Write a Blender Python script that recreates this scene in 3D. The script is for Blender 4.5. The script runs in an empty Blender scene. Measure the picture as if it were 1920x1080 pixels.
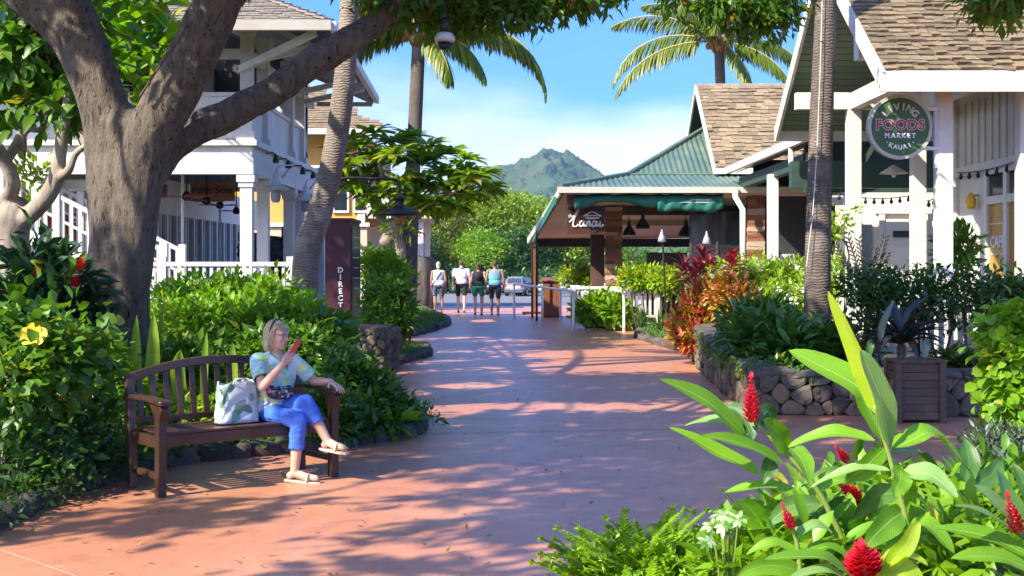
import bpy, bmesh, math, random
import numpy as np
from mathutils import Vector, Matrix, Euler

# ------------------------------------------------------------------ camera, sky, sun, exposure
SC = bpy.context.scene
F_PX, HOR, CAM_Z = 2400.0, 495.0, 1.66          # focal length and horizon row of the 1920 px wide photograph, eye height
SUN = Vector((-0.57, -0.475, 0.60)).normalized()  # direction towards the sun
cam_data = bpy.data.cameras.new('camera')
cam = bpy.data.objects.new('camera', cam_data)
SC.collection.objects.link(cam)
cam.location = (0, 0, CAM_Z)
cam.rotation_euler = (math.radians(90), 0, 0)
cam_data.sensor_width = 36.0
cam_data.lens = 36.0 * F_PX / 1920.0
cam_data.shift_y = -(540 - HOR) / 1920.0
cam_data.clip_start, cam_data.clip_end = 0.1, 8000
cam_data.dof.use_dof = True
cam_data.dof.focus_distance = 10.5
cam_data.dof.aperture_fstop = 16
SC.camera = cam

world = bpy.data.worlds.new('World'); SC.world = world; world.use_nodes = True
wn, wl = world.node_tree.nodes, world.node_tree.links
wn.clear()
w_out = wn.new('ShaderNodeOutputWorld'); w_bg = wn.new('ShaderNodeBackground')
w_sky = wn.new('ShaderNodeTexSky'); w_sky.sky_type = 'NISHITA'; w_sky.sun_disc = False
w_sky.sun_elevation = math.asin(SUN.z); w_sky.sun_rotation = math.atan2(SUN.x, SUN.y)
w_sky.air_density = 1.0; w_sky.dust_density = 0.8; w_sky.ozone_density = 2.2; w_sky.altitude = 200
w_tc = wn.new('ShaderNodeTexCoord')
w_up = wn.new('ShaderNodeVectorMath'); w_up.operation = 'MULTIPLY_ADD'
w_up.inputs[1].default_value = (1, 1, 0.9); w_up.inputs[2].default_value = (0, 0, 0.30)
w_nm = wn.new('ShaderNodeVectorMath'); w_nm.operation = 'NORMALIZE'
wl.new(w_tc.outputs['Generated'], w_up.inputs[0]); wl.new(w_up.outputs[0], w_nm.inputs[0]); wl.new(w_nm.outputs[0], w_sky.inputs['Vector'])
w_hs = wn.new('ShaderNodeHueSaturation'); w_hs.inputs['Hue'].default_value = 0.515; w_hs.inputs['Saturation'].default_value = 1.32; w_hs.inputs['Value'].default_value = 1.0
wl.new(w_sky.outputs[0], w_hs.inputs['Color'])
# thin cloud: noise over the direction, thickest low in the sky
w_mp = wn.new('ShaderNodeMapping'); w_mp.inputs['Scale'].default_value = (1, 1, 2.2); w_mp.inputs['Location'].default_value = (0.35, 0.1, 0.55)
wl.new(w_tc.outputs['Generated'], w_mp.inputs['Vector'])
w_nz = wn.new('ShaderNodeTexNoise'); w_nz.inputs['Scale'].default_value = 4.2; w_nz.inputs['Detail'].default_value = 5; w_nz.inputs['Roughness'].default_value = 0.52
wl.new(w_mp.outputs[0], w_nz.inputs['Vector'])
w_sp = wn.new('ShaderNodeSeparateXYZ'); wl.new(w_tc.outputs['Generated'], w_sp.inputs[0])
w_el = wn.new('ShaderNodeMapRange'); w_el.inputs['From Min'].default_value = 0.02; w_el.inputs['From Max'].default_value = 0.26
w_el.inputs['To Min'].default_value = 0.36; w_el.inputs['To Max'].default_value = -0.20
wl.new(w_sp.outputs['Z'], w_el.inputs['Value'])
w_ad = wn.new('ShaderNodeMath'); w_ad.operation = 'ADD'; wl.new(w_nz.outputs['Fac'], w_ad.inputs[0]); wl.new(w_el.outputs[0], w_ad.inputs[1])
w_rp = wn.new('ShaderNodeValToRGB'); w_rp.color_ramp.elements[0].position = 0.48; w_rp.color_ramp.elements[1].position = 0.92
w_rp.color_ramp.interpolation = 'EASE'
wl.new(w_ad.outputs[0], w_rp.inputs[0])
w_mx = wn.new('ShaderNodeMix'); w_mx.data_type = 'RGBA'
w_fm = wn.new('ShaderNodeMath'); w_fm.operation = 'MULTIPLY'; w_fm.inputs[1].default_value = 0.85; wl.new(w_rp.outputs[0], w_fm.inputs[0])
wl.new(w_fm.outputs[0], w_mx.inputs[0]); wl.new(w_hs.outputs[0], w_mx.inputs[6]); w_mx.inputs[7].default_value = (2.5, 2.65, 3.1, 1)
wl.new(w_mx.outputs[2], w_bg.inputs['Color'])
w_bg.inputs['Strength'].default_value = 0.15
wl.new(w_bg.outputs[0], w_out.inputs[0])

sun_data = bpy.data.lights.new('sun', 'SUN'); sun_data.energy = 3.25; sun_data.angle = math.radians(0.53); sun_data.color = (1.0, 0.93, 0.80)
sun = bpy.data.objects.new('sun', sun_data); SC.collection.objects.link(sun)
sun.rotation_euler = SUN.to_track_quat('Z', 'Y').to_euler(); sun.location = (-30, -20, 40)

SC.view_settings.view_transform = 'Standard'; SC.view_settings.look = 'None'
SC.view_settings.gamma = 1.0; SC.view_settings.use_curve_mapping = False; SC.view_settings.exposure = 1.80
SC.cycles.use_denoising = True
SC.cycles.max_bounces = 8; SC.cycles.diffuse_bounces = 5; SC.cycles.glossy_bounces = 2; SC.cycles.transmission_bounces = 4
SC.cycles.transparent_max_bounces = 8; SC.cycles.caustics_reflective = False; SC.cycles.caustics_refractive = False
SC.cycles.use_adaptive_sampling = True; SC.cycles.adaptive_threshold = 0.015

# ------------------------------------------------------------------ helpers
random.seed(11); rng = np.random.default_rng(11)
COL = SC.collection
PI = math.pi
V = Vector
def P(px, py, d): return V(((px - 960) / F_PX * d, d, CAM_Z - (py - HOR) / F_PX * d))   # a pixel of the photograph at a known depth
def G(px, py, z=0.0):                                                                  # a pixel known to lie on level ground
    d = F_PX * (CAM_Z - z) / (py - HOR); return P(px, py, d)

def tag(o, label=None, cat=None, group=None, kind=None):
    if label: o['label'] = label
    if cat: o['category'] = cat
    if group: o['group'] = group
    if kind: o['kind'] = kind
    return o
def thing(name, label, cat, loc=(0, 0, 0), group=None, rz=0.0):
    o = bpy.data.objects.new(name, None); COL.objects.link(o); o.empty_display_size = 0.1
    o.location = loc; o.rotation_euler = (0, 0, rz)
    return tag(o, label, cat, group)
def wloc(o):
    l = V((0, 0, 0))
    while o is not None: l = l + o.location; o = o.parent
    return l
def link(name, me, mat, parent=None, kind=None, label=None):
    """a mesh in world coordinates becomes one object; under a parent it is shifted to the parent's origin"""
    if mat is not None:
        me.materials.clear(); me.materials.append(mat)
    o = bpy.data.objects.new(name, me); COL.objects.link(o)
    if parent is not None:
        o.parent = parent; l = wloc(parent)
        if l.length > 1e-9: me.transform(Matrix.Translation(-l))
    if kind: o['kind'] = kind
    if label: o['label'] = label
    return o
def inst(name, me, parent, loc, rot=None, scale=None):
    """a piece that shares its mesh with its fellows; loc in world coordinates"""
    o = bpy.data.objects.new(name, me); COL.objects.link(o)
    o.parent = parent; o.location = V(loc) - (wloc(parent) if parent else V((0, 0, 0)))
    if rot is not None: o.rotation_euler = rot
    if scale is not None: o.scale = scale
    return o
def copy_tree(o, parent=None):
    c = o.copy(); COL.objects.link(c); c.parent = parent
    for ch in list(o.children): copy_tree(ch, c)
    return c

class MB:
    def __init__(s): s.v, s.f = [], []
    def add(s, vs, fs):
        n = len(s.v); s.v += [tuple(p) for p in vs]; s.f += [tuple(i + n for i in f) for f in fs]; return s
    def box(s, x0, x1, y0, y1, z0, z1):
        return s.add([(x0,y0,z0),(x1,y0,z0),(x1,y1,z0),(x0,y1,z0),(x0,y0,z1),(x1,y0,z1),(x1,y1,z1),(x0,y1,z1)],
                     [(0,3,2,1),(4,5,6,7),(0,1,5,4),(1,2,6,5),(2,3,7,6),(3,0,4,7)])
    def beam(s, p, q, w, h, up=(0, 0, 1)):
        p, q = V(p), V(q); d = (q - p).normalized(); u = V(up)
        sd = d.cross(u)
        if sd.length < 1e-4: sd = d.cross(V((0, 1, 0)))
        sd.normalize(); u = sd.cross(d).normalized(); a, b = sd * w / 2, u * h / 2
        return s.add([p-a-b,p+a-b,p+a+b,p-a+b,q-a-b,q+a-b,q+a+b,q-a+b], [(0,1,2,3),(7,6,5,4),(0,4,5,1),(1,5,6,2),(2,6,7,3),(3,7,4,0)])
    def tube(s, pts, rad, n=8, cap=True):
        pts = [V(p) for p in pts]; rad = rad if hasattr(rad, '__len__') else [rad] * len(pts)
        vs, fs, pu = [], [], None
        for i, p in enumerate(pts):
            d = (pts[min(i+1, len(pts)-1)] - pts[max(i-1, 0)]).normalized()
            u = d.orthogonal().normalized() if pu is None else (pu - d * pu.dot(d)).normalized()
            pu = u; w = d.cross(u)
            vs += [p + (u * math.cos(2*PI*k/n) + w * math.sin(2*PI*k/n)) * rad[i] for k in range(n)]
        for i in range(len(pts)-1):
            for k in range(n): fs.append((i*n+k, i*n+(k+1)%n, (i+1)*n+(k+1)%n, (i+1)*n+k))
        if cap: fs.append(tuple(range(n))[::-1]); fs.append(tuple((len(pts)-1)*n+k for k in range(n)))
        return s.add(vs, fs)
    def lathe(s, c, prof, n=16, axis=None):
        c = V(c); R = Matrix.Identity(3) if axis is None else V((0,0,1)).rotation_difference(V(axis)).to_matrix()
        vs = [c + R @ V((r*math.cos(2*PI*k/n), r*math.sin(2*PI*k/n), z)) for r, z in prof for k in range(n)]
        fs = [(i*n+k, i*n+(k+1)%n, (i+1)*n+(k+1)%n, (i+1)*n+k) for i in range(len(prof)-1) for k in range(n)]
        fs += [tuple(range(n))[::-1], tuple((len(prof)-1)*n+k for k in range(n))]
        return s.add(vs, fs)
    def prism(s, poly, dvec):
        n = len(poly); dv = V(dvec); a = [V(p) for p in poly]
        return s.add(a + [p + dv for p in a], [tuple(range(n))[::-1], tuple(range(n, 2*n))] + [(i, (i+1)%n, n+(i+1)%n, n+i) for i in range(n)])
    def quad(s, *p): return s.add(p, [tuple(range(len(p)))])
    def mesh(s, name, smooth=False, recalc=True):
        me = bpy.data.meshes.new(name); me.from_pydata(s.v, [], s.f)
        if recalc:
            bm = bmesh.new(); bm.from_mesh(me); bmesh.ops.recalc_face_normals(bm, faces=bm.faces); bm.to_mesh(me); bm.free()
        me.polygons.foreach_set('use_smooth', [smooth] * len(me.polygons)); me.update()
        return me
    def build(s, name, mat, parent=None, smooth=False, kind=None, label=None, bevel=0.0):
        o = link(name, s.mesh(name, smooth), mat, parent, kind, label)
        if bevel:
            m = o.modifiers.new('bevel', 'BEVEL'); m.width = bevel; m.segments = 2; m.limit_method = 'ANGLE'
        return o
def BX(name, mat, parent, *a, **k): return MB().box(*a).build(name, mat, parent, **k)

def np_mesh(name, co, tri, smooth=True):
    me = bpy.data.meshes.new(name)
    me.vertices.add(len(co)); me.vertices.foreach_set('co', np.asarray(co, np.float32).ravel())
    me.loops.add(len(tri) * 3); me.loops.foreach_set('vertex_index', np.asarray(tri, np.int32).ravel())
    me.polygons.add(len(tri)); me.polygons.foreach_set('loop_start', np.arange(0, 3 * len(tri), 3, dtype=np.int32))
    me.update(calc_edges=True); me.validate()
    me.polygons.foreach_set('use_smooth', np.full(len(tri), smooth)); me.update()
    return me
def unit(a): return a / np.maximum(np.linalg.norm(a, axis=1, keepdims=True), 1e-9)
def leaf_arrays(B, D, N, L, W, curl=0.25, fold=0.3, segs=1):
    """n leaves as folded blades: base, rows of left / midrib / right, tip"""
    n = len(B); D = unit(D); S = unit(np.cross(D, N)); N = np.cross(S, D)
    L = np.broadcast_to(L, n)[:, None]; W = np.broadcast_to(W, n)[:, None]; curl = np.broadcast_to(curl, n)[:, None]
    st = {1: [(.42, 1)], 2: [(.28, .85), (.66, .9)], 3: [(.18, .7), (.48, 1), (.78, .66)]}[segs]
    rows = [B[:, None, :]]
    for t, w in st:
        m = B + D * L * t - N * curl * L * t * t
        sd = S * W * w * .5; up = N * W * w * fold * .5
        rows.append(np.stack([m + sd + up, m, m - sd + up], 1))
    rows.append((B + D * L * (1 - .25 * np.minimum(np.abs(curl), 1) ) - N * curl * L)[:, None, :])
    co = np.concatenate(rows, 1); k = co.shape[1]
    t = [(0, 1, 2), (0, 2, 3)]
    for i in range(len(st) - 1):
        a = 1 + 3 * i; b = a + 3
        t += [(a, b, b+1), (a, b+1, a+1), (a+1, b+1, b+2), (a+1, b+2, a+2)]
    a = k - 4; t += [(a, k-1, a+1), (a+1, k-1, a+2)]
    tri = (np.arange(n) * k)[:, None, None] + np.array(t)[None]
    return co.reshape(-1, 3), tri.reshape(-1, 3)
def join_np(parts):
    co, tr, n = [], [], 0
    for c, t in parts: co.append(c); tr.append(t + n); n += len(c)
    return np.concatenate(co), np.concatenate(tr)

# ------------------------------------------------------------------ materials
def nodes_of(name):
    m = bpy.data.materials.new(name); m.use_nodes = True
    nt = m.node_tree; nt.nodes.clear()
    out = nt.nodes.new('ShaderNodeOutputMaterial'); return m, nt.nodes, nt.links, out
def rgb(c): return (c[0], c[1], c[2], 1)
def mixc(n, l, fac, a, b, blend='MIX'):
    x = n.new('ShaderNodeMix'); x.data_type = 'RGBA'; x.blend_type = blend
    for sock, val in ((x.inputs[0], fac), (x.inputs[6], a), (x.inputs[7], b)):
        if hasattr(val, 'is_output'): l.new(val, sock)
        else: sock.default_value = val if not isinstance(val, tuple) else rgb(val)
    return x.outputs[2]
def noise(n, l, vec, scale, detail=4, rough=.55, stretch=None):
    if stretch is not None:
        mp = n.new('ShaderNodeMapping'); mp.inputs['Scale'].default_value = stretch; l.new(vec, mp.inputs[0]); vec = mp.outputs[0]
    t = n.new('ShaderNodeTexNoise'); t.inputs['Scale'].default_value = scale; t.inputs['Detail'].default_value = detail; t.inputs['Roughness'].default_value = rough
    l.new(vec, t.inputs['Vector']); return t.outputs['Fac']
def ramp(n, l, v, a, b):
    m = n.new('ShaderNodeMapRange'); m.inputs['From Min'].default_value = a; m.inputs['From Max'].default_value = b; l.new(v, m.inputs['Value']); return m.outputs[0]
def MAT(name, col, rough=.6, col2=None, scale=4, stretch=None, bump=0.0, bscale=30, bstretch=None, orand=0.0, metal=0.0, dirt=None, dscale=1.2, spec=.5):
    m, n, l, out = nodes_of(name)
    b = n.new('ShaderNodeBsdfPrincipled'); l.new(b.outputs[0], out.inputs[0])
    tc = n.new('ShaderNodeTexCoord').outputs['Object']
    oi = n.new('ShaderNodeObjectInfo')
    off = n.new('ShaderNodeVectorMath'); off.operation = 'MULTIPLY_ADD'; off.inputs[1].default_value = (1, 1, 1)
    sc_ = n.new('ShaderNodeVectorMath'); sc_.operation = 'SCALE'; sc_.inputs[0].default_value = (17, 31, 23); l.new(oi.outputs['Random'], sc_.inputs['Scale'])
    l.new(tc, off.inputs[0]); l.new(sc_.outputs[0], off.inputs[2]); tc = off.outputs[0]
    c2 = col2 or tuple(min(1, c * 1.22) for c in col)
    c1 = col if col2 else tuple(c * .80 for c in col)
    f = noise(n, l, tc, scale, 5, .6, stretch)
    c = mixc(n, l, ramp(n, l, f, .3, .7), c1, c2)
    if dirt:
        f2 = noise(n, l, tc, dscale, 6, .65)
        c = mixc(n, l, ramp(n, l, f2, .5, .75), c, dirt)
    if orand:
        mr = n.new('ShaderNodeMapRange'); mr.inputs['To Min'].default_value = 1 - orand; mr.inputs['To Max'].default_value = 1 + orand
        l.new(oi.outputs['Random'], mr.inputs['Value'])
        g = n.new('ShaderNodeCombineColor')
        for i in range(3): l.new(mr.outputs[0], g.inputs[i])
        c = mixc(n, l, 1.0, c, g.outputs[0], 'MULTIPLY')
    l.new(c, b.inputs['Base Color'])
    rr = n.new('ShaderNodeMapRange'); rr.inputs['To Min'].default_value = max(.05, rough - .12); rr.inputs['To Max'].default_value = min(1, rough + .12)
    l.new(f, rr.inputs['Value']); l.new(rr.outputs[0], b.inputs['Roughness'])
    b.inputs['Metallic'].default_value = metal; b.inputs['Specular IOR Level'].default_value = spec
    if bump:
        bp = n.new('ShaderNodeBump'); bp.inputs['Strength'].default_value = bump; bp.inputs['Distance'].default_value = .02
        l.new(noise(n, l, tc, bscale, 6, .65, bstretch or stretch), bp.inputs['Height']); l.new(bp.outputs[0], b.inputs['Normal'])
    return m
def LEAF(name, c1, c2, trans=.35, tcol=None, rough=.42, c3=None, p3=.0, spec=.45):
    """leaf blades: colour differs from leaf to leaf, light passes through them"""
    m, n, l, out = nodes_of(name)
    b = n.new('ShaderNodeBsdfPrincipled'); t = n.new('ShaderNodeBsdfTranslucent'); mx = n.new('ShaderNodeMixShader')
    g = n.new('ShaderNodeNewGeometry'); oi = n.new('ShaderNodeObjectInfo')
    a = n.new('ShaderNodeMath'); a.operation = 'ADD'; l.new(g.outputs['Random Per Island'], a.inputs[0]); l.new(oi.outputs['Random'], a.inputs[1])
    fr = n.new('ShaderNodeMath'); fr.operation = 'FRACT'; l.new(a.outputs[0], fr.inputs[0])
    c = mixc(n, l, fr.outputs[0], c1, c2)
    tc = n.new('ShaderNodeTexCoord').outputs['Object']
    c = mixc(n, l, ramp(n, l, noise(n, l, tc, 2.2, 2), .35, .7), c, tuple(x * .68 for x in c2))
    if c3:
        h = n.new('ShaderNodeMath'); h.operation = 'MULTIPLY'; h.inputs[1].default_value = 7.31; l.new(fr.outputs[0], h.inputs[0])
        h2 = n.new('ShaderNodeMath'); h2.operation = 'FRACT'; l.new(h.outputs[0], h2.inputs[0])
        h3 = n.new('ShaderNodeMath'); h3.operation = 'LESS_THAN'; h3.inputs[1].default_value = p3; l.new(h2.outputs[0], h3.inputs[0])
        c = mixc(n, l, h3.outputs[0], c, c3)
    l.new(c, b.inputs['Base Color']); b.inputs['Roughness'].default_value = rough; b.inputs['Specular IOR Level'].default_value = spec
    tcl = mixc(n, l, 1.0, c, tcol or (1.5, 1.45, .6), 'MULTIPLY'); l.new(tcl, t.inputs['Color'])
    mx.inputs[0].default_value = trans; l.new(b.outputs[0], mx.inputs[1]); l.new(t.outputs[0], mx.inputs[2]); l.new(mx.outputs[0], out.inputs[0])
    return m

WHITE = MAT('white_paint', (.63, .595, .535), .55, (.72, .685, .62), 1.5, bump=.2, bscale=25, dirt=(.50, .46, .39), orand=.05)
RAILW = MAT('rail_white', (.80, .79, .76), .4, (.84, .83, .80), 2)
CREAM = MAT('cream_paint', (.66, .61, .50), .55, (.75, .70, .60), 2, bump=.1)
WARMW = MAT('warm_white_paint', (.58, .55, .48), .55, (.68, .645, .575), 1.5, bump=.2, bscale=25, dirt=(.52, .47, .38), orand=.06)
GREY_W = MAT('grey_white_paint', (.55, .57, .60), .55, (.64, .66, .68), 2)
GUTTER = MAT('gutter_metal', (.60, .55, .44), .4, (.70, .65, .55), 2)
GREEN_SOFFIT = MAT('green_soffit_paint', (.085, .145, .095), .55, (.115, .185, .125), 3, bump=.1)
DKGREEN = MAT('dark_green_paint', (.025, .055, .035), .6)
GREEN_ROOF = MAT('green_roof_metal', (.080, .130, .095), .45, (.115, .175, .13), 1.2, metal=.15, dirt=(.20, .22, .12))
SHINGLE = MAT('cedar_shingle', (.20, .14, .075), .85, (.34, .255, .145), 9, (1, 1, 1), .8, 60, (6, 1, 1), .32, dirt=(.12, .09, .06), dscale=3)
SHINGLE_G = MAT('grey_cedar_shingle', (.20, .165, .125), .85, (.34, .29, .23), 9, None, .6, 60, None, .25)
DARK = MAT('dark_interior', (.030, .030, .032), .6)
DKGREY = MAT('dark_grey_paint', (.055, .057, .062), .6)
MAROON = MAT('maroon_paint', (.045, .008, .014), .45, (.060, .011, .018), 3, bump=.1)
DKRED = MAT('dark_red_wall', (.14, .008, .012), .6)
BROWNWOOD = MAT('bench_wood', (.040, .019, .012), .32, (.068, .032, .020), 6, (1, 1, 1), .25, 40, orand=.15)
REDWOOD = MAT('red_brown_wood', (.16, .055, .022), .5, (.24, .085, .035), 5, (8, 8, 1), .2, 30)
PLANTER = MAT('planter_wood', (.058, .033, .020), .55, (.090, .053, .032), 5, (1, 8, 8), .4, 50, orand=.12)
IRON = MAT('dark_iron', (.030, .022, .018), .45, (.055, .034, .022), 8, metal=.6)
BLACK = MAT('black_paint', (.012, .012, .013), .4)
GLASSDK = MAT('dark_glass', (.018, .024, .028), .06, spec=.9)
GLASSLT = MAT('pale_glass', (.32, .38, .42), .08, spec=.9)
YELLOWW = MAT('yellow_wall', (.52, .27, .045), .7, (.62, .34, .07), 1)
TAN = MAT('tan_wall', (.50, .36, .22), .7, (.58, .44, .28), 1)
CEILTAN = MAT('tan_ceiling', (.74, .55, .43), .7, (.80, .63, .51), 1)
LAVA = MAT('lava_rock', (.055, .046, .040), .9, (.13, .105, .085), 5, None, 1.0, 18, None, .35, dirt=(.17, .14, .09), dscale=2)
LAVA_TAN = MAT('tan_lava_rock', (.13, .085, .05), .9, (.22, .15, .09), 5, None, 1.0, 18, None, .3)
WALLST = MAT('wall_stone', (.060, .048, .036), .9, (.14, .112, .082), 5, None, 1.0, 18, None, .35, dirt=(.22, .18, .10), dscale=2)
LEDGE = MAT('ledge_stone', (.20, .075, .035), .85, (.34, .15, .075), 6, (1, 1, 3), .7, 30, None, .38)
LEDGE_PALE = MAT('pale_ledge_stone', (.40, .30, .22), .85, (.5, .4, .3), 6, None, .6, 30)
MORTAR = MAT('mortar', (.05, .045, .04), .95)
SOIL = MAT('soil', (.035, .022, .014), .95, (.06, .04, .024), 6, None, 1.0, 25)
# ------------------------------------------------------------------ setting: ground, path, beds, parking, mountain
def sheet(name, pts, z, mat, kind='structure', thick=0.0):
    bm = bmesh.new(); vs = [bm.verts.new((p[0], p[1], z)) for p in pts]; f = bm.faces.new(vs); bm.normal_update()
    if f.normal.z < 0: f.normal_flip()
    if thick:
        r = bmesh.ops.extrude_face_region(bm, geom=[f]); 
        for v in [g for g in r['geom'] if isinstance(g, bmesh.types.BMVert)]: v.co.z += thick
    bmesh.ops.triangulate(bm, faces=bm.faces[:]); bmesh.ops.recalc_face_normals(bm, faces=bm.faces)
    me = bpy.data.meshes.new(name); bm.to_mesh(me); bm.free()
    return link(name, me, mat, None, kind)
GRASSY = MAT('far_ground', (.03, .06, .015), .95, (.06, .10, .03), .2)
def lot_z(y): return -.03 - .95 * min(1, max(0, (y - 52) / 48))      # beyond the path the land falls away a little
MB().add([(x, y, lot_z(y)) for y in (-1600, 52, 100, 1650) for x in (-1600, 1600)], [(0, 1, 3, 2), (2, 3, 5, 4), (4, 5, 7, 6)]).build('ground', GRASSY, None, kind='structure')

def path_material():
    m, n, l, out = nodes_of('red_path_concrete'); b = n.new('ShaderNodeBsdfPrincipled'); l.new(b.outputs[0], out.inputs[0])
    tc = n.new('ShaderNodeTexCoord').outputs['Object']
    a = noise(n, l, tc, .55, 6, .6); c = mixc(n, l, ramp(n, l, a, .32, .68), (.455, .175, .088), (.525, .235, .13))
    f = noise(n, l, tc, 4.5, 8, .68); c = mixc(n, l, ramp(n, l, f, .52, .72), c, (.36, .14, .085))
    s = noise(n, l, tc, 1.7, 8, .72); c = mixc(n, l, ramp(n, l, s, .60, .72), c, (.24, .105, .07))
    w = noise(n, l, tc, 1.1, 5, .6, (1, .35, 1)); c = mixc(n, l, ramp(n, l, w, .55, .8), c, (.57, .30, .19))
    fm = noise(n, l, tc, 14, 8, .75); c = mixc(n, l, ramp(n, l, fm, .55, .68), c, (.33, .15, .095)); fl_ = noise(n, l, tc, 9, 8, .75, (.6, 1, 1)); c = mixc(n, l, ramp(n, l, fl_, .60, .72), c, (.60, .36, .25)); g = noise(n, l, tc, 160, 3, .7); c = mixc(n, l, ramp(n, l, g, .62, .72), c, (.28, .12, .085))
    sp = noise(n, l, tc, 38, 3, .6); c = mixc(n, l, ramp(n, l, sp, .70, .75), c, (.13, .06, .045))
    l.new(c, b.inputs['Base Color'])
    r = n.new('ShaderNodeMapRange'); r.inputs['To Min'].default_value = .26; r.inputs['To Max'].default_value = .52; l.new(noise(n, l, tc, 2.3, 6, .65), r.inputs['Value']); l.new(r.outputs[0], b.inputs['Roughness'])
    b.inputs['Specular IOR Level'].default_value = .5
    bp = n.new('ShaderNodeBump'); bp.inputs['Strength'].default_value = .22; bp.inputs['Distance'].default_value = .004
    l.new(noise(n, l, tc, 26, 7, .7), bp.inputs['Height']); l.new(bp.outputs[0], b.inputs['Normal'])
    return m
PATHM = path_material()
MB().quad((-12, -8, 0), (14, -8, 0), (14, 51, 0), (-12, 51, 0)).build('path', PATHM, None, kind='structure')
SEAM = MAT('path_seam', (.50, .30, .20), .8)
sm = MB()
def seam(a, b, w=.012):
    a, b = V((a[0], a[1], .004)), V((b[0], b[1], .004)); d = (b - a).normalized().cross(V((0, 0, 1))) * w / 2
    sm.quad(a - d, b - d, b + d, a + d)
g1, g2 = G(0, 1032), G(150, 1084)
seam(g1 - (g2 - g1) * .6, g2 + (g2 - g1) * 1.5)
sm.build('path_joint', SEAM, None, kind='structure')
DKSEAM = MAT('dark_path_seam', (.16, .07, .05), .9)
sm = MB(); seam((-1.6, 12.4), (4.2, 13.2)); seam((-2.2, 18.6), (3.6, 18.9)); seam((-.9, 26), (2.6, 26.2), .02); sm.build('path_joint', DKSEAM, None, kind='structure')
ASPH = MAT('asphalt', (.12, .12, .125), .9, (.17, .17, .17), 1)
MB().add([(x, y, lot_z(y) + .015) for y in (51, 52, 100, 113) for x in (-40, 40)], [(0, 1, 3, 2), (2, 3, 5, 4), (4, 5, 7, 6)]).build('parking_lot', ASPH, None, kind='structure')
PAINTW = MAT('road_paint', (.62, .62, .6), .8)
for k in range(5): MB().quad(*[(x, y, lot_z(y) + .02) for x, y in ((-3.2, 53 + k*1.5), (-1.0, 53 + k*1.5), (-1.0, 53.8 + k*1.5), (-3.2, 53.8 + k*1.5))]).build('crossing_stripe', PAINTW, None, kind='structure')

# planting beds: raised soil sheets
L_EDGE = [G(*p) for p in ((-260,1090),(-120,1032),(0,985),(60,955),(120,930),(175,912),(240,893),(320,872),(420,860),(520,850),(640,838),(720,827),(772,816),(793,806),(778,785),(748,755),(715,728),(672,703),
          (700,693),(748,683),(800,667),(800,659),(768,652),(735,648),(740,636),(790,626),(838,611),(838,602),(812,590),(786,579))]
sheet('garden_bed', [(p.x, p.y) for p in L_EDGE] + [(-5, 58), (-14, 58), (-14, 3), (-6, 3)], .003, SOIL, thick=.05)
WALL_BASE = [V((9.5, 13.6, 0))] + [G(*p) for p in ((1860,782),(1700,780),(1560,779),(1425,777),(1378,752),(1345,722),(1318,697),(1304,676))]
R_EDGE = [G(*p) for p in ((1292,662),(1240,648),(1197,634),(1203,624),(1228,616),(1172,606),(1120,604),(1084,599))]
sheet('garden_bed', [(p.x, p.y) for p in WALL_BASE] + [(p.x, p.y) for p in R_EDGE] + [(1.9, 33.0), (9.5, 33.0)], .003, SOIL, thick=.05)
inner = [(p.x + .22, p.y + .22) for p in WALL_BASE]
sheet('raised_bed_soil', inner + [(4.2, 23.6), (9.5, 20)], .06, SOIL, thick=.38)
sheet('garden_bed', [(.25,6.4),(.16,4.6),(.25,2.2),(5.5,2.2),(6.2,8.4),(3.6,8.2),(2.2,7.0),(1.2,6.5)], .003, SOIL, thick=.05)

# lava rock along the bed edges: single rocks
def rock_mesh(name, seed, mat, sub=2, amp=.16, square=.45, smooth=True):
    r = random.Random(seed); bm = bmesh.new(); bmesh.ops.create_cube(bm, size=1.0); bmesh.ops.subdivide_edges(bm, edges=bm.edges[:], cuts=sub, use_grid_fill=True)
    ph = [r.uniform(0, 6) for _ in range(6)]
    for v in bm.verts:
        s = v.co.normalized() * .62; v.co = v.co * square + s * (1 - square)
        k = 1 + amp * (math.sin(3.1*v.co.x*2+ph[0]) * math.cos(2.7*v.co.y*2+ph[1]) + .6*math.sin(5*v.co.z+ph[2]+3*v.co.x)) + r.uniform(-.05, .05)
        v.co *= k
    me = bpy.data.meshes.new(name); bm.to_mesh(me); bm.free(); me.polygons.foreach_set('use_smooth', [smooth]*len(me.polygons)); me.materials.append(mat); return me
ROCKS = [rock_mesh('rock', i, LAVA, 2) for i in range(6)] + [rock_mesh('rock', 20+i, LAVA_TAN, 2) for i in range(2)]
def edging(pts, label, w=.17, group='lava rock edging along the garden beds'):
    t = thing('stone_edging', label, 'edging', (pts[0].x, pts[0].y, 0), group)
    acc = 0
    for a, b in zip(pts, pts[1:]):
        L = (b - a).length; k = max(1, int(L / w)); 
        for i in range(k):
            p = a.lerp(b, (i + .5) / k); ww = L / k
            inst('stone', ROCKS[random.randrange(6)], t, (p.x + random.uniform(-.02, .02), p.y + random.uniform(-.02, .02), .04), (random.uniform(-.2,.2), random.uniform(-.2,.2), math.atan2((b-a).y, (b-a).x) + random.uniform(-.25,.25)),
                 (ww * random.uniform(.95, 1.2), random.uniform(.13, .2), random.uniform(.13, .2)))
    return t
edging(L_EDGE[1:7], 'dark lava rock edging beside the hibiscus and ferns in front of the bench')
edging(L_EDGE[6:18], 'low lava rock edging curving behind the bench around the dark shrub')
edging(L_EDGE[18:24], 'lava rock kerb around the small grassy tip beside the lava stone pier', .3)
edging(L_EDGE[24:30], 'long kerb around the rounded grass tip near the small red post', .4)
edging(R_EDGE[0:5], 'dark kerb along the grass bed beside the white handrail', .3)

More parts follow.
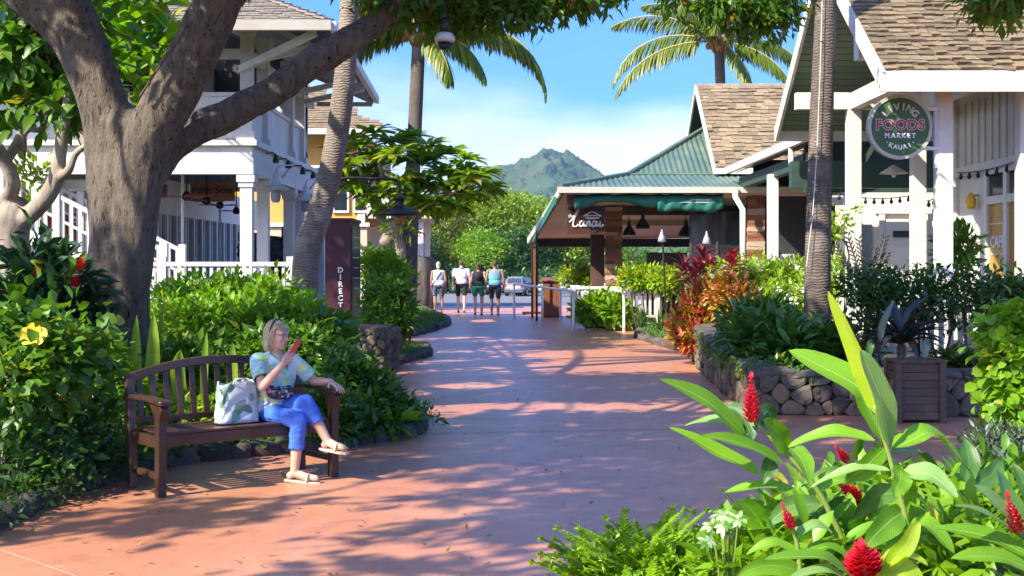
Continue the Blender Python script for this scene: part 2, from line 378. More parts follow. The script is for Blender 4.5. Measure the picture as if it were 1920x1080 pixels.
# mountain: a ridged height field with spurs and gullies running down from the crest
def mountain(name, d, prof, depth, seed, mat, rough=1.0):
    r = np.random.default_rng(seed); nx, ny = 420, 90
    px = np.linspace(prof[0][0], prof[-1][0], nx)
    zt = CAM_Z - (np.interp(px, [p[0] for p in prof], [p[1] for p in prof]) - HOR) / F_PX * d
    def wig(step, amp):
        k = np.arange(0, nx + step, step); return np.interp(np.arange(nx), k, r.normal(0, amp, len(k)))
    zt = zt + (wig(5, .5) + wig(2, .25)) * rough
    X = (px - 960) / F_PX * d; co = np.zeros((ny, nx, 3)); drift = np.cumsum(r.normal(0, 1.1, ny))
    spur = [(wig(s, 1.0), a, w) for s, a, w in ((30, .12, .6), (14, .09, 1.0), (7, .045, 1.5), (3, .02, 2))]
    for j in range(ny):
        t = j / (ny - 1); env = math.sin(PI * min(1, t * 1.15 + .03)) ** .8
        mod = sum(np.interp(np.arange(nx) + drift[j] * w * 2.2, np.arange(nx), g) * a for g, a, w in spur)
        z = np.maximum(zt, 3) * ((1 - t) ** 1.15) * (1 + mod * env * 1.5 * rough)
        co[j, :, 0] = X; co[j, :, 1] = d - depth * t + mod * env * depth * .10; co[j, :, 2] = np.maximum(z, 0) - 1 + r.normal(0, .35, nx) * (1 - t) * rough
    bk = co[0:1].copy(); bk[:, :, 1] += depth * .8; bk[:, :, 2] = -1
    co = np.concatenate([bk, co]); ny += 1
    idx = np.arange(ny * nx).reshape(ny, nx); a, b, c_, d_ = idx[:-1, :-1].ravel(), idx[:-1, 1:].ravel(), idx[1:, 1:].ravel(), idx[1:, :-1].ravel()
    tri = np.concatenate([np.stack([a, c_, b], 1), np.stack([a, d_, c_], 1)])
    return link(name, np_mesh(name, co.reshape(-1, 3), tri), mat, None, 'structure')
MTN = MAT('mountain_forest', (.013, .034, .012), .95, (.045, .085, .026), .03, None, .8, .12, dirt=(.075, .075, .04), dscale=.02)
mountain('mountain', 1400, ((500,425),(640,405),(760,385),(840,352),(890,322),(925,308),(938,303),(950,305),(962,306),(975,302),(990,301),(1003,296),(1012,291),(1018,287),(1026,288),(1036,285),(1050,287),(1060,288),(1066,293),(1074,303),(1086,311),(1097,319),(1106,322),(1116,321),(1126,327),(1140,331),(1170,352),(1240,375),(1340,400),(1500,430)), 380, 5, MTN, .9)
MTN2 = MAT('foothill_forest', (.035, .075, .015), .95, (.09, .14, .03), .05, None, .6, .1)
mountain('foothill', 800, ((300,450),(600,435),(850,425),(905,415),(960,408),(1020,412),(1100,415),(1300,430),(1700,450)), 260, 9, MTN2, .6)
# the air between: one even box of haze round everything
HZ = bpy.data.materials.new('air'); HZ.use_nodes = True; hn = HZ.node_tree.nodes; hn.clear(); ho_ = hn.new('ShaderNodeOutputMaterial'); hv = hn.new('ShaderNodeVolumePrincipled')
hv.inputs['Color'].default_value = (.36, .62, 1.0, 1); hv.inputs['Density'].default_value = .00012; hv.inputs['Anisotropy'].default_value = .1; HZ.node_tree.links.new(hv.outputs[0], ho_.inputs['Volume'])
hz = MB().box(-1700, 1700, -1700, 1800, -1.6, 150).build('haze', HZ, None, kind='stuff')
# ------------------------------------------------------------------ text and shingles
def text_mesh(body, size, extrude=.006, align='CENTER', bold=0.0, spacing=1.0):
    """letters standing upright in the XZ plane, read from -Y"""
    cu = bpy.data.curves.new('lettering', 'FONT'); cu.body = body; cu.size = size; cu.extrude = extrude; cu.align_x = align; cu.align_y = 'CENTER'; cu.offset = bold; cu.space_character = spacing
    cu.resolution_u = 3
    o = bpy.data.objects.new('lettering', cu); COL.objects.link(o)
    bpy.context.view_layer.update()
    me = bpy.data.meshes.new_from_object(o.evaluated_get(bpy.context.evaluated_depsgraph_get()))
    bpy.data.objects.remove(o); bpy.data.curves.remove(cu)
    me.transform(Matrix.Rotation(PI/2, 4, 'X')); return me
def text_at(body, size, loc, mat, parent, rz=0.0, name='lettering', **k):
    me = text_mesh(body, size, **k); me.transform(Matrix.Translation(V(loc)) @ Matrix.Rotation(rz, 4, 'Z')); return link(name, me, mat, parent)
def arc_text(body, size, c, r, a_mid, step, mat, parent, flip=False, name='lettering', **k):
    out = []
    n = len(body)
    for i, ch in enumerate(body):
        if ch == ' ': continue
        a = a_mid + ((n - 1) / 2 - i) * step * (-1 if flip else 1)
        me = text_mesh(ch, size, **k)
        rot = (a - PI/2) if not flip else (a + PI/2)
        me.transform(Matrix.Translation(V(c) + V((r*math.cos(a), 0, r*math.sin(a)))) @ Matrix.Rotation(-rot, 4, 'Y')); out.append(me)
    bm = bmesh.new()
    for me in out: bm.from_mesh(me); bpy.data.meshes.remove(me)
    me = bpy.data.meshes.new(name); bm.to_mesh(me); bm.free(); return link(name, me, mat, parent)

def shingle_mesh(name, mat, seed):
    r = random.Random(seed); t0, t1 = r.uniform(.9, 1.2), .35
    vs = []
    for y, t in ((0, t0), (1, t1)):
        for x in (-.5, .5): 
            vs += [(x, y + (r.uniform(-.05, .05) if y == 0 else 0), 0), (x, y + (r.uniform(-.05, .05) if y == 0 else 0), t)]
    me = bpy.data.meshes.new(name); me.from_pydata(vs, [], [(0,2,3,1),(4,5,7,6),(0,1,5,4),(2,6,7,3),(1,3,7,5),(0,4,6,2)])
    bm = bmesh.new(); bm.from_mesh(me); bmesh.ops.recalc_face_normals(bm, faces=bm.faces); bm.to_mesh(me); bm.free(); me.materials.append(mat); return me
SHM = [shingle_mesh('shingle', SHINGLE, i) for i in range(5)]
def shingle_roof(parent, o, u, s, width, length, mats, expo=.14, wid=.17, keep=lambda x, y: True, singles=lambda x, y: False, limit=300, thick=.045, inside=None):
    """courses of shingles laid on the slope with origin o (eave corner), u along the eave, s up the slope"""
    u, s = V(u).normalized(), V(s).normalized(); n = u.cross(s).normalized()
    if n.z < 0: n = -n
    R = Matrix((u, s, u.cross(s).normalized())).transposed(); flipn = 1 if u.cross(s).z > 0 else -1
    eul = R.to_euler(); rest = MB(); cnt = 0; rows = int(length / expo) + 1
    for j in range(rows):
        y = j * expo - .03; x = random.uniform(-wid, 0)
        while x < width:
            w = wid * random.choice((.7, .85, 1, 1.15, 1.35)); x0, x1 = max(x, 0), min(x + w, width); x += w + .008
            if x1 - x0 < .04: continue
            xc = (x0 + x1) / 2
            if inside and not inside(xc, y): continue
            if not keep(xc, y): continue
            jy = random.uniform(-.025, .02); th = thick * random.uniform(.7, 1.5); p = V(o) + u * xc + s * (y + jy) + n * (.006 + random.uniform(0, .006))
            ln = min(expo * 1.35, max(.05, length - y))
            if singles(xc, y) and cnt < limit:
                inst('shingle', random.choice(SHM), parent, p, eul, (x1 - x0, ln, th * flipn)); cnt += 1
            else:
                a = u * (x1 - x0) / 2; b = s * ln
                v0 = [p - a, p + a, p + a + n * th, p - a + n * th]; v1 = [p - a + b, p + a + b, p + a + b + n * th * .3, p - a + b + n * th * .3]
                rest.add(v0 + v1, [(0,1,2,3), (4,7,6,5), (3,2,6,7), (0,3,7,4), (1,5,6,2)])
    if rest.v: 
        ob = rest.build('shingle_courses', mats, parent); ob['kind'] = 'stuff'
    return cnt

# ------------------------------------------------------------------ market building (white posts, gabled shingle porch)
mk = thing('market_building', 'white market porch with green soffits under a steep shingle gable', 'building', (5.6, 16.6, 0))
EY0, EY1, EZ, RX0, RX1 = 16.0, 22.4, 3.98, 4.63, 12.5
RY, SL = 19.2, .71; RZ = EZ + (RY - EY0) * SL
BX('floor_slab', MAT('porch_floor', (.30, .24, .20), .7), mk, 4.45, 13, 15.7, 32, .06, .30)
for y0, y1, nm in ((EY0, RY, 1), (EY1, RY, -1)):
    s = V((0, y1 - y0, RZ - EZ)); 
    MB().prism([(RX0+.03, y0, EZ+.03), (RX0+.03, y1, RZ+.03), (RX0+.03, y1, RZ+.09), (RX0+.03, y0, EZ+.09)], (RX1-RX0, 0, 0)).build('roof_deck', GREEN_SOFFIT, mk)
    ln = s.length; k = int(ln / .145)
    for i in range(k):
        a = V((0, y0, EZ)) + s * ((i + .5) / k); w = ln / k - .012
        me = MB().beam((RX0+.05, a.y, a.z+.012), (RX1, a.y, a.z+.012), w, .022, up=(0, -s.z*nm, abs(s.y)) ).build('soffit_board', GREEN_SOFFIT, mk)
    # rake boards and eave board
    MB().prism([(RX0-.02, y0, EZ-.16), (RX0-.02, y1, RZ-.16), (RX0-.02, y1, RZ+.12), (RX0-.02, y0, EZ+.12)], (.05, 0, 0)).build('rake_board', WARMW, mk)
    yy = y0 - .05*nm
    BX('eave_board', WARMW, mk, RX0-.03, RX1, min(y0, yy)-.002, max(y0, yy), EZ-.17, EZ+.09)
u = V((1, 0, 0)); s = V((0, RY-EY0, RZ-EZ))
shingle_roof(mk, (RX0+.02, EY0, EZ+.09), u, s, RX1-RX0, s.length, SHINGLE, .135, .16, singles=lambda x, y: y < 2.0 and x < 2.75)
s2 = V((0, RY-EY1, RZ-EZ)); shingle_roof(mk, (RX0+.02, EY1, EZ+.09), u, s2, RX1-RX0, s2.length, SHINGLE, .2, .3)
for x in (6.6, 9.2):
    for y0 in (EY0, EY1):
        MB().beam((x, y0*.985 + RY*.015, EZ-.05), (x, RY, RZ-.1), .09, .16).build('rafter', GREEN_SOFFIT, mk)
MB().beam((RX0+.02, 21.0, 4.33), (RX1, 21.0, 4.33), .16, .27).build('tie_beam', WARMW, mk)
MB().beam((5.6, 16.75, 4.32), (5.6, 20.9, 4.32), .16, .26).build('side_beam', WARMW, mk)
MB().beam((6.75, 16.75, 4.32), (6.75, 20.9, 4.32), .16, .26).build('side_beam', WARMW, mk)
BX('gable_block', WARMW, mk, 4.70, 4.86, 17.35, 17.6, 4.45, 4.82)
def post(parent, x, y, z0, z1, w=.2, mat=WARMW, name='post'):
    m = MB().box(x-w/2, x+w/2, y-w/2, y+w/2, z0, z1)
    return m.build(name, mat, parent, bevel=.012)
for x, y in ((5.6, 16.62), (6.66, 16.62), (9.4, 16.62)): post(mk, x, y, .3, EZ+.4, .2)
for x, y in ((5.6, 21.0), (6.66, 21.0), (9.4, 21.0)): post(mk, x, y, .3, 4.2, .22)
MB().beam((5.75, 21.0, 3.3), (6.3, 21.0, 4.2), .06, .07).build('knee_brace', DKGREEN, mk); MB().beam((7.2, 21, 3.5), (6.78, 21, 4.2), .06, .07).build('knee_brace', WARMW, mk)
# right-hand wall with battens, trim, window
WX = 7.2
BX('side_wall', WARMW, mk, WX, WX+.15, 17.0, 20.6, .3, 4.9)
for k in range(12): BX('batten', WARMW, mk, WX-.025, WX-.001, 17.2 + k*.28, 17.25 + k*.28, 3.22, 4.2)
BX('wall_trim', WARMW, mk, WX-.05, WX-.002, 17.0, 20.6, 3.05, 3.2); BX('corner_board', WARMW, mk, WX-.06, WX+.17, 20.6, 20.75, .3, 4.9)
for z0, z1, y0, y1 in ((2.55, 2.67, 17.9, 19.35), (3.0, 3.049, 17.9, 19.35)): BX('window_rail', CREAM, mk, WX-.07, WX-.003, y0, y1, z0, z1)
for y in (17.9, 18.45, 19.22): BX('window_stile', CREAM, mk, WX-.075, WX-.004, y, y+.13, .9, 3.0)
BX('window_sill', CREAM, mk, WX-.10, WX-.004, 17.8, 19.4, .8, .898)
AMBER = MAT('amber_pane', (.36, .17, .02), .25, (.46, .23, .04), 2)
cafe = BX('door_pane', AMBER, mk, WX-.03, WX-.002, 18.58, 19.22, .9, 2.55); BX('door_pane', AMBER, mk, WX-.03, WX-.002, 18.03, 18.45, .9, 2.55)
for y0, y1 in ((18.58, 19.22), (18.03, 18.45)): BX('transom_pane', GLASSDK, mk, WX-.03, WX-.002, y0, y1, 2.67, 3.0)
LETW = MAT('white_lettering', (.75, .73, .68), .6)
text_at('CAFE', .24, (WX-.034, 18.90, 1.98), LETW, cafe, -PI/2, extrude=.003, bold=.008)
for z, w in ((2.25, .5), (1.80, .5)): BX('lettering_rule', LETW, cafe, WX-.038, WX-.031, 18.90-w/2, 18.90+w/2, z, z+.015)
# back wall, door, low picket rail
BX('back_wall', CREAM, mk, 6.1, 12.5, 24.0, 24.15, .3, 3.0)
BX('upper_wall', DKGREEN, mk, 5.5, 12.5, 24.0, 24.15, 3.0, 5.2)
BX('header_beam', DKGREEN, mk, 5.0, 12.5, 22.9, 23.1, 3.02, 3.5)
dr = BX('door', CREAM, mk, 6.98, 7.62, 23.93, 23.998, .3, 2.5, bevel=.01)
for z0, z1 in ((.5, 1.15), (1.28, 2.0)): BX('door_panel', CREAM, dr, 7.08, 7.52, 23.90, 23.928, z0, z1, bevel=.012)
BX('door_sign', BLACK, dr, 7.12, 7.48, 23.90, 23.929, 2.16, 2.28); BX('door_handle', IRON, dr, 7.03, 7.06, 23.88, 23.929, 1.35, 1.5)
for x in (6.86, 7.66): BX('door_trim', WARMW, mk, x, x+.11, 23.91, 23.999, .3, 2.6)
BX('door_trim', WARMW, mk, 6.80, 7.84, 23.90, 23.999, 2.602, 2.74)
for x in (6.2, 8.3): BX('wall_pilaster', WARMW, mk, x, x+.16, 23.9, 23.998, .3, 3.0)
BX('window_dark', GLASSDK, mk, 6.42, 6.74, 23.96, 23.998, .9, 2.4)
BX('window_dark', GLASSDK, mk, 8.6, 9.4, 23.96, 23.998, .9, 2.4)

lr = thing('picket_railing', 'low white picket railing of the market porch seen through the dark hedge', 'railing', (4.5, 15.75, 0))
BX('top_rail', WHITE, lr, 4.5, 8.6, 15.70, 15.80, 1.14, 1.2); BX('bottom_rail', WHITE, lr, 4.5, 8.6, 15.71, 15.79, .55, .6)
pk = MB().box(-.028, .028, -.02, .02, 0, .54).mesh('baluster'); pk.materials.append(WHITE)
for k in range(34): inst('baluster', pk, lr, (4.56 + k*.12, 15.75, .6))
for x in (4.5, 6.3, 8.4): BX('rail_post', WHITE, lr, x-.06, x+.06, 15.69, 15.81, .1, 1.28)

# connecting roof with gutter
cn = thing('connector_porch', 'green soffited lean-to porch with white gutter linking the two roofs', 'porch roof', (5.5, 24, 0))
MB().prism([(5.35, 23.2, 3.9), (9.5, 23.2, 5.4), (9.5, 23.2, 5.48), (5.35, 23.2, 3.98)], (0, 8.2, 0)).build('roof_deck', GREEN_SOFFIT, cn)
for k in range(14): 
    a = V((5.45, 0, 3.92)).lerp(V((9.4, 0, 5.35)), (k + .5) / 14); MB().beam((a.x, 23.22, a.z - .03), (a.x, 31.3, a.z - .03), .26, .02, up=(-.34, 0, .94)).build('soffit_board', GREEN_SOFFIT, cn)
MB().prism([(5.24, 23.0, 3.87), (5.34, 23.0, 3.87), (5.37, 23.0, 4.02), (5.21, 23.0, 4.02)], (0, 8.4, 0)).build('gutter', WHITE, cn)
MB().tube([(5.30, 24.3, 3.88), (5.30, 24.3, 3.6), (5.33, 24.3, 3.42), (5.62, 24.3, 3.25), (5.72, 24.3, 3.05), (5.72, 24.3, .3)], .055, 10).build('downspout', WHITE, cn, smooth=True)
post(cn, 5.5, 27.0, .3, 3.55, .21); post(cn, 5.72, 24.2, .3, 3.9, .1, name='downspout_post')
MB().tube([(5.33, 30.5, 3.45), (5.33, 30.5, 3.25), (5.45, 30.2, 2.95), (5.45, 30.2, .3)], .075, 8).build('downspout', WHITE, cn, smooth=True)
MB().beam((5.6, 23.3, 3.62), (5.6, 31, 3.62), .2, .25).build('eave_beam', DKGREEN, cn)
BX('interior_shade_wall', DARK, cn, 5.9, 9.6, 31.2, 31.35, .3, 4.2)  # near-black wall puts the shade of the deep interior into colour
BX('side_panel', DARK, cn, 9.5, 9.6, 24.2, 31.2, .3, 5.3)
BX('window_frame', GREY_W, cn, 6.52, 6.86, 31.10, 31.19, .9, 1.9); BX('window_pane', GLASSLT, cn, 6.56, 6.82, 31.08, 31.098, .95, 1.85)
BX('timber_door', REDWOOD, cn, 7.9, 8.2, 31.1, 31.19, .3, 2.4)
hs = thing('hanging_sign', 'small white hanging board under the green porch behind the palm trunk', 'sign', (6.0, 23.6, 2.8))
BX('sign_board', WHITE, hs, 5.86, 6.10, 23.58, 23.62, 2.74, 2.92)
for x in (5.9, 6.06): MB().tube([(x, 23.6, 2.92), (x, 23.6, 3.75)], .008, 5).build('hanger', IRON, hs)
hs2 = thing('hanging_sign', 'long pale lettered board hung in the shade behind the first white market post', 'sign', (6.0, 26, 3))
MB().beam((5.9, 26.6, 3.35), (6.6, 25.6, 3.35), .03, .22).build('sign_board', GREY_W, hs2)
MB().tube([(6.0, 26.4, 3.45), (6.0, 26.4, 3.98)], .01, 5).build('hanger', IRON, hs2); MB().tube([(6.5, 25.7, 3.45), (6.5, 25.7, 4.15)], .01, 5).build('hanger', IRON, hs2)
pl_ = thing('pendant_lamp', 'shallow pale pendant lamp hung before the cream market door', 'lamp', (6.5, 21.8, 3.3))
MB().lathe((6.5, 21.8, 3.2), [(.24, 0), (.22, .02), (.06, .12), (.02, .15)], 18).build('shade', CREAM, pl_, smooth=True); MB().tube([(6.5, 21.8, 3.34), (6.5, 21.8, 4.9)], .01, 5).build('cord', IRON, pl_)
BULB = MAT('bulb_glass', (.75, .72, .62), .2)
MB().lathe((6.5, 21.8, 3.13), [(.02, 0), (.04, .03), (.03, .07)], 8).build('bulb', BULB, pl_, smooth=True)
def string_lights(a, b, sag, n, label):
    t = thing('string_light', label, 'string lights', a, 'strings of bulbs on the market porch'); pts = []
    for i in range(17):
        f = i / 16; p = V(a).lerp(V(b), f); p.z -= sag * 4 * f * (1 - f); pts.append(p)
    MB().tube(pts, .008, 5).build('wire', BLACK, t)
    bm_ = MB().lathe((0, 0, -.11), [(.012, 0), (.034, .03), (.03, .06), (.016, .08), (.018, .11)], 8).mesh('bulb', True); bm_.materials.append(BLACK)
    for i in range(n):
        f = (i + .5) / n; p = V(a).lerp(V(b), f); p.z -= sag * 4 * f * (1 - f); inst('bulb', bm_, t, p)
string_lights((WX-.08, 17.1, 3.2), (WX-.08, 20.5, 3.12), .08, 9, 'string of bulbs along the batten wall above the amber cafe window')
string_lights((5.7, 22.6, 2.92), (7.2, 23.0, 2.9), .08, 9, 'string of bulbs sagging over the cream market door')
string_lights((WX-.1, 20.7, 3.0), (6.75, 21.1, 2.7), .1, 6, 'short string of bulbs from the batten wall to the rear market post')
yl = thing('wall_lantern', 'small yellow lantern on the white wall beside the cafe window', 'lantern', (WX-.1, 19.75, 2.6))
MB().lathe((WX-.13, 19.72, 2.5), [(.05, 0), (.085, .05), (.085, .16), (.03, .26)], 8).build('shade', MAT('yellow_enamel', (.75, .42, .02), .4), yl, smooth=False); MB().beam((WX-.13, 19.72, 2.72), (WX-.002, 19.72, 2.72), .02, .02).build('bracket', IRON, yl)

# round market sign on the front post
sg = thing('round_sign', 'round green market sign with a pale rim bracketed to the front white post', 'sign', (5.0, 16.5, 3.0))
SCN = V((4.98, 16.45, 3.42)); SR = .385
SIGNG = MAT('sign_green', (.035, .095, .035), .6, (.055, .13, .045), 5)
MB().lathe(SCN + V((0, .05, 0)), [(SR, 0), (SR, .07)], 48, axis=(0, -1, 0)).build('sign_disc', SIGNG, sg)
rim = MB(); n = 56
prof = [(SR-.012, -.035), (SR+.03, -.035), (SR+.03, .065), (SR-.012, .065)]
rv = [SCN + V((r*math.cos(2*PI*i/n), y, r*math.sin(2*PI*i/n))) for i in range(n) for r, y in prof]
rim.add(rv, [(4*i+k, 4*i+(k+1) % 4, 4*((i+1) % n)+(k+1) % 4, 4*((i+1) % n)+k) for i in range(n) for k in range(4)]).build('sign_rim', MAT('sign_rim_paint', (.42, .42, .33), .55), sg)
FRT = SCN + V((0, -.026, 0))
PALE_L = MAT('pale_tan_lettering', (.50, .45, .36), .6); RED_L = MAT('red_lettering', (.32, .03, .04), .6)
arc_text('LIVING', .125, FRT, .255, PI/2, .335, PALE_L, sg, bold=.004)
text_at('FOODS', .185, FRT + V((0, 0, .02)), PALE_L, sg, extrude=.004, bold=.012, spacing=1.05)
text_at('FOODS', .185, FRT + V((0, -.006, .02)), RED_L, sg, extrude=.004, bold=.001, spacing=1.05)
text_at('MARKET', .085, FRT + V((0, 0, -.115)), LETW, sg, bold=.003, spacing=1.35)
arc_text('·KAUAI·', .080, FRT, .265, -PI/2, .235, LETW, sg, flip=True, bold=.003)
for dz in (.24, -.27): MB().beam(SCN + V((.28, .0, dz)), (5.52, 16.55, SCN.z + dz), .035, .045).build('bracket_arm', CREAM, sg)
MB().box(5.462, 5.499, 16.53, 16.6, 2.9, 4.0).build('bracket_plate', GREY_W, sg)

# ------------------------------------------------------------------ lanai restaurant
ln_ = thing('lanai_restaurant', 'open sided restaurant with green corrugated hip roof and ledge stone pillars', 'building', (2.5, 31, 0))
A = V((1.16, 30.7, 3.5)); Bk = V((.52, 41, 2.5)); C3 = V((3.0, 33, 3.95)); PK = V((5.5, 36, 5.5))
def roof_z(x, y):
    lo = 3.5 + (y - 30.7) / 2.3 * .45; hi = 3.95 + (y - 33) / 3 * 1.55
    return lo if y < 33 else hi
def hip_y(x): return 30.7 + (x - 1.16) / 1.84 * 2.3 if x < 3.0 else min(36, 33 + (x - 3.0) / 2.5 * 3)
co, fc, pitch = [], [], .075; xs = np.arange(1.2, 9.5, pitch)
m_ = MB(); rowsY = [0, .25, .5, .75, 1]
prev = None
for i, x in enumerate(xs):
    yb = hip_y(x); ridge = .022 if i % 2 else -.012; cur = []
    ys = [30.62] + [y for y in (31.5, 32.3, 33, 34, 35) if y < yb - .05] + [yb]
    ys = (ys + [yb] * 7)[:7]
    col = [(x, y, roof_z(x, y) + ridge) for y in ys]
    if prev: 
        m_.add(prev + col, [(k, k+1, 7+k+1, 7+k) for k in range(6)])
    prev = col
rs = link('roof_sheet', m_.mesh('roof_sheet', False, True), GREEN_ROOF, ln_)
MB().add([A, Bk, C3, PK, Bk + V((6, 0, 0)), PK + V((4, 0, 0))], [(0, 2, 1), (2, 3, 1), (1, 3, 5, 4)]).build('hip_roof', GREEN_ROOF, ln_)
MB().tube([A + V((0,0,.03)), C3 + V((0, 0, .03)), PK + V((0, 0, .03))], .07, 8).build('hip_cap', GREEN_ROOF, ln_)
MB().tube([C3 + V((0,0,.02)), V((9.4, 33, 3.98))], .035, 6).build('roof_flashing', GREEN_ROOF, ln_)
MB().prism([(A.x-.08, 30.55, 3.36), (A.x-.08, 30.68, 3.36), (A.x-.08, 30.68, 3.50), (A.x-.08, 30.52, 3.50)], (8.2, 0, 0)).build('gutter', GUTTER, ln_)
MB().beam(A + V((0, 0, -.1)), Bk + V((0, 0, -.1)), .06, .18).build('side_fascia', GUTTER, ln_)
# fascia and header behind the awning
BX('header', MAT('dark_header', (.075, .035, .022), .6), ln_, 1.5, 6.2, 32.95, 33.1, 2.92, 3.16)
BX('corner_timber', REDWOOD, ln_, 1.33, 1.52, 30.95, 31.1, 3.05, 3.36)
MB().add([(1.25, 30.9, 3.34), (8.5, 30.9, 3.34), (8.5, 40.8, 2.52), (.75, 40.8, 2.42), (1.25, 30.9, 3.38), (8.5, 30.9, 3.38), (8.5, 40.8, 2.56), (.75, 40.8, 2.46)],
         [(0,1,2,3), (7,6,5,4), (0,4,5,1), (1,5,6,2), (2,6,7,3), (3,7,4,0)]).build('ceiling', CEILTAN, ln_)
BX('lanai_floor', MAT('lanai_floor', (.55, .44, .36), .6), ln_, 2.0, 8.6, 33.0, 40.8, .01, .06)  # pale floor slab, added to bounce light up to the ceiling
BX('far_beam', DARK, ln_, .75, 8.5, 40.4, 40.6, 2.2, 2.46)
BX('ceiling_beam', TAN, ln_, 1.6, 5.6, 36.0, 36.14, 2.74, 2.88)
SCALE_ST = [rock_mesh('ledge_stone', 40 + i, LEDGE, 1, .02, 1.0, False) for i in range(4)] + [rock_mesh('ledge_stone', 50, LEDGE_PALE, 1, .02, 1.0, False)]
def pillar(x0, x1, y0, y1, z1):
    BX('pillar_core', MORTAR, ln_, x0+.03, x1-.03, y0+.03, y1-.03, 0, z1)
    z = 0.0
    while z < z1 - .02:
        h = min(random.uniform(.06, .15), z1 - z)
        if z1 - z - h < .04: h = z1 - z
        x = x0
        while x < x1 - .01:
            w = min(random.uniform(.18, .5), x1 - x)
            if x1 - x - w < .1: w = x1 - x
            inst('ledge_stone', random.choice(SCALE_ST[:4]) if random.random() > .12 else SCALE_ST[4], ln_, (x + w/2, y0 + .05 - random.uniform(0, .03), z + h/2), None, (w*1.06, .16, h*1.08)); x += w
        z += h
pillar(2.41, 2.82, 32.9, 33.35, 3.12); pillar(5.73, 6.12, 31.1, 31.5, 3.3)
BX('inner_pillar', MAT('brown_panel', (.085, .04, .026), .7), ln_, 2.12, 2.47, 34.3, 34.7, .0, 3.0)
# glass front on the right
BX('glass_door', GLASSDK, ln_, 4.35, 5.72, 31.4, 31.43, .3, 2.95)
for x in (4.35, 5.0, 5.68): BX('door_mullion', DKGREY, ln_, x, x+.05, 31.36, 31.398, .3, 2.95)
BX('inner_wall', MAT('grey_curtain', (.12, .12, .13), .8), ln_, 4.0, 5.2, 38.0, 38.1, .2, 2.0)
BX('back_wall', MAT('grey_back_wall', (.20, .19, .18), .8), ln_, 5.4, 8.6, 37.0, 37.1, 0, 2.9)
BX('white_curtain', WHITE, ln_, 3.55, 3.62, 37.9, 38.0, .3, 2.0)
# green awning cloths rolled along the eave
AWN = MAT('green_canvas', (.008, .11, .075), .55, (.014, .17, .12), 3, bump=.4, bscale=8)
AWN_HIGHLIGHT = MAT('canvas_highlight', (.30, .42, .38), .5)
def awning(x0, x1, lift, name, mat=AWN, drop=.18, y=30.86):
    nx, nz = 44, 6; v = []
    for j in range(nz):
        for i in range(nx):
            f = i / (nx - 1); x = x0 + (x1 - x0) * f; t = j / (nz - 1)
            sag = drop * (1 + lift * math.sin(PI * f)) + .03 * math.sin(9 * f + 1) 
            v.append((x, y - .03 - .055 * math.sin(PI * t) * (1.0 + .4 * math.sin(23 * f + 3 * t)) + .012 * math.sin(41 * f + 5*t), 3.33 - sag * t - .015 * math.sin(17*f)))
    m = MB().add(v, [(j*nx+i, j*nx+i+1, (j+1)*nx+i+1, (j+1)*nx+i) for j in range(nz-1) for i in range(nx-1)])
    o = m.build(name, mat, ln_, smooth=True); s = o.modifiers.new('thickness', 'SOLIDIFY'); s.thickness = .015; return o
awning(1.5, 3.62, -.45, 'awning', drop=.34); awning(3.5, 5.08, .15, 'awning', drop=.36, y=30.83)
MB().quad((4.0, 30.72, 3.13), (4.72, 30.72, 3.12), (4.80, 30.72, 3.22), (4.35, 30.72, 3.22)).build('awning_highlight', AWN_HIGHLIGHT, ln_)  # pale sheet paints the highlight onto the green awning cloth
MB().beam((1.05, 31.2, 3.2), (.62, 40, 2.35), .05, .22).build('side_awning', AWN, ln_)
for x, y in ((.72, 37.2), (.62, 39.3)): MB().tube([(x, y, 0), (x, y, 2.6)], .035, 6).build('canopy_pole', IRON, ln_)
# brown vinyl side panel with the name in script
m, n, l, out = nodes_of('brown_vinyl'); tb = n.new('ShaderNodeBsdfTransparent'); tb.inputs[0].default_value = (.72, .55, .48, 1); pb = n.new('ShaderNodeBsdfPrincipled'); pb.inputs['Base Color'].default_value = (.12, .06, .045, 1); pb.inputs['Roughness'].default_value = .35
mx_ = n.new('ShaderNodeMixShader'); mx_.inputs[0].default_value = .35; l.new(tb.outputs[0], mx_.inputs[1]); l.new(pb.outputs[0], mx_.inputs[2]); l.new(mx_.outputs[0], out.inputs[0]); VINYL = m
sp_ = thing('name_panel', 'brown see-through panel with white script name under the green awning', 'sign', (1.8, 31.15, 2.5))
BX('panel', VINYL, sp_, 1.36, 2.27, 31.24, 31.25, 2.38, 3.08)
def stroke(pts, w, y, m):
    pts = [V((p[0], y, p[1])) for p in pts]; fine = []
    for i in range(len(pts) - 1):
        p0, p1, p2, p3 = pts[max(i-1, 0)], pts[i], pts[i+1], pts[min(i+2, len(pts)-1)]
        for k in range(5):
            t = k / 5; fine.append(.5 * (2*p1 + (p2-p0)*t + (2*p0-5*p1+4*p2-p3)*t*t + (3*p1-p0-3*p2+p3)*t**3))
    fine.append(pts[-1]); m.tube(fine, [w * (.7 + .6 * abs(math.sin(i * .35))) for i in range(len(fine))], 6)
sx, sz, S_ = 1.44, 2.57, .415
def sc(pts): return [(sx + p[0] * S_, sz + p[1] * S_) for p in pts]
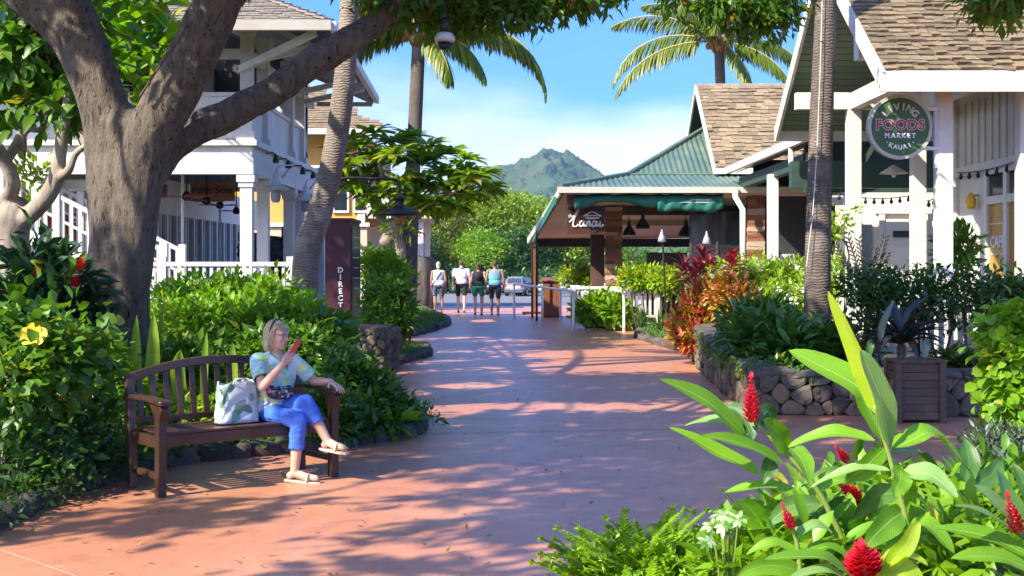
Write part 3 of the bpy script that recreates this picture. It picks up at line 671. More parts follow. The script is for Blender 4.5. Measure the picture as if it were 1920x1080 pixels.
for nm, sts in (('letter', [[(-.1,.25),(.25,.6),(.5,1.05),(.55,1.2),(.42,1.1),(.2,.5),(.12,.1),(.25,.0),(.45,.12)]]),
                ('letter', [[(.78,.3),(.62,.32),(.5,.15),(.58,.0),(.74,.15),(.8,.32),(.76,.05),(.9,.1)]]),
                ('letter', [[(.94,.32),(.92,.0)], [(.93,.12),(1.05,.32),(1.12,.28),(1.10,.05),(1.22,.08)]]),
                ('letter', [[(1.5,.3),(1.36,.32),(1.24,.15),(1.32,.0),(1.46,.15),(1.53,.32),(1.5,.05),(1.62,.1)]]),
                ('letter', [[(1.72,.32),(1.68,.05),(1.8,.02),(1.9,.14)]])):
    mm = MB()
    for s_ in sts: stroke(sc(s_), .02, 31.22, mm)
    mm.build(nm, LETW, sp_, smooth=True)
mm = MB(); stroke(sc([(.72,.62),(1.1,.82),(1.25,.88),(1.4,.82),(1.78,.62)]), .014, 31.22, mm)
stroke(sc([(.72,.62),(1.25,.66),(1.78,.62)]), .012, 31.22, mm); mm.build('roof_mark', LETW, sp_, smooth=True)
mm = MB(); stroke(sc([(.85,.52),(1.25,.50),(1.66,.52)]), .02, 31.22, mm); mm.build('roof_mark', LETW, sp_, smooth=True)
text_at('the', .12, (1.45, 31.22, 2.83), LETW, sp_)
# dome pendants inside
def dome_lamp(x, y, z, r, label):
    t = thing('dome_pendant', label, 'lamp', (x, y, z), 'dome lamps hanging in the restaurant')
    MB().lathe((x, y, z), [(r, 0), (r*1.02, .03), (r*.85, .14*r/.22), (r*.5, .26*r/.22), (r*.26, .32*r/.22), (r*.22, .45*r/.22), (r*.05, .5*r/.22)], 18).build('shade', BLACK, t, smooth=True)
    MB().tube([(x, y, z + .48*r/.22), (x, y, 3.2 - (y - 31) * .082)], .012, 5).build('cord', BLACK, t)
dome_lamp(3.02, 33.0, 2.40, .17, 'lower black dome lamp beside the ledge stone pillar')
dome_lamp(3.33, 32.6, 2.56, .18, 'higher black dome lamp second from the ledge stone pillar')
dome_lamp(4.62, 34.0, 2.4, .2, 'black dome lamp behind the pale tiki torch by the glass front')
dome_lamp(5.0, 33.0, 2.55, .2, 'black dome lamp reflected dark beside the glass front doors')
def tiki(px, pt, d, label):
    p = P(px, pt, d); t = thing('tiki_torch', label, 'torch', (p.x, d, 0), 'tiki torches in the planting')
    MB().tube([(p.x + .12, d, .0), (p.x + .02, d, p.z - .28)], .022, 6).build('pole', IRON, t)
    MB().lathe((p.x, d, p.z - .3), [(.04, 0), (.10, .02), (.075, .12), (.03, .22), (.012, .3)], 10).build('snuffer_cone', MAT('torch_metal', (.45, .47, .50), .35, metal=.3), t, smooth=True)
tiki(1241, 430, 29.5, 'tiki torch with pale cone standing before the tan restaurant ceiling'); tiki(1325, 433, 28.5, 'tiki torch with pale cone rising behind the tall red ti plant')
# steep shingle roof above
gl = thing('roof_gable', 'steep shingle gable rising behind the green corrugated roof', 'roof', (5.2, 36, 0))
g0, g1_, gz0, gz1 = 32.7, 36.0, 4.12, 6.66
for sgn in (1, -1):
    ye = 36 - 3.3 * sgn; s = V((0, 3.3 * sgn, gz1 - gz0)); o0 = V((5.17, ye, gz0))
    MB().prism([o0, o0 + s, o0 + s - V((0, 0, .10)), o0 - V((0, 0, .10))], (7.5, 0, 0)).build('roof_deck', DKGREEN, gl)
    MB().prism([o0 + V((-.03, 0, -.16)), o0 + s + V((-.03, 0, -.16)), o0 + s + V((-.03, 0, .04)), o0 + V((-.03, 0, .04))], (.05, 0, 0)).build('rake_board', WHITE, gl)
    if sgn == 1:
        shingle_roof(gl, o0 + V((.02, 0, .0)), (1, 0, 0), s, 7.4, s.length, SHINGLE, .19, .24, singles=lambda x, y: x < 3.0, limit=295, thick=.04)
        BX('eave_board', CREAM, gl, 5.15, 12.6, ye-.04, ye-.002, gz0-.16, gz0-.01)
MB().beam((5.15, 36, gz1+.03), (12.6, 36, gz1+.03), .14, .08).build('ridge_cap', SHINGLE_G, gl)
MB().prism([(5.55, 33.0, 4.2), (5.55, 39.0, 4.2), (5.55, 36, 6.5)], (.08, 0, 0)).build('gable_vent', DARK, gl)
BX('support_wall', DKGREEN, gl, 5.7, 12.4, 33.2, 38.8, 3.6, 4.15)

# ------------------------------------------------------------------ left two-storey building
lb = thing('balcony_building', 'white two-storey shop building with balcony columns and shingle hip roof', 'building', (-6, 27, 0))
BX('deck', GREY_W, lb, -14, -5.0, 25.6, 42, .0, .6)
BX('upper_floor', WHITE, lb, -14, -5.25, 25.85, 36.2, 3.8, 4.13)
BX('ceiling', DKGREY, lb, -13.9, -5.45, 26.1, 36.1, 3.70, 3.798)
BX('front_beam', WHITE, lb, -14, -5.22, 25.82, 26.12, 3.48, 3.799); BX('side_beam', WHITE, lb, -5.52, -5.225, 26.122, 36.2, 3.48, 3.799)
BX('floor_moulding', WHITE, lb, -14, -5.14, 25.74, 25.848, 4.05, 4.16); BX('floor_moulding', WHITE, lb, -5.248, -5.14, 25.85, 36.2, 4.05, 4.16)
for y in (26.0, 27.7, 30.9, 32.5, 35.9):
    for z0, z1, nm in ((.6, 3.48, 'column'), (4.13, 6.55, 'upper_column'))[:2 if y < 34 else 1]:
        m = MB().box(-5.5, -5.26, y-.12, y+.12, z0, z1)
        m.box(-5.56, -5.20, y-.18, y+.18, z1-.16, z1-.02).box(-5.53, -5.23, y-.15, y+.15, z1-.26, z1-.16).box(-5.56, -5.20, y-.18, y+.18, z0, z0+.22)
        m.build(nm, WHITE, lb)
for x in (-9.6, -13.0):
    for z0, z1, nm in ((.6, 3.48, 'column'), (4.13, 6.55, 'upper_column')): MB().box(x-.12, x+.12, 25.88, 26.12, z0, z1).box(x-.18, x+.18, 25.82, 26.18, z1-.16, z1-.02).build(nm, WHITE, lb)
# balcony panels: boards side by side under a rail
bd = MB().box(-.075, .075, -.02, .02, 0, .86).mesh('rail_board'); bd.materials.append(WHITE)
for k in range(54): inst('rail_board', bd, lb, (-13.8 + k*.155, 25.98, 4.2))
bd2 = MB().box(-.02, .02, -.075, .075, 0, .86).mesh('rail_board'); bd2.materials.append(WHITE)
for k in range(42): inst('rail_board', bd2, lb, (-5.38, 26.2 + k*.155, 4.2))
BX('top_rail', WHITE, lb, -14, -5.3, 25.92, 26.04, 5.06, 5.14); BX('top_rail', WHITE, lb, -5.44, -5.32, 26.15, 32.7, 5.06, 5.14)
BX('upper_wall', GREY_W, lb, -14, -8.0, 30.0, 30.2, 4.13, 6.9); BX('upper_side_wall', GREY_W, lb, -8.2, -8.0, 30.2, 34.4, 4.13, 6.9)
MB().prism([(-8.2, 34.4, 4.13), (-5.5, 34.4, 4.13), (-5.5, 34.4, 6.85), (-8.2, 34.4, 8.1)], (0, .1, 0)).build('rear_shade_wall', DKGREY, lb)  # dark wall added behind the balcony to stand in for shade under the roof
BX('rear_panel', GREY_W, lb, -7.9, -5.6, 34.36, 34.399, 4.9, 6.0)
BX('upper_window', GLASSDK, lb, -7.995, -7.96, 31.5, 33.0, 4.6, 6.2)
for x in (-12.6, -10.6, -9.2): BX('upper_window', GLASSDK, lb, x, x+.8, 29.95, 29.998, 4.7, 6.0); BX('window_frame', WHITE, lb, x-.08, x+.88, 29.97, 29.999, 4.6, 6.1)
# roof
e0, e1, e2 = V((-14, 24.45, 6.25)), V((-3.49, 24.45, 6.25)), V((-3.75, 34.8, 6.16))
hp, rg, hb = V((-8.5, 29.2, 8.7)), V((-14, 29.2, 8.7)), V((-8.7, 30.5, 8.7))
MB().add([e0, e1, hp, rg, e2, hb], [(0, 1, 2, 3), (1, 4, 5, 2)]).build('roof_deck', SHINGLE_G, lb)
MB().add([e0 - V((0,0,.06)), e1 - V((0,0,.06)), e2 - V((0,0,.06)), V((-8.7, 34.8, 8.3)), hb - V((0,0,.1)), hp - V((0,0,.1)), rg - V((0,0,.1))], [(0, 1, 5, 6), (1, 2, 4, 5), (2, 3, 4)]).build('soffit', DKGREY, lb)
fs = hp - e1; su = V((0, 4.75, 2.45)); wd = 10.51
shingle_roof(lb, (-14, 24.45, 6.28), (1, 0, 0), su, wd, su.length, SHINGLE_G, .16, .22, inside=lambda x, y: x < wd - 5.01 * (y / su.length), thick=.04)
ss = V((-4.95, .0, 2.54)); uu = (e2 - e1)
shingle_roof(lb, e1 + V((0, 0, .03)), uu, ss, uu.length, ss.length, SHINGLE_G, .16, .22, inside=lambda x, y: x > 5.2 * (y / ss.length), thick=.03)
hm = MB()
for k in range(26): 
    p = e1.lerp(hp, k / 26); q = e1.lerp(hp, (k + 1.25) / 26); hm.beam(p + V((0, 0, .09)), q + V((0, 0, .06)), .26, .04)
ho = hm.build('hip_shingles', SHINGLE_G, lb); ho['kind'] = 'stuff'
MB().prism([(-14, 24.31, 6.11), (-14, 24.43, 6.11), (-14, 24.43, 6.29), (-14, 24.25, 6.29)], (10.56, 0, 0)).build('gutter', CREAM, lb)
MB().beam(e1 + V((.08, -.05, -.05)), e2 + V((.08, 0, -.05)), .12, .18).build('side_gutter', WHITE, lb)
MB().beam(e2 + V((0, .03, -.07)), V((-8.7, 34.83, 8.3)), .05, .2).build('rear_fascia', WHITE, lb)
MB().beam(e2 + V((-.05, .0, -.16)), V((-5.3, 34.75, 6.0)), .06, .12).build('bracket_beam', WHITE, lb)
for y in (26.0, 30.9, 32.5): 
    MB().beam((-5.38, y, 5.75), (-3.7, y - .6, 6.02), .09, .12).build('bracket_beam', WHITE, lb)
MB().beam((-5.5, 25.9, 5.6), (-3.8, 24.7, 6.12), .1, .14).build('hip_rafter', WHITE, lb)
MB().beam((-5.38, 26.1, 5.92), (-5.38, 34.4, 5.92), .14, .2).build('plate_beam', WHITE, lb); MB().beam((-13.9, 26.0, 5.92), (-5.45, 26.0, 5.92), .14, .2).build('plate_beam', WHITE, lb)
for x in (-12.5, -11, -9.5, -8, -6.5): MB().beam((x, 24.55, 6.1), (x, 29, 8.38), .07, .12).build('rafter', DKGREY, lb)
for y in (27.0, 28.6, 30.2, 31.8, 33.4): MB().beam((-3.75, y, 6.02), (-8.2, y, 8.2), .07, .12).build('rafter', GREY_W, lb)
# ground-floor shopfront
BX('shop_wall', WHITE, lb, -8.5, -8.3, 27.0, 42, 2.85, 3.7); BX('shop_base', WHITE, lb, -8.5, -8.3, 27.0, 42, .6, .72)
BX('front_wall', WHITE, lb, -14, -8.5, 29.8, 30.0, .6, 3.7)
y = 28.2
while y < 41:
    fr = BX('door_frame', WHITE, lb, -8.46, -8.29, y, y + .14, .72, 2.85)
    BX('door_pane', GLASSDK if int(y * 3) % 3 else GLASSLT, lb, -8.42, -8.39, y + .14, y + .86, .72, 2.85)
    BX('door_stile', GREY_W, lb, -8.44, -8.33, y + .45, y + .53, .72, 2.85)
    y += .86
BX('shutter', DKGREY, lb, -8.36, -8.29, 27.1, 28.15, .72, 2.8)
for k in range(4): BX('shutter_slat', GREY_W, lb, -8.289, -8.26, 27.15 + k*.26, 27.25 + k*.26, .8, 2.75)
BX('red_canopy', DKRED, lb, -9.9, -8.0, 29.0, 29.7, 3.2, 3.5)
for x, yy in ((-6.95, 27.0), (-7.3, 32.0)): MB().tube([(x, yy, .6), (x, yy, 3.7)], .035, 6).build('thin_post', WHITE, lb)
# spotlights along the side fascia
def spot(y):
    m = MB().tube([(-5.21, y, 4.0), (-5.05, y, 4.02), (-5.0, y, 3.97)], .014, 6).lathe((-5.0, y, 3.80), [(.07, 0), (.065, .1), (.03, .17)], 10)
    t = tag(m.build('spot_lamp', BLACK, None), None, 'lamp', 'small black spot lamps on the balcony fascia'); return t
for y, lab in ((27.1, 'small black spot lamp on the white fascia nearest the corner column'), (28.6, 'small black spot lamp above the white barn lantern arm'), (30.6, 'small black spot lamp third along the white fascia'), (32.2, 'small black spot lamp at the far end of the white fascia')):
    spot(y)['label'] = lab
bl = thing('barn_lantern', 'white barn lantern on a curved arm beside the second porch column', 'lamp', (-5.0, 28.2, 3.2))
p = P(517, 350, 27.2)
MB().tube([(-5.22, 29.1, 3.62), (-5.05, 28.9, 3.8), (p.x + .25, 28.2, 3.86), (p.x + .02, 27.4, 3.75), (p.x, 27.2, 3.62)], .018, 7).build('arm', WHITE, bl, smooth=True)
MB().lathe(p + V((0, 0, -.08)), [(.30, 0), (.28, .05), (.12, .12), (.07, .2), (.06, .34), (.02, .38)], 20).build('shade', WHITE, bl, smooth=True)
MB().lathe(p + V((0, 0, -.34)), [(.06, 0), (.10, .05), (.11, .18), (.09, .26)], 12).build('glass_globe', GLASSLT, bl, smooth=True)
bl2 = copy_tree(bl); bl2.location = bl.location + V((.05, 3.6, -.05)); bl2['label'] = 'white barn lantern further along the fascia beside the leaning palm'
bl['group'] = bl2['group'] = 'white barn lanterns on the shop building'
# hanging fans under the porch ceiling
for i, (px, py, d, lab) in enumerate(((350, 369, 27.0, 'ceiling fan nearest the big tree trunk under the dark porch ceiling'), (387, 377, 29.3, 'ceiling fan second from the big tree in front of the orange sign'), (412, 385, 31.5, 'ceiling fan third from the big tree under the orange sign'), (443, 396, 34.0, 'ceiling fan closest to the corner column under the porch'))):
    q = P(px, py, d); t = thing('ceiling_fan', lab, 'fan', q, 'ceiling fans under the shop porch')
    MB().tube([q + V((0, 0, .1)), V((q.x, q.y, 3.7))], .02, 6).build('rod', IRON, t)
    MB().lathe(q + V((0, 0, -.08)), [(.05, 0), (.10, .04), (.09, .12), (.04, .2)], 12).build('motor', IRON, t, smooth=True)
    for k in range(5):
        a = k * 2 * PI / 5 + i; MB().beam(q + V((math.cos(a)*.1, math.sin(a)*.1, 0)), q + V((math.cos(a)*.5, math.sin(a)*.5, .01)), .11, .014).build('blade', REDWOOD, t)
os_ = thing('hanging_sign', 'orange wooden shop sign with dark lettering hung under the porch ceiling', 'sign', (-7.0, 30, 3.3))
a, b = P(357, 341, 30.0), P(440, 377, 30.0)
BX('sign_board', MAT('orange_sign_wood', (.32, .115, .03), .55, (.40, .16, .05), 3), os_, a.x, b.x, 30.0, 30.05, b.z, a.z)
text_at('Palm Sole', .24, ((a.x+b.x)/2, 29.985, (a.z+b.z)/2 + .03), MAT('dark_lettering', (.05, .03, .02), .6), os_, bold=.006)
for x in (a.x + .15, b.x - .15): MB().tube([(x, 30.02, a.z), (x, 30.02, 3.7)], .008, 5).build('hanger', IRON, os_)
# lava stone piers on the deck
def lava_pier(x0, x1, y0, z0, z1, label, cat='pier', depth=.5):
    t = thing('stone_pier', label, cat, ((x0+x1)/2, y0, z0), 'lava stone piers by the shop porch')
    BX('pier_core', MORTAR, t, x0+.04, x1-.04, y0+.05, y0+depth, z0, z1-.03)
    z = z0
    while z < z1 - .03:
        h = min(random.uniform(.16, .3), z1 - z); x = x0
        while x < x1 - .02:
            w = min(random.uniform(.2, .4), x1 - x)
            inst('stone', random.choice(ROCKS[:6]), t, (x + w/2, y0 + .06, z + h/2), (0, random.uniform(-.15, .15), 0), (w*1.12, .26, h*1.12)); x += w
        z += h
    return t
lava_pier(-7.05, -6.45, 33.0, .6, 2.46, 'reddish lava stone pier behind the front corner column'); lava_pier(-6.55, -6.05, 34.6, .6, 2.4, 'dark lava stone pier right behind the second porch column')
lava_pier(-6.4, -5.9, 36.5, .6, 2.2, 'dark lava stone block below the small notice board')
nb = thing('notice_board', 'small dark framed notice on the white column near the leaning palm', 'notice', (-5.6, 33, 2.4))
q = P(536, 435, 32.2); BX('board', DKGREY, nb, q.x-.11, q.x+.11, 32.18, 32.22, q.z-.12, q.z+.12); BX('paper', GREY_W, nb, q.x-.07, q.x+.07, 32.165, 32.179, q.z-.08, q.z+.08)

# staircase on the left
st = thing('staircase', 'white wooden staircase with balusters behind the small bare-limbed tree', 'stairs', (-9, 26, 0))
SY = 25.0
def sz_(x): return 2.42 - .52 * (x + 9.6)
MB().prism([(-11.6, SY, sz_(-11.6)), (-6.75, SY, sz_(-6.75)), (-6.75, SY, sz_(-6.75)-.28), (-11.6, SY, sz_(-11.6)-.28)], (0, .06, 0)).build('stringer', WHITE, st)
MB().prism([(-11.6, SY+1.4, sz_(-11.6)), (-6.75, SY+1.4, sz_(-6.75)), (-6.75, SY+1.4, sz_(-6.75)-.28), (-11.6, SY+1.4, sz_(-11.6)-.28)], (0, .06, 0)).build('stringer', WHITE, st)
k = 0; x = -11.5
while x < -6.85: BX('tread', GREY_W, st, x, x+.32, SY+.07, SY+1.39, sz_(x+.3)-.08, sz_(x+.3)-.03); x += .33
bs = MB().box(-.03, .03, -.025, .025, 0, .92).mesh('baluster'); bs.materials.append(WHITE)
for yy in (SY+.03, SY+1.43):
    x = -11.5
    while x < -6.8: inst('baluster', bs, st, (x, yy, sz_(x))); x += .17
    MB().beam((-11.6, yy, sz_(-11.6)+.95), (-6.75, yy, sz_(-6.75)+.95), .09, .08).build('handrail', WHITE, st); MB().beam((-11.6, yy, sz_(-11.6)+.5), (-6.75, yy, sz_(-6.75)+.5), .04, .05).build('mid_rail', WHITE, st)
    for x in (-10.4, -8.9, -6.8): BX('newel', WHITE, st, x-.07, x+.07, yy-.07, yy+.07, sz_(x)-.2, sz_(x)+1.1)
lo = thing('landing', 'white stair landing with tall balusters above the lower flight', 'landing', (-10, 26.6, 3.2))
BX('landing_floor', WHITE, lo, -12.5, -8.2, 26.45, 27.4, 3.22, 3.40)
BX('landing_rail', WHITE, lo, -12.5, -8.2, 26.46, 26.56, 4.55, 4.63); BX('bottom_rail', WHITE, lo, -12.5, -8.2, 26.47, 26.55, 3.52, 3.58)
b3 = MB().box(-.025, .025, -.025, .025, 0, .97).mesh('baluster'); b3.materials.append(WHITE)
for k in range(32): inst('baluster', b3, lo, (-12.4 + k*.13, 26.51, 3.58))
for x in (-12.4, -8.3): BX('landing_post', WHITE, lo, x-.07, x+.07, 27.2, 27.34, .6, 3.22)
MB().prism([(-9.4, 27.41, 2.55), (-8.2, 27.41, 2.55), (-8.2, 27.41, 3.21)], (0, .1, 0)).build('landing_gusset', CREAM, lo)
wl_ = thing('under_stair_wall', 'dark red wall behind the white stair balusters', 'wall', (-9.5, 27.8, 0))
BX('panel', DKRED, wl_, -13, -8.55, 27.6, 27.8, .6, 2.75)
for k in range(7): BX('wall_batten', DKRED, wl_, -12.8 + k*.6, -12.74 + k*.6, 27.57, 27.599, .62, 2.7)
rl = thing('deck_railing', 'white deck railing with square balusters behind the bright hedge', 'railing', (-6, 24, 0))
BX('top_rail', WHITE, rl, -11, -4.1, 23.95, 24.07, 1.62, 1.70); BX('bottom_rail', WHITE, rl, -11, -4.1, 23.97, 24.05, .80, .86)
b4 = MB().box(-.028, .028, -.028, .028, 0, .76).mesh('baluster'); b4.materials.append(WHITE)
for k in range(50): inst('baluster', b4, rl, (-10.9 + k*.135, 24.01, .86))
for x in (-9.0, -6.55, -4.15): BX('rail_post', WHITE, rl, x-.07, x+.07, 23.94, 24.08, .0, 1.8)
BX('deck_skirt', WHITE, rl, -11, -4.1, 24.1, 24.2, .05, .78)

# ------------------------------------------------------------------ yellow building behind
yb = thing('yellow_building', 'yellow two-storey building with brown shingle roof behind the leaning palm', 'building', (-7, 46, 0))
BX('wall', YELLOWW, yb, -14, -5.3, 46, 56, 3.1, 6.35); BX('lower_band', TAN, yb, -14, -5.2, 45.9, 56, 2.3, 3.05); BX('lower_wall', WHITE, yb, -14, -5.3, 46, 56, 0, 2.3)
BX('corner_board', CREAM, yb, -5.55, -5.28, 45.95, 45.999, 3.1, 6.35); BX('belt_board', WHITE, yb, -14, -5.1, 45.8, 45.898, 3.0, 3.14)
k_ = V((-4.6, 45.2, 6.42)); MB().add([(-14, 45.2, 6.42), k_, (-8.6, 50, 9.0), (-14, 50, 9.0), (-4.6, 57, 6.42), (-8.6, 52, 9.0)], [(0, 1, 2, 3), (1, 4, 5, 2)]).build('roof_deck', SHINGLE, yb)
sy = V((0, 4.8, 2.58)); shingle_roof(yb, (-14, 45.2, 6.44), (1, 0, 0), sy, 9.4, sy.length, SHINGLE, .24, .4, keep=lambda x, y: x > 4, inside=lambda x, y: x < 9.4 - 4.0 * (y / sy.length), thick=.05)
BX('eave_board', CREAM, yb, -14, -4.6, 45.1, 45.198, 6.24, 6.44)
for k in range(3): 
    w = BX('window', WHITE, yb, -7.2 + k*.75, -6.6 + k*.75, 45.9, 45.998, 3.5, 5.2); BX('pane', GLASSDK, w, -7.12 + k*.75, -6.68 + k*.75, 45.88, 45.899, 3.6, 5.1)
BX('shop_window', GLASSDK, yb, -6.6, -5.5, 45.95, 45.998, .6, 2.0); BX('window_frame', WHITE, yb, -6.1, -6.02, 45.9, 45.949, .6, 2.0)
pc = thing('porch', 'white porch with slim columns on dark stone bases left of the walkers', 'porch', (-3.5, 45, 0))
for x, y in ((-3.3, 46.2), (-3.15, 47.6)):
    c = MB().box(x-.1, x+.1, y-.1, y+.1, 1.85, 3.3).box(x-.15, x+.15, y-.15, y+.15, 3.2, 3.3).build('column', WHITE, pc)
    m = rock_mesh('stone_base', int(x*100), LAVA, 2, .06, .8); inst('stone_base', m, pc, (x, y, .92), None, (.62, .62, 1.9))
MB().prism([(-5.2, 45.8, 3.3), (-2.7, 45.8, 3.3), (-3.9, 45.8, 4.0), (-5.2, 45.8, 4.0)], (0, 6, 0)).build('porch_roof', WHITE, pc)
bs_ = thing('hanging_sign', 'blue and white board hung beside the slim white porch columns', 'sign', (-3.7, 45.7, 2.6))
BX('sign_board', WHITE, bs_, -3.85, -3.5, 45.7, 45.74, 2.35, 2.85); BX('blue_band', MAT('blue_paint', (.03, .05, .25), .5), bs_, -3.85, -3.5, 45.68, 45.699, 2.4, 2.55); MB().tube([(-3.68, 45.72, 2.85), (-3.68, 45.9, 3.3)], .012, 5).build('hanger', IRON, bs_)
# ------------------------------------------------------------------ organic bodies: tapered capsules and ellipsoids fused into one skin
def capsule(m, p, q, r0, r1, n=12):
    p, q = V(p), V(q); d = q - p
    if d.length < 1e-6: d = V((0, 0, 1e-4)); q = p + d
    d.normalize(); u = d.orthogonal().normalized(); w = d.cross(u); rings = []
    for a in (-80, -50, -20): rings.append((p + d * r0 * math.sin(math.radians(a)), r0 * math.cos(math.radians(a))))
    for a in (20, 50, 80): rings.append((q + d * r1 * math.sin(math.radians(a)), r1 * math.cos(math.radians(a))))
    vs = [c + (u * math.cos(2*PI*k/n) + w * math.sin(2*PI*k/n)) * r for c, r in rings for k in range(n)]
    fs = [(i*n+k, i*n+(k+1) % n, (i+1)*n+(k+1) % n, (i+1)*n+k) for i in range(5) for k in range(n)] + [tuple(range(n))[::-1], tuple(5*n+k for k in range(n))]
    m.add(vs, fs)
def ellipsoid(m, c, r, R=None, n=16, h=10):
    c = V(c); R = R or Matrix.Identity(3); vs = []
    for j in range(1, h):
        t = PI * j / h
        vs += [c + R @ V((r[0]*math.sin(t)*math.cos(2*PI*k/n), r[1]*math.sin(t)*math.sin(2*PI*k/n), r[2]*math.cos(t))) for k in range(n)]
    vs += [c + R @ V((0, 0, r[2])), c + R @ V((0, 0, -r[2]))]; a = (h-1)*n
    fs = [(j*n+k, (j+1)*n+k, (j+1)*n+(k+1) % n, j*n+(k+1) % n) for j in range(h-2) for k in range(n)]
    fs += [(a, k, (k+1) % n) for k in range(n)] + [(a+1, (h-2)*n+(k+1) % n, (h-2)*n+k) for k in range(n)]
    m.add(vs, fs)
def fuse(name, m, voxel, smooth=6, factor=.5):
    me = m.mesh(name); o = bpy.data.objects.new(name, me); COL.objects.link(o)
    r = o.modifiers.new('r', 'REMESH'); r.mode = 'VOXEL'; r.voxel_size = voxel; r.use_smooth_shade = True
    if smooth: s = o.modifiers.new('s', 'SMOOTH'); s.iterations = smooth; s.factor = factor
    bpy.context.view_layer.update()
    new = bpy.data.meshes.new_from_object(o.evaluated_get(bpy.context.evaluated_depsgraph_get())); new.name = name
    bpy.data.objects.remove(o); bpy.data.meshes.remove(me); new.materials.clear()
    new.polygons.foreach_set('use_smooth', [True] * len(new.polygons)); return new
def curve_pts(pts, k=6):
    pts = [V(p) for p in pts]; out = []
    for i in range(len(pts) - 1):
        p0, p1, p2, p3 = pts[max(i-1, 0)], pts[i], pts[i+1], pts[min(i+2, len(pts)-1)]
        for j in range(k):
            t = j / k; out.append(.5 * (2*p1 + (p2-p0)*t + (2*p0-5*p1+4*p2-p3)*t*t + (3*p1-p0-3*p2+p3)*t**3))
    out.append(pts[-1]); return out
def limb(m, pts, rad, k=6):
    c = curve_pts(pts, k); r = np.interp(np.linspace(0, len(rad)-1, len(c)), range(len(rad)), rad)
    for i in range(len(c)-1): capsule(m, c[i], c[i+1], r[i], r[i+1])
    return c
def bark(name, c1, c2, sx=9, sz=1.2, b=1.0):
    return MAT(name, c1, .85, c2, 1.6, (sx/3, sx/3, sz), b, 7, (sx/3, sx/3, sz*.5), dirt=tuple(x*.55 for x in c1), dscale=1.4)
def bark_material():
    m, n, l, out = nodes_of('monkeypod_bark'); b = n.new('ShaderNodeBsdfPrincipled'); l.new(b.outputs[0], out.inputs[0]); b.inputs['Roughness'].default_value = .9; b.inputs['Specular IOR Level'].default_value = .25
    tc = n.new('ShaderNodeTexCoord').outputs['Object']; wv = n.new('ShaderNodeTexNoise'); wv.inputs['Scale'].default_value = 2.5; l.new(tc, wv.inputs['Vector'])
    wp = n.new('ShaderNodeVectorMath'); wp.operation = 'MULTIPLY_ADD'; wp.inputs[1].default_value = (.22, .22, .22); l.new(wv.outputs['Color'], wp.inputs[0]); l.new(tc, wp.inputs[2]); v = wp.outputs[0]
    a = noise(n, l, v, 9, 7, .7, (1.6, 1.6, .28)); f = noise(n, l, v, 22, 6, .7, (1.5, 1.5, .35)); g = noise(n, l, tc, 1.3, 5, .65); h = noise(n, l, tc, 45, 4, .7)
    c = mixc(n, l, ramp(n, l, a, .32, .68), (.105, .083, .062), (.25, .20, .15)); c = mixc(n, l, ramp(n, l, f, .44, .36), c, (.022, .016, .011))
    c = mixc(n, l, ramp(n, l, g, .54, .66), c, (.25, .20, .148)); c = mixc(n, l, ramp(n, l, noise(n, l, tc, 3.1, 6, .7), .60, .68), c, (.13, .135, .10)); c = mixc(n, l, ramp(n, l, h, .62, .7), c, (.05, .038, .028)); l.new(c, b.inputs['Base Color'])
    ad = n.new('ShaderNodeMath'); ad.operation = 'MULTIPLY_ADD'; ad.inputs[1].default_value = .7; l.new(f, ad.inputs[0]); l.new(a, ad.inputs[2]); ad2 = n.new('ShaderNodeMath'); ad2.operation = 'MULTIPLY_ADD'; ad2.inputs[1].default_value = .25; l.new(h, ad2.inputs[0]); l.new(ad.outputs[0], ad2.inputs[2])
    bp = n.new('ShaderNodeBump'); bp.inputs['Strength'].default_value = 1.0; bp.inputs['Distance'].default_value = .07; l.new(ad2.outputs[0], bp.inputs['Height']); l.new(bp.outputs[0], b.inputs['Normal']); return m
BARK = bark_material()
BARK_PALE = bark('pale_bark', (.20, .16, .115), (.38, .32, .25), 6, 2)
BARK_DK = bark('dark_bark', (.06, .045, .03), (.12, .09, .06))
def ring_bark(name, c1, c2, pitch=26):
    m, n, l, out = nodes_of(name); b = n.new('ShaderNodeBsdfPrincipled'); l.new(b.outputs[0], out.inputs[0]); b.inputs['Roughness'].default_value = .85
    tc = n.new('ShaderNodeTexCoord').outputs['Object']
    f = noise(n, l, tc, 3, 6, .65, (3, 3, 1)); c = mixc(n, l, ramp(n, l, f, .3, .7), c1, c2)
    w = n.new('ShaderNodeTexWave'); w.wave_type = 'BANDS'; w.bands_direction = 'Z'; w.inputs['Scale'].default_value = pitch / 8; w.inputs['Distortion'].default_value = 7; w.inputs['Detail'].default_value = 3; w.inputs['Detail Scale'].default_value = 1.5; l.new(tc, w.inputs[0])
    c = mixc(n, l, ramp(n, l, w.outputs['Fac'], .84, 1.05), c, tuple(x * .55 for x in c1))
    f3 = noise(n, l, tc, 1.2, 5, .7); c = mixc(n, l, ramp(n, l, f3, .52, .66), c, tuple(min(1, x * 1.45) for x in c2))
    l.new(c, b.inputs['Base Color']); bp = n.new('ShaderNodeBump'); bp.inputs['Strength'].default_value = .7; bp.inputs['Distance'].default_value = .010
    ad = n.new('ShaderNodeMath'); ad.operation = 'ADD'; l.new(w.outputs['Fac'], ad.inputs[0]); l.new(noise(n, l, tc, 18, 6, .7), ad.inputs[1]); l.new(ad.outputs[0], bp.inputs['Height']); l.new(bp.outputs[0], b.inputs['Normal'])
    return m
PALMBARK = ring_bark('palm_bark', (.15, .115, .085), (.27, .22, .17), 64)
PALMBARK_DK = ring_bark('dark_palm_bark', (.085, .065, .048), (.16, .125, .095), 64)

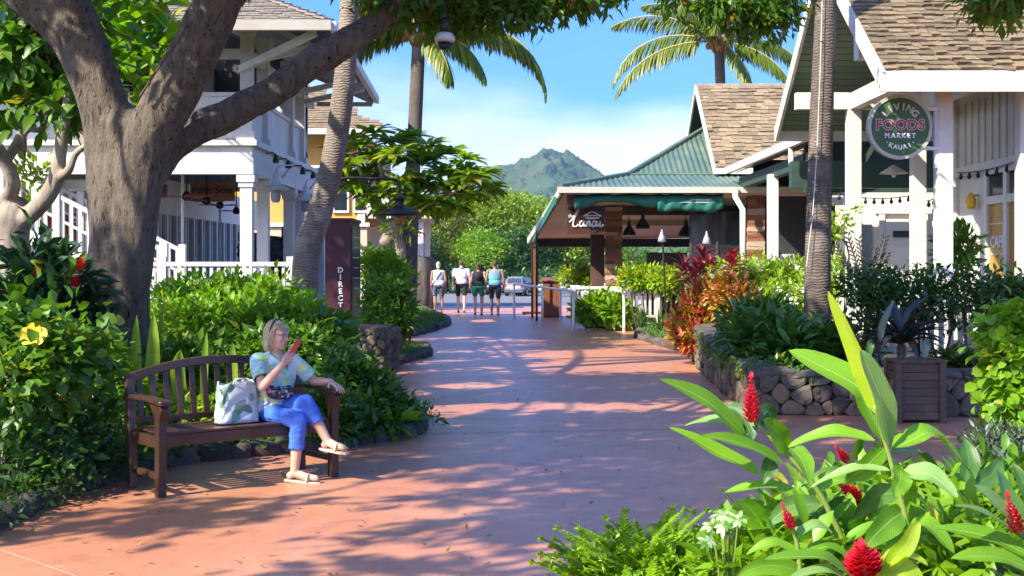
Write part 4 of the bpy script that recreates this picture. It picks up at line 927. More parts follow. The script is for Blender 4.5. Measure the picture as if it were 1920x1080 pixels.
G_BRIGHT = LEAF('bright_leaf', (.11, .27, .008), (.24, .44, .016), .42, c3=(.40, .42, .04), p3=.05)
G_LIME = LEAF('lime_leaf', (.20, .36, .012), (.36, .52, .03), .42)
G_MID = LEAF('mid_leaf', (.06, .165, .010), (.13, .28, .018), .36, c3=(.30, .30, .03), p3=.035)
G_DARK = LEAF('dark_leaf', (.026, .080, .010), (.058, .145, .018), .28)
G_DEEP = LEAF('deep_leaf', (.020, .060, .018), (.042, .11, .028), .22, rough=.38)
G_GLOSS = LEAF('glossy_leaf', (.040, .115, .012), (.085, .21, .02), .3, rough=.3, spec=.5)
G_PLUM = LEAF('plumeria_leaf', (.11, .235, .010), (.25, .40, .022), .46, rough=.36, c3=(.36, .34, .03), p3=.12)
G_CANOPY = LEAF('canopy_leaf', (.06, .15, .010), (.13, .26, .016), .5, c3=(.22, .16, .02), p3=.05)
G_FAR = LEAF('far_leaf', (.055, .14, .010), (.13, .25, .018), .35)
G_FARLIME = LEAF('far_lime_leaf', (.15, .25, .010), (.26, .36, .018), .35)
G_FARYEL = LEAF('far_olive_leaf', (.12, .17, .014), (.22, .26, .024), .35)
G_YEL = LEAF('yellow_flower', (.62, .46, .02), (.75, .60, .05), .3)
G_WHT = LEAF('white_flower', (.70, .72, .60), (.80, .80, .72), .25)
G_PALM = LEAF('palm_leaflet', (.075, .15, .010), (.17, .25, .018), .4, rough=.38, c3=(.34, .30, .035), p3=.12, tcol=(1.6, 1.35, .4))
G_PALM_DK = LEAF('palm_leaflet_dark', (.045, .095, .018), (.095, .15, .024), .34, rough=.35)
RACHIS = MAT('palm_rachis', (.34, .30, .07), .5, (.44, .33, .10), 3)
HUSK = MAT('palm_husk', (.30, .15, .04), .8, (.50, .26, .06), 6, bump=.5)

def scatter(ells, nclump, nper, spread, shell=(.62, 1.0), zmin=-.6, seed=0):
    """leaf seats gathered in clumps through the outer part of a set of ellipsoids: positions and outward directions"""
    r = np.random.default_rng(seed); ws = np.array([e[1][0]*e[1][1] + e[1][0]*e[1][2] + e[1][1]*e[1][2] for e in ells]); ws = ws / ws.sum()
    pick = r.choice(len(ells), nclump, p=ws)
    C = np.array([e[0] for e in ells], float)[pick]; R = np.array([e[1] for e in ells], float)[pick]
    d = unit(r.normal(size=(nclump, 3))); lo = d[:, 2] < zmin; d[lo, 2] *= -1
    rad = shell[0] + (shell[1] - shell[0]) * r.random(nclump) ** .6
    cc = C + R * d * rad[:, None]; out = unit(d / np.maximum(R, .05) * R.mean(axis=1, keepdims=True))
    cl = np.repeat(cc, nper, 0); o = np.repeat(out, nper, 0)
    pos = cl + r.normal(size=cl.shape) * spread
    loc = unit(pos - cl)
    return pos, unit(o * .8 + loc * .9), o, r
def foliage(ells, nclump, nper, spread, L, W, up=.25, rnd=.5, curl=.3, segs=1, shell=(.62, 1.0), zmin=-.6, seed=0, zfloor=None, fold=.3):
    pos, d, o, r = scatter(ells, nclump, nper, spread, shell, zmin, seed)
    if zfloor is not None: k = pos[:, 2] > zfloor; pos, d, o = pos[k], d[k], o[k]
    n = len(pos); D = unit(d + r.normal(size=(n, 3)) * rnd + np.array([0, 0, up])); N = unit(np.array([0, 0, 1.0]) * .9 + o * .5 + r.normal(size=(n, 3)) * .45)
    s = r.uniform(.5, 1.4, n)
    return leaf_arrays(pos, D, N, L * s, W * s, curl * r.uniform(.2, 1.5, n), fold, segs)
SEED = [100]
def sd(): SEED[0] += 1; return SEED[0]
def fobj(name, arrays, mat, parent): return link(name, np_mesh(name, *arrays), mat, parent)
def tree(name, label, base, trunk_h, trunk_r, ells, nclump, nper, spread, L, W, lm, bk=BARK_DK, group=None, **k):
    t = thing(name, label, 'tree', base, group); b = V(base); top = V(np.mean([e[0] for e in ells], axis=0).tolist())
    m = MB(); fork = V((b.x + (top.x - b.x) * .3, b.y, b.z + trunk_h))
    m.tube(curve_pts([b - V((0, 0, .1)), b.lerp(fork, .5) + V((trunk_r*.4, 0, 0)), fork], 4), [trunk_r * (1.25 - .05 * i) for i in range(9)], 8)
    for e in ells[:6]: 
        c = V(e[0]); m.tube(curve_pts([fork - V((0,0,.15)), fork.lerp(c, .5) + V((random.uniform(-.2,.2), 0, .1)), c], 3), [trunk_r * .7, trunk_r * .6, trunk_r * .5, trunk_r * .4, trunk_r * .3, trunk_r * .2, trunk_r*.15], 6)
    m.build('trunk', bk, t, smooth=True)
    fobj('crown', foliage(ells, nclump, nper, spread, L, W, seed=sd(), **k), lm, t); return t
def ell(px, py, d, rx, rz, ry=None): p = P(px, py, d); return ((p.x, p.y, p.z), (rx, ry or rx, rz))

# ------------------------------------------------------------------ the big tree
bt = thing('big_tree', 'huge grey-brown forked tree with thick limbs arching over the bench and path', 'tree', (-4.1, 13.2, 0))
m = MB(); D0 = 13.2
def Q(px, py, d=D0): return P(px, py, d)
for a in range(7):
    an = a * 2 * PI / 7 + .3; c = Q(218, 640); capsule(m, V((c.x + math.cos(an)*.2, D0 + math.sin(an)*.2, .75)), V((c.x + math.cos(an)*.38, D0 + math.sin(an)*.38, -.15)), .14, .16)
limb(m, [V((Q(218,640).x, D0, -.1)), Q(219, 590), Q(222, 480), Q(228, 380), Q(236, 310), Q(240, 260)], [.38, .345, .335, .325, .36, .36])
limb(m, [Q(212, 600), Q(208, 430), Q(205, 300), Q(196, 210), Q(168, 120), Q(140, 40), Q(118, -40), Q(90, -190), Q(40, -420)], [.2, .25, .26, .27, .27, .25, .24, .2, .12])
limb(m, [Q(160, 120), Q(110, 55), Q(55, 5), Q(-20, -50), Q(-200, -150)], [.2, .19, .18, .17, .10])
limb(m, [Q(236, 620, 13.1), Q(250, 450, 13.0), Q(262, 320, 13.0), Q(285, 250, 12.95), Q(330, 165, 12.9), Q(372, 85, 12.8), Q(402, 15, 12.7), Q(420, -60, 12.6), Q(460, -260, 12.2)], [.18, .24, .27, .27, .27, .26, .25, .22, .14])
limb(m, [Q(400, 20, 12.7), Q(445, -25, 12.6), Q(520, -120, 12.2), Q(640, -300, 11.6)], [.17, .16, .14, .09])
limb(m, [Q(268, 350, 13.3), Q(310, 285, 13.4), Q(365, 245, 13.5), Q(435, 212, 13.6), Q(510, 172, 13.7), Q(580, 122, 13.8), Q(650, 80, 13.9), Q(715, 35, 14.0), Q(770, -15, 14.1), Q(860, -90, 14.2), Q(1000, -190, 14.3)], [.19, .195, .19, .185, .18, .175, .165, .145, .13, .10, .07])
trunk_mesh = fuse('trunk', m, .035, 5)
from mathutils import noise as mnoise
for v in trunk_mesh.vertices:
    c = v.co; k = mnoise.noise(V((c.x*5, c.y*5, c.z*1.1))) * .022 + mnoise.noise(V((c.x*14, c.y*14, c.z*2.2))) * .012
    v.co = c + v.normal * k
link('trunk', trunk_mesh, BARK, bt)
tw = MB(); tw.tube(curve_pts([Q(352, 40, 12.5), Q(338, 70, 12.52), Q(312, 105, 12.55), Q(262, 180, 12.6)], 3), .012, 5); tw.build('twig', BARK_DK, bt)
# canopy: shade for the ground is cast by these leaf masses; they sit above and outside the top of the frame, with gaps
CAN = []
def shade(gx, gy, z, rx, ry, rz=.45):
    k = z / SUN.z; CAN.append(((gx + SUN.x * k, gy + SUN.y * k, z), (rx, ry, rz)))
def gp(px, py): q = G(px, py); return q.x, q.y
# bands of shade lying across the path, as (x from, x to, row) in the photograph
def band(px0, px1, py, z, ry=.5, rx=.9, fill=.9):
    x0, y = gp(px0, py); x1, _ = gp(px1, py); n = max(1, int((x1 - x0) / (rx * 1.25)))
    for i in range(n + 1):
        if random.random() > fill: continue
        shade(x0 + (x1 - x0) * (i / max(n, 1)) + random.uniform(-.25, .25), y + random.uniform(-.2, .2), z + random.uniform(-.4, .5), rx * random.uniform(.75, 1.15), ry * random.uniform(.8, 1.2))
def zone(x0, x1, y0, y1, z0, z1, step=.62, skip=.13, edge=.25):
    """a patch of shade: overlapping leaf masses above it, a few left out so that light slips through"""
    y = y0
    while y < y1:
        x = x0 + random.uniform(-edge, edge) * 2
        while x < x1:
            if random.random() > skip: shade(x + random.uniform(-.2, .2), y + random.uniform(-.12, .12), random.uniform(z0, z1), step * random.uniform(.75, 1.05), step * .62 * random.uniform(.8, 1.1), .35)
            x += step * 1.5
        y += step * .95
zone(.2, 4.6, 15.9, 19.6, 6.0, 8.4, .66, .05); zone(-2.2, -.2, 18.3, 19.5, 6.4, 8.0, .6, .1)
zone(-.6, 5.4, 10.4, 13.9, 5.6, 8.0, .6, .07); zone(1.3, 3.4, 9.4, 10.1, 5.8, 7.2, .5, .2); zone(-.1, 1.8, 8.7, 9.2, 5.6, 6.8, .42, .15); zone(.0, 1.9, 7.75, 8.2, 5.6, 6.6, .4, .15); zone(-.7, 1.2, 6.85, 7.2, 5.6, 6.6, .4, .1)
zone(-2.6, -1.5, 8.2, 8.6, 5.4, 6.2, .4, .1)
zone(-1.5, 2.0, 25.2, 28.6, 6.8, 8.8, .9, .15); zone(-3.0, -1.2, 33, 42, 8.5, 10, 1.3, .15, .5)
zone(4.6, 9.2, 14.2, 16.4, 6.4, 7.8, .62, .22)
for g in ((-3.4, 12.2), (-4.6, 13.0), (-4.2, 13.6), (-3.2, 14.2)): shade(g[0], g[1], 8.0, 1.0, .9)          # the trunk itself stands in shade
for g in ((5.6, 14.6), (6.6, 15), (4.4, 15.5), (7.6, 14.5)): shade(g[0], g[1] + .5, 7.4, 1.0, .7)
for px, py, d in ((720, -12, 14.0), (760, 8, 14.2), (810, 14, 14.4), (860, 18, 14.6), (905, 22, 14.4), (950, 18, 14.6), (990, 10, 14.8), (1030, -2, 15), (1080, -14, 15), (1140, -18, 15.2), (880, -20, 14.2), (940, -22, 14.6), (780, -30, 14.2),
                  (1350, 6, 15), (1390, 22, 15.2), (1420, 40, 15.2), (1450, 22, 15.4), (1478, 8, 15.4), (1400, -10, 15), (1460, -20, 15.2), (1250, -25, 15.2), (1860, -8, 12), (1885, -12, 12)):
    p = P(px, py, d); CAN.append(((p.x, p.y, p.z), (.26, .3, .14)))
vis = foliage(CAN[-23:], 280, 26, .10, .15, .055, up=-.25, rnd=.7, seed=sd(), shell=(.1, 1.0), zmin=-1)
hid = foliage(CAN[:-23], 2300, 18, .15, .25, .12, up=-.1, rnd=.7, seed=sd(), shell=(.15, 1.0), zmin=-1)
# keep what would hang into the open part of the view out of it
def clip(ar, per):
    co, tr = ar; n = len(co) // 5; c = co.reshape(n, 5, 3); b = c[:, 0]
    row = HOR - (b[:, 2] - CAM_Z) / np.maximum(b[:, 1], .3) * F_PX; colm = 960 + b[:, 0] / np.maximum(b[:, 1], .3) * F_PX
    bad = (b[:, 1] > .3) & (row > -22) & (colm > -60) & (colm < 1980)
    c = c[~bad]; n = len(c); t0 = np.array([(0, 1, 2), (0, 2, 3), (1, 4, 2), (2, 4, 3)])
    return c.reshape(-1, 3), ((np.arange(n) * 5)[:, None, None] + t0[None]).reshape(-1, 3)
fobj('crown', join_np([vis, clip(hid, 5)]), G_CANOPY, bt)
bm_ = MB()
lims = [Q(860, -90, 14.2), Q(460, -260, 12.2), Q(90, -190), Q(640, -300, 11.6), Q(1000, -190, 14.3)]
for e in CAN[::3]:
    c = V(e[0]); s = min(lims, key=lambda q: (q - c).length)
    mid = s.lerp(c, .5) + V((0, 0, .35)); ok = True
    for f in (0, .25, .5, .75, 1):
        q = s.lerp(c, f); row = HOR - (q.z - CAM_Z) / max(q.y, .3) * F_PX
        if row > -5 and 0 < 960 + q.x / max(q.y, .3) * F_PX < 1920: ok = False
    if ok: bm_.tube(curve_pts([s, mid, c], 3), [.06, .055, .05, .04, .03, .02, .012], 5)
bo = bm_.build('branchwork', BARK, bt, smooth=True); bo['kind'] = 'stuff'

# ------------------------------------------------------------------ small bare-limbed tree at the left edge, breadfruit behind
lt = thing('small_tree', 'small tree with smooth forking bare limbs at the edge beside the staircase', 'tree', (-5.8, 14.8, 0))
m = MB(); q = lambda a, b, d=14.8: P(a, b, d)
limb(m, [V((q(15, 500).x, 14.8, -.1)), q(15, 560), q(17, 480), q(22, 430), q(30, 400)], [0.283, 0.256, 0.235, 0.215, 0.202])
limb(m, [q(20, 430), q(14, 380), q(25, 345, 14.53), q(8, 300, 14.40), q(-20, 250, 14.26), q(-60, 170)], [0.135, 0.101, 0.087, 0.081, 0.074, 0.054])
limb(m, [q(10, 300, 14.40), q(32, 270), q(48, 235), q(60, 200), q(66, 170), q(80, 80)], [0.074, 0.067, 0.067, 0.061, 0.054, 0.027])
limb(m, [q(30, 420), q(58, 400, 14.67), q(85, 372, 14.53), q(105, 335, 14.53), q(112, 290, 14.53), q(120, 235, 14.53), q(128, 190, 14.53), q(140, 90, 14.53)], [0.135, 0.114, 0.108, 0.101, 0.083, 0.078, 0.067, 0.027])
limb(m, [q(108, 335, 14.53), q(128, 320, 14.40), q(138, 295, 14.40), q(150, 280, 14.40), q(172, 262, 14.40), q(178, 200)], [0.067, 0.054, 0.048, 0.040, 0.034, 0.016])
limb(m, [q(50, 240), q(70, 244), q(86, 230), q(100, 190)], [0.040, 0.035, 0.030, 0.016]); limb(m, [q(45, 255), q(46, 300), q(40, 340)], [0.027, 0.022, 0.016])
link('trunk', fuse('trunk', m, .02, 4), BARK_PALE, lt)
fobj('crown', foliage([ell(30, 120, 14.80, .5, .35), ell(120, 130, 15.07, .5, .4), ell(60, 40, 15.34, .6, .4), ell(120, 215, 14.80, .28, .16), ell(155, 60, 15.61, .35, .4), ell(0, 200, 14.80, .3, .3), ell(160, 190, 14.67, .2, .3)], 95, 16, .13, .27, .10, up=-.5, rnd=.6, curl=.5, segs=2, seed=sd(), shell=(.3, 1)), G_MID, lt)
fobj('sprig', foliage([ell(55, 335, 14.67, .2, .12)], 12, 10, .06, .12, .05, seed=sd()), G_LIME, lt)
tree('breadfruit_tree', 'bright green broad-leaved tree glowing behind the fork of the big tree', (-5.6, 17.5, 0), 3.0, .14,
     [ell(250, 60, 17.5, .6, .5), ell(210, 110, 17.5, .45, .4), ell(285, 125, 17.3, .4, .35), ell(240, 165, 17.2, .35, .25), ell(210, 20, 17.8, .5, .5), ell(90, 30, 18.5, .8, .6), ell(30, 60, 18.5, .7, .7), ell(280, 20, 18, .4, .3), ell(100, -50, 18.4, .9, .5)], 90, 12, .16, .42, .15, G_BRIGHT, BARK_PALE, up=-.15, rnd=.55, curl=.35, segs=2, shell=(.3, 1.0))

# ------------------------------------------------------------------ palms
def frond_arrays(base, az, el, length, droop, nl=46, leaf=.75, hang=.8, roll=0.0, seed=0, w=.05):
    """a feather frond: arching rib with two rows of hanging leaflets"""
    r = np.random.default_rng(seed); h = np.array([math.cos(az), math.sin(az), 0.0]); n = 22; pts = [np.array(base, float)]; e = el
    for i in range(n):
        t = i / n; e = el - droop * (t ** 1.4) * 1.0
        pts.append(pts[-1] + (h * math.cos(e) + np.array([0, 0, math.sin(e)])) * length / n)
    pts = np.array(pts); ts = np.linspace(.14, .99, nl)
    B, D, N, L = [], [], [], []
    side = np.array([-h[1], h[0], 0.0])
    for sgn in (1, -1):
        for t in ts:
            f = t * n; i = min(int(f), n - 1); p = pts[i] + (pts[i+1] - pts[i]) * (f - i); d = pts[i+1] - pts[i]; d = d / np.linalg.norm(d)
            upv = np.cross(side, d); upv = upv if upv[2] > 0 else -upv
            s = side * sgn * math.cos(roll) + upv * sgn * math.sin(roll)
            g = hang * r.uniform(.75, 1.2)
            dd = s * .75 + d * (.45 + .5 * t) - np.array([0, 0, 1.0]) * g + r.normal(size=3) * .08
            B.append(p); D.append(dd); N.append(np.cross(np.cross(dd, np.array([0, 0, 1.0])), dd) + s * .5 + d * .3); L.append(leaf * (math.sin(PI * min(1, t * .85 + .13)) ** .6) * r.uniform(.85, 1.1))
    B, D, N, L = np.array(B), np.array(D), unit(np.array(N)), np.array(L)
    return pts, leaf_arrays(B, D, N, L, np.full(len(B), w), .22, .35, 3)
def add_frond(t, base, az, el, length, droop, mat, **k):
    pts, ar = frond_arrays(base, az, el, length, droop, **k)
    o = fobj('frond', ar, mat, t)
    MB().tube([tuple(p) for p in pts[::2]], [length*.0095 * (1 - .8 * i / 11) for i in range(len(pts[::2]))], 5).build('rib', RACHIS, o, smooth=True)
def palm(label, base, crown, r0, r1, bend, bk, fr, mat, group='coconut palms', lean_pts=None, husk=True, extra=None):
    t = thing('coconut_palm', label, 'palm', base, group); pts = lean_pts or [V(base) - V((0, 0, .2)), V(base).lerp(V(crown), .45) + V((bend, 0, 0)), V(crown)]
    c = curve_pts(pts, 14); m = MB(); rr = np.linspace(r0, r1, len(c)); rr[0] *= 1.35; rr[1] *= 1.15
    m.tube(c, [x * (1 + .012 * math.sin(i * 2.4)) for i, x in enumerate(rr)], 14); m.build('trunk', bk, t, smooth=True)
    cr = V(crown)
    if husk:
        mm = MB()
        for k in range(9):
            a = k * 2 * PI / 9; mm.tube([cr + V((math.cos(a)*r1, math.sin(a)*r1, -.35)), cr + V((math.cos(a)*r1*1.9, math.sin(a)*r1*1.9, .0)), cr + V((math.cos(a)*r1*1.3, math.sin(a)*r1*1.3, .35))], [.03, r1*.5, .03], 6)
        mm.build('husk', HUSK, t, smooth=True)
        for k in range(5):
            a = k * 1.35 + .4; ellm = MB(); ellipsoid(ellm, cr + V((math.cos(a)*r1*2.2, math.sin(a)*r1*2.2, -.1 - .1 * (k % 2))), (.11, .11, .14)); ellm.build('coconut', MAT('coconut_skin', (.34, .22, .03), .5) if k == 0 else bpy.data.materials['coconut_skin'], t, smooth=True)
    for f in fr: add_frond(t, (cr.x + .1 * math.cos(f[0]), cr.y + .1 * math.sin(f[0]), cr.z + .1), *f, mat, seed=sd(), **(extra or {}))
    return t
R_ = math.radians
# distant palm over the shingle gable
c = P(1348, 82, 50)
palm('coconut palm with yellowing fronds rising behind the steep shingle gable', (8.35, 50, 0), c, .24, .19, .05, PALMBARK_DK,
     [(R_(176), R_(16), 5.0, 1.75), (R_(188), R_(-2), 4.9, 1.2), (R_(160), R_(38), 4.6, 1.2), (R_(120), R_(60), 4.0, .9), (R_(75), R_(70), 4.2, .9), (R_(20), R_(50), 4.2, 1.2), (R_(4), R_(12), 3.9, 1.45), (R_(-20), R_(-12), 3.4, 1.0), (R_(-60), R_(-30), 3.0, .9), (R_(-100), R_(35), 3.4, 1.7), (R_(-140), R_(55), 3.8, 1.3), (R_(225), R_(40), 4.4, 1.4), (R_(140), R_(52), 4.2, 1.1)],
     G_PALM, extra=dict(nl=84, leaf=.95, hang=.95, w=.062))
# mid palm left of the sky gap
c = P(786, 62, 33)
palm('tall dark-trunked coconut palm behind the rounded plumeria tree', (P(764, 300, 33).x, 33, 0), c, .22, .17, -.02, PALMBARK_DK,
     [(R_(3), R_(14), 4.3, 1.95), (R_(-15), R_(-12), 2.3, 1.2), (R_(-50), R_(-30), 2.0, .9), (R_(172), R_(8), 2.4, 1.75), (R_(190), R_(28), 2.6, 1.8), (R_(140), R_(40), 2.9, 1.1), (R_(90), R_(60), 3.1, 1.0), (R_(30), R_(45), 3.4, 1.1), (R_(-90), R_(50), 2.9, 1.4), (R_(215), R_(50), 2.9, 1.2), (R_(60), R_(35), 3.1, 1.3), (R_(-30), R_(40), 3.1, 1.4), (R_(20), R_(20), 3.4, 1.5), (R_(155), R_(22), 2.6, 1.5)],
     G_PALM, extra=dict(nl=104, leaf=.82, hang=1.0, w=.058))
# leaning palm by the left building
lp = [V((P(566, 515, 18).x, 18, -.2)), P(574, 490, 18), P(598, 405, 18), P(622, 310, 18), P(640, 200, 18), P(650, 100, 18), P(656, 0, 18), P(660, -120, 18)]
palm('leaning coconut palm with pale ringed trunk curving up past the balcony building', (lp[0].x, 18, 0), lp[-1], .20, .125, 0, PALMBARK,
     [(R_(170), R_(-8), 2.4, 1.2), (R_(200), R_(5), 2.4, 1.3), (R_(-5), R_(-8), 2.3, 1.2), (R_(20), R_(-2), 2.2, 1.3), (R_(90), R_(-5), 2.2, 1.2), (R_(120), R_(20), 2.6, 1.2), (R_(50), R_(25), 2.4, 1.2), (R_(-60), R_(30), 2.6, 1.2), (R_(-120), R_(40), 2.6, 1.2), (R_(0), R_(50), 2.6, 1.0), (R_(150), R_(35), 2.4, 1.1)],
     G_PALM, lean_pts=lp, extra=dict(nl=50, leaf=.5, hang=.9, w=.036))
# near palm trunk before the market
np_ = [V((P(1533, 600, 17).x, 17, .1)), P(1533, 520, 17), P(1536, 380, 17), P(1541, 200, 17), P(1547, 60, 17), P(1550, -60, 17), P(1552, -420, 17)]
pt = palm('straight palm trunk with a thin cable standing before the market gable', (np_[0].x, 17, 0), np_[-1], .185, .125, 0, PALMBARK_DK,
     [(R_(a), R_(20 + (a % 50)), 2.6, 1.3) for a in range(0, 360, 36)], G_PALM_DK, lean_pts=np_, extra=dict(nl=44, leaf=.5, w=.04))
MB().tube([P(1512, 500, 16.8), P(1524, 400, 16.8), P(1532, 280, 16.79), P(1538, 130, 16.8), P(1542, -20, 16.82), P(1546, -300, 16.82)], .006, 6).build('cable', GUTTER, pt)
BAND = MAT('tree_band', (.45, .42, .36), .5); b_ = P(1541, 90, 17)

# ------------------------------------------------------------------ plumeria with big leaves, each leaf singled out
pm = thing('plumeria_tree', 'plumeria with gnarled pale trunk and a dome of long glossy leaves by the path', 'tree', (-2.55, 27, 0))
m = MB(); q = lambda a, b, d=27.0: P(a, b, d)
limb(m, [V((q(735, 530).x, 27, -.1)), q(733, 520), q(722, 470), q(730, 440), q(742, 412), q(735, 370)], [.17, .16, .17, .15, .12, .09])
limb(m, [q(748, 520, 26.9), q(752, 470, 26.8), q(745, 425, 26.9), q(765, 380), q(810, 330)], [.13, .12, .11, .09, .06]); limb(m, [q(728, 430), q(705, 395), q(690, 350), q(670, 310)], [.10, .09, .07, .05])
limb(m, [q(735, 370), q(760, 330), q(770, 290)], [.08, .06, .05]); limb(m, [q(765, 380), q(830, 370, 26.6), q(880, 340, 26.6)], [.07, .06, .04]); limb(m, [q(735, 370), q(715, 320, 26.6), q(705, 270, 26.6)], [.06, .05, .04]); limb(m, [q(765, 385), q(790, 340, 27.6), q(850, 310, 27.8)], [.07, .06, .04])
link('trunk', fuse('trunk', m, .035, 3), BARK_PALE, pm)
heads = [(640,290),(665,262),(700,250),(735,268),(770,258),(805,275),(840,290),(872,300),(905,325),(915,350),(890,372),(855,385),(820,380),(785,372),(660,330),(645,350),(690,320),(720,300),(755,305),(790,310),(825,325),(860,340),(700,290),(745,340),(780,345),(685,360),(880,330),(810,350),(760,275),(845,365),(720,385),(680,275),(650,310),(710,330),(740,290),(780,285),(800,300),(830,345),(865,365),(895,345),(770,370),(700,375),(665,345),(725,355),(815,295),(850,325),(640,325),(760,350),(790,330),(875,320),(915,360),(840,392),(800,390)]
r = np.random.default_rng(5); seg = []
for i, (hx, hy) in enumerate(heads):
    c = q(hx, hy, 27 + r.uniform(-1.3, .9)); n = 24; out = unit(np.array([[c.x + 1.95, (c.y - 27) , c.z - 3.3]]) + 1e-6)[0]
    for k in range(n):
        a = k * 2.4 + r.uniform(-.3, .3); d = np.array([math.cos(a), math.sin(a) * .9, r.uniform(-.25, .75)]) + out * .35
        seg.append((np.array(c), d, r.uniform(.38, .60)))
B, D, L = np.array([s[0] for s in seg]), np.array([s[1] for s in seg]), np.array([s[2] for s in seg])
N = unit(np.array([0, 0, 1.0]) + r.normal(size=B.shape) * .25)
order = np.argsort(B[:, 1]); one = order[:285]; rest = order[285:]
for i in one:
    co, tr = leaf_arrays(B[i:i+1], D[i:i+1], N[i:i+1], L[i:i+1], L[i:i+1]*.26, .35, .3, 3); fobj('leaf', (co, tr), G_PLUM, pm)
o = fobj('foliage', leaf_arrays(B[rest], D[rest], N[rest], L[rest], L[rest]*.26, .35, .3, 3), G_PLUM, pm); o['kind'] = 'stuff'
tf = MB(); tf.tube(curve_pts([q(742, 440, 26.7), q(752, 425, 26.6), q(756, 410, 26.6)], 3), .02, 5); tf.build('twig', BARK_PALE, pm)
fobj('sprig', foliage([ell(748, 425, 26.5, .25, .3)], 6, 12, .08, .3, .05, up=.1, seed=sd(), segs=2), G_LIME, pm)

# ------------------------------------------------------------------ far trees beyond the path
FT = 'trees beyond the parking lot'
def ft(label, bx, d, th, ells, nc, npr, sp, L, W, lm, **k):
    s = max(1.0, (112 + (d - 60) * .35) / d); nc = int(nc * s * 1.25); ells = [((c[0]*s, c[1]*s, CAM_Z + (c[2]-CAM_Z)*s), tuple(x*s for x in r_)) for c, r_ in ells]; d *= s; sp *= s
    return tree('far_tree', label, (P(bx, 495, d).x, d, lot_z(d)), th - lot_z(d), .3, ells, nc, npr, sp, L, W, lm, BARK_DK, FT, **k)
ft('broad sunlit yellow-green tree with a wide dome behind the four walkers', 950, 105, 3, [ell(950, 420, 105, 3.4, 2.0), ell(905, 430, 104, 2.4, 1.6), ell(990, 425, 104, 2.4, 1.6), ell(870, 445, 103, 1.8, 1.4), ell(1020, 440, 104, 1.8, 1.6), ell(940, 395, 105, 2.6, 1.0)], 330, 22, .35, .42, .2, G_FARLIME, up=.2)
ft('bright rounded green bush-like tree just above the walkers', 900, 78, 1.6, [ell(900, 462, 78, 1.2, .9), ell(870, 474, 78, .9, .7), ell(930, 472, 78, .9, .7), ell(905, 485, 77, 1.2, .6)], 160, 22, .18, .26, .12, G_BRIGHT, up=.2)
ft('dark olive tree filling the gap below the plumeria crown', 835, 88, 2, [ell(835, 440, 88, 1.8, 1.6), ell(810, 465, 87, 1.6, 1.4), ell(855, 425, 89, 1.6, 1.2), ell(780, 450, 88, 1.8, 1.8), ell(740, 440, 90, 2.2, 2.0), ell(830, 490, 86, 1.8, .9)], 330, 20, .3, .34, .16, G_FARYEL, up=.1)
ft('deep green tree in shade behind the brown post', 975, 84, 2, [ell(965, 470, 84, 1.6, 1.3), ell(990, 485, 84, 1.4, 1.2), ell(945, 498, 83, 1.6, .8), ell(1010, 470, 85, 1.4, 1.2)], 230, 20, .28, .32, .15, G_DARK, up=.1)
ft('sunny light green tree seen through the open restaurant sides', 1060, 92, 2, [ell(1050, 470, 92, 2.0, 1.2), ell(1085, 480, 92, 1.6, 1.0), ell(1020, 490, 92, 1.4, .9), ell(1120, 470, 94, 2.0, 1.4)], 220, 20, .3, .36, .17, G_FARLIME, up=.1)
ft('round mid green tree behind the restaurant ceiling lamps', 1190, 70, 1.4, [ell(1190, 485, 70, .9, .8), ell(1170, 500, 70, .8, .6), ell(1215, 500, 70, .8, .6)], 110, 20, .2, .24, .12, G_MID)
ft('hazy yellow-green tree on the slope beneath the mountain', 1000, 170, 4, [ell(880, 410, 170, 5, 2.2), ell(990, 405, 175, 5, 2.2), ell(930, 400, 172, 5, 2.0), ell(1060, 415, 172, 4, 2.0), ell(830, 415, 170, 5, 2.4), ell(770, 420, 170, 5, 3)], 300, 20, .6, .7, .35, G_FARLIME)
ft('dark tree mass behind the slim white porch columns', 760, 66, 2, [ell(745, 460, 66, 1.4, 1.6), ell(775, 480, 66, 1.2, 1.2), ell(720, 470, 66, 1.4, 1.5), ell(815, 478, 68, .8, .9)], 200, 20, .22, .28, .13, G_DARK)
th_ = thing('tree_line', 'distant green tree line closing the view beyond the parking lot', 'trees', (0, 115, 0)); th_['kind'] = 'stuff'
fobj('foliage', foliage([((x, 150 + random.uniform(-6, 6), random.uniform(.0, 1.6)), (5, 4, random.uniform(1.8, 2.6))) for x in range(-44, 70, 5)], 1300, 18, .5, .5, .24, seed=sd()), G_FAR, th_)['kind'] = 'stuff'
hd = thing('far_hedge', 'dark hedge along the edge of the parking lot behind the cars', 'hedge', (0, 116, -.98))
fobj('foliage', foliage([((x, 116, -.1), (1.9, 1.2, 1.0)) for x in np.arange(-16, 26, 2.2)], 400, 18, .25, .34, .16, seed=sd()), G_DARK, hd)
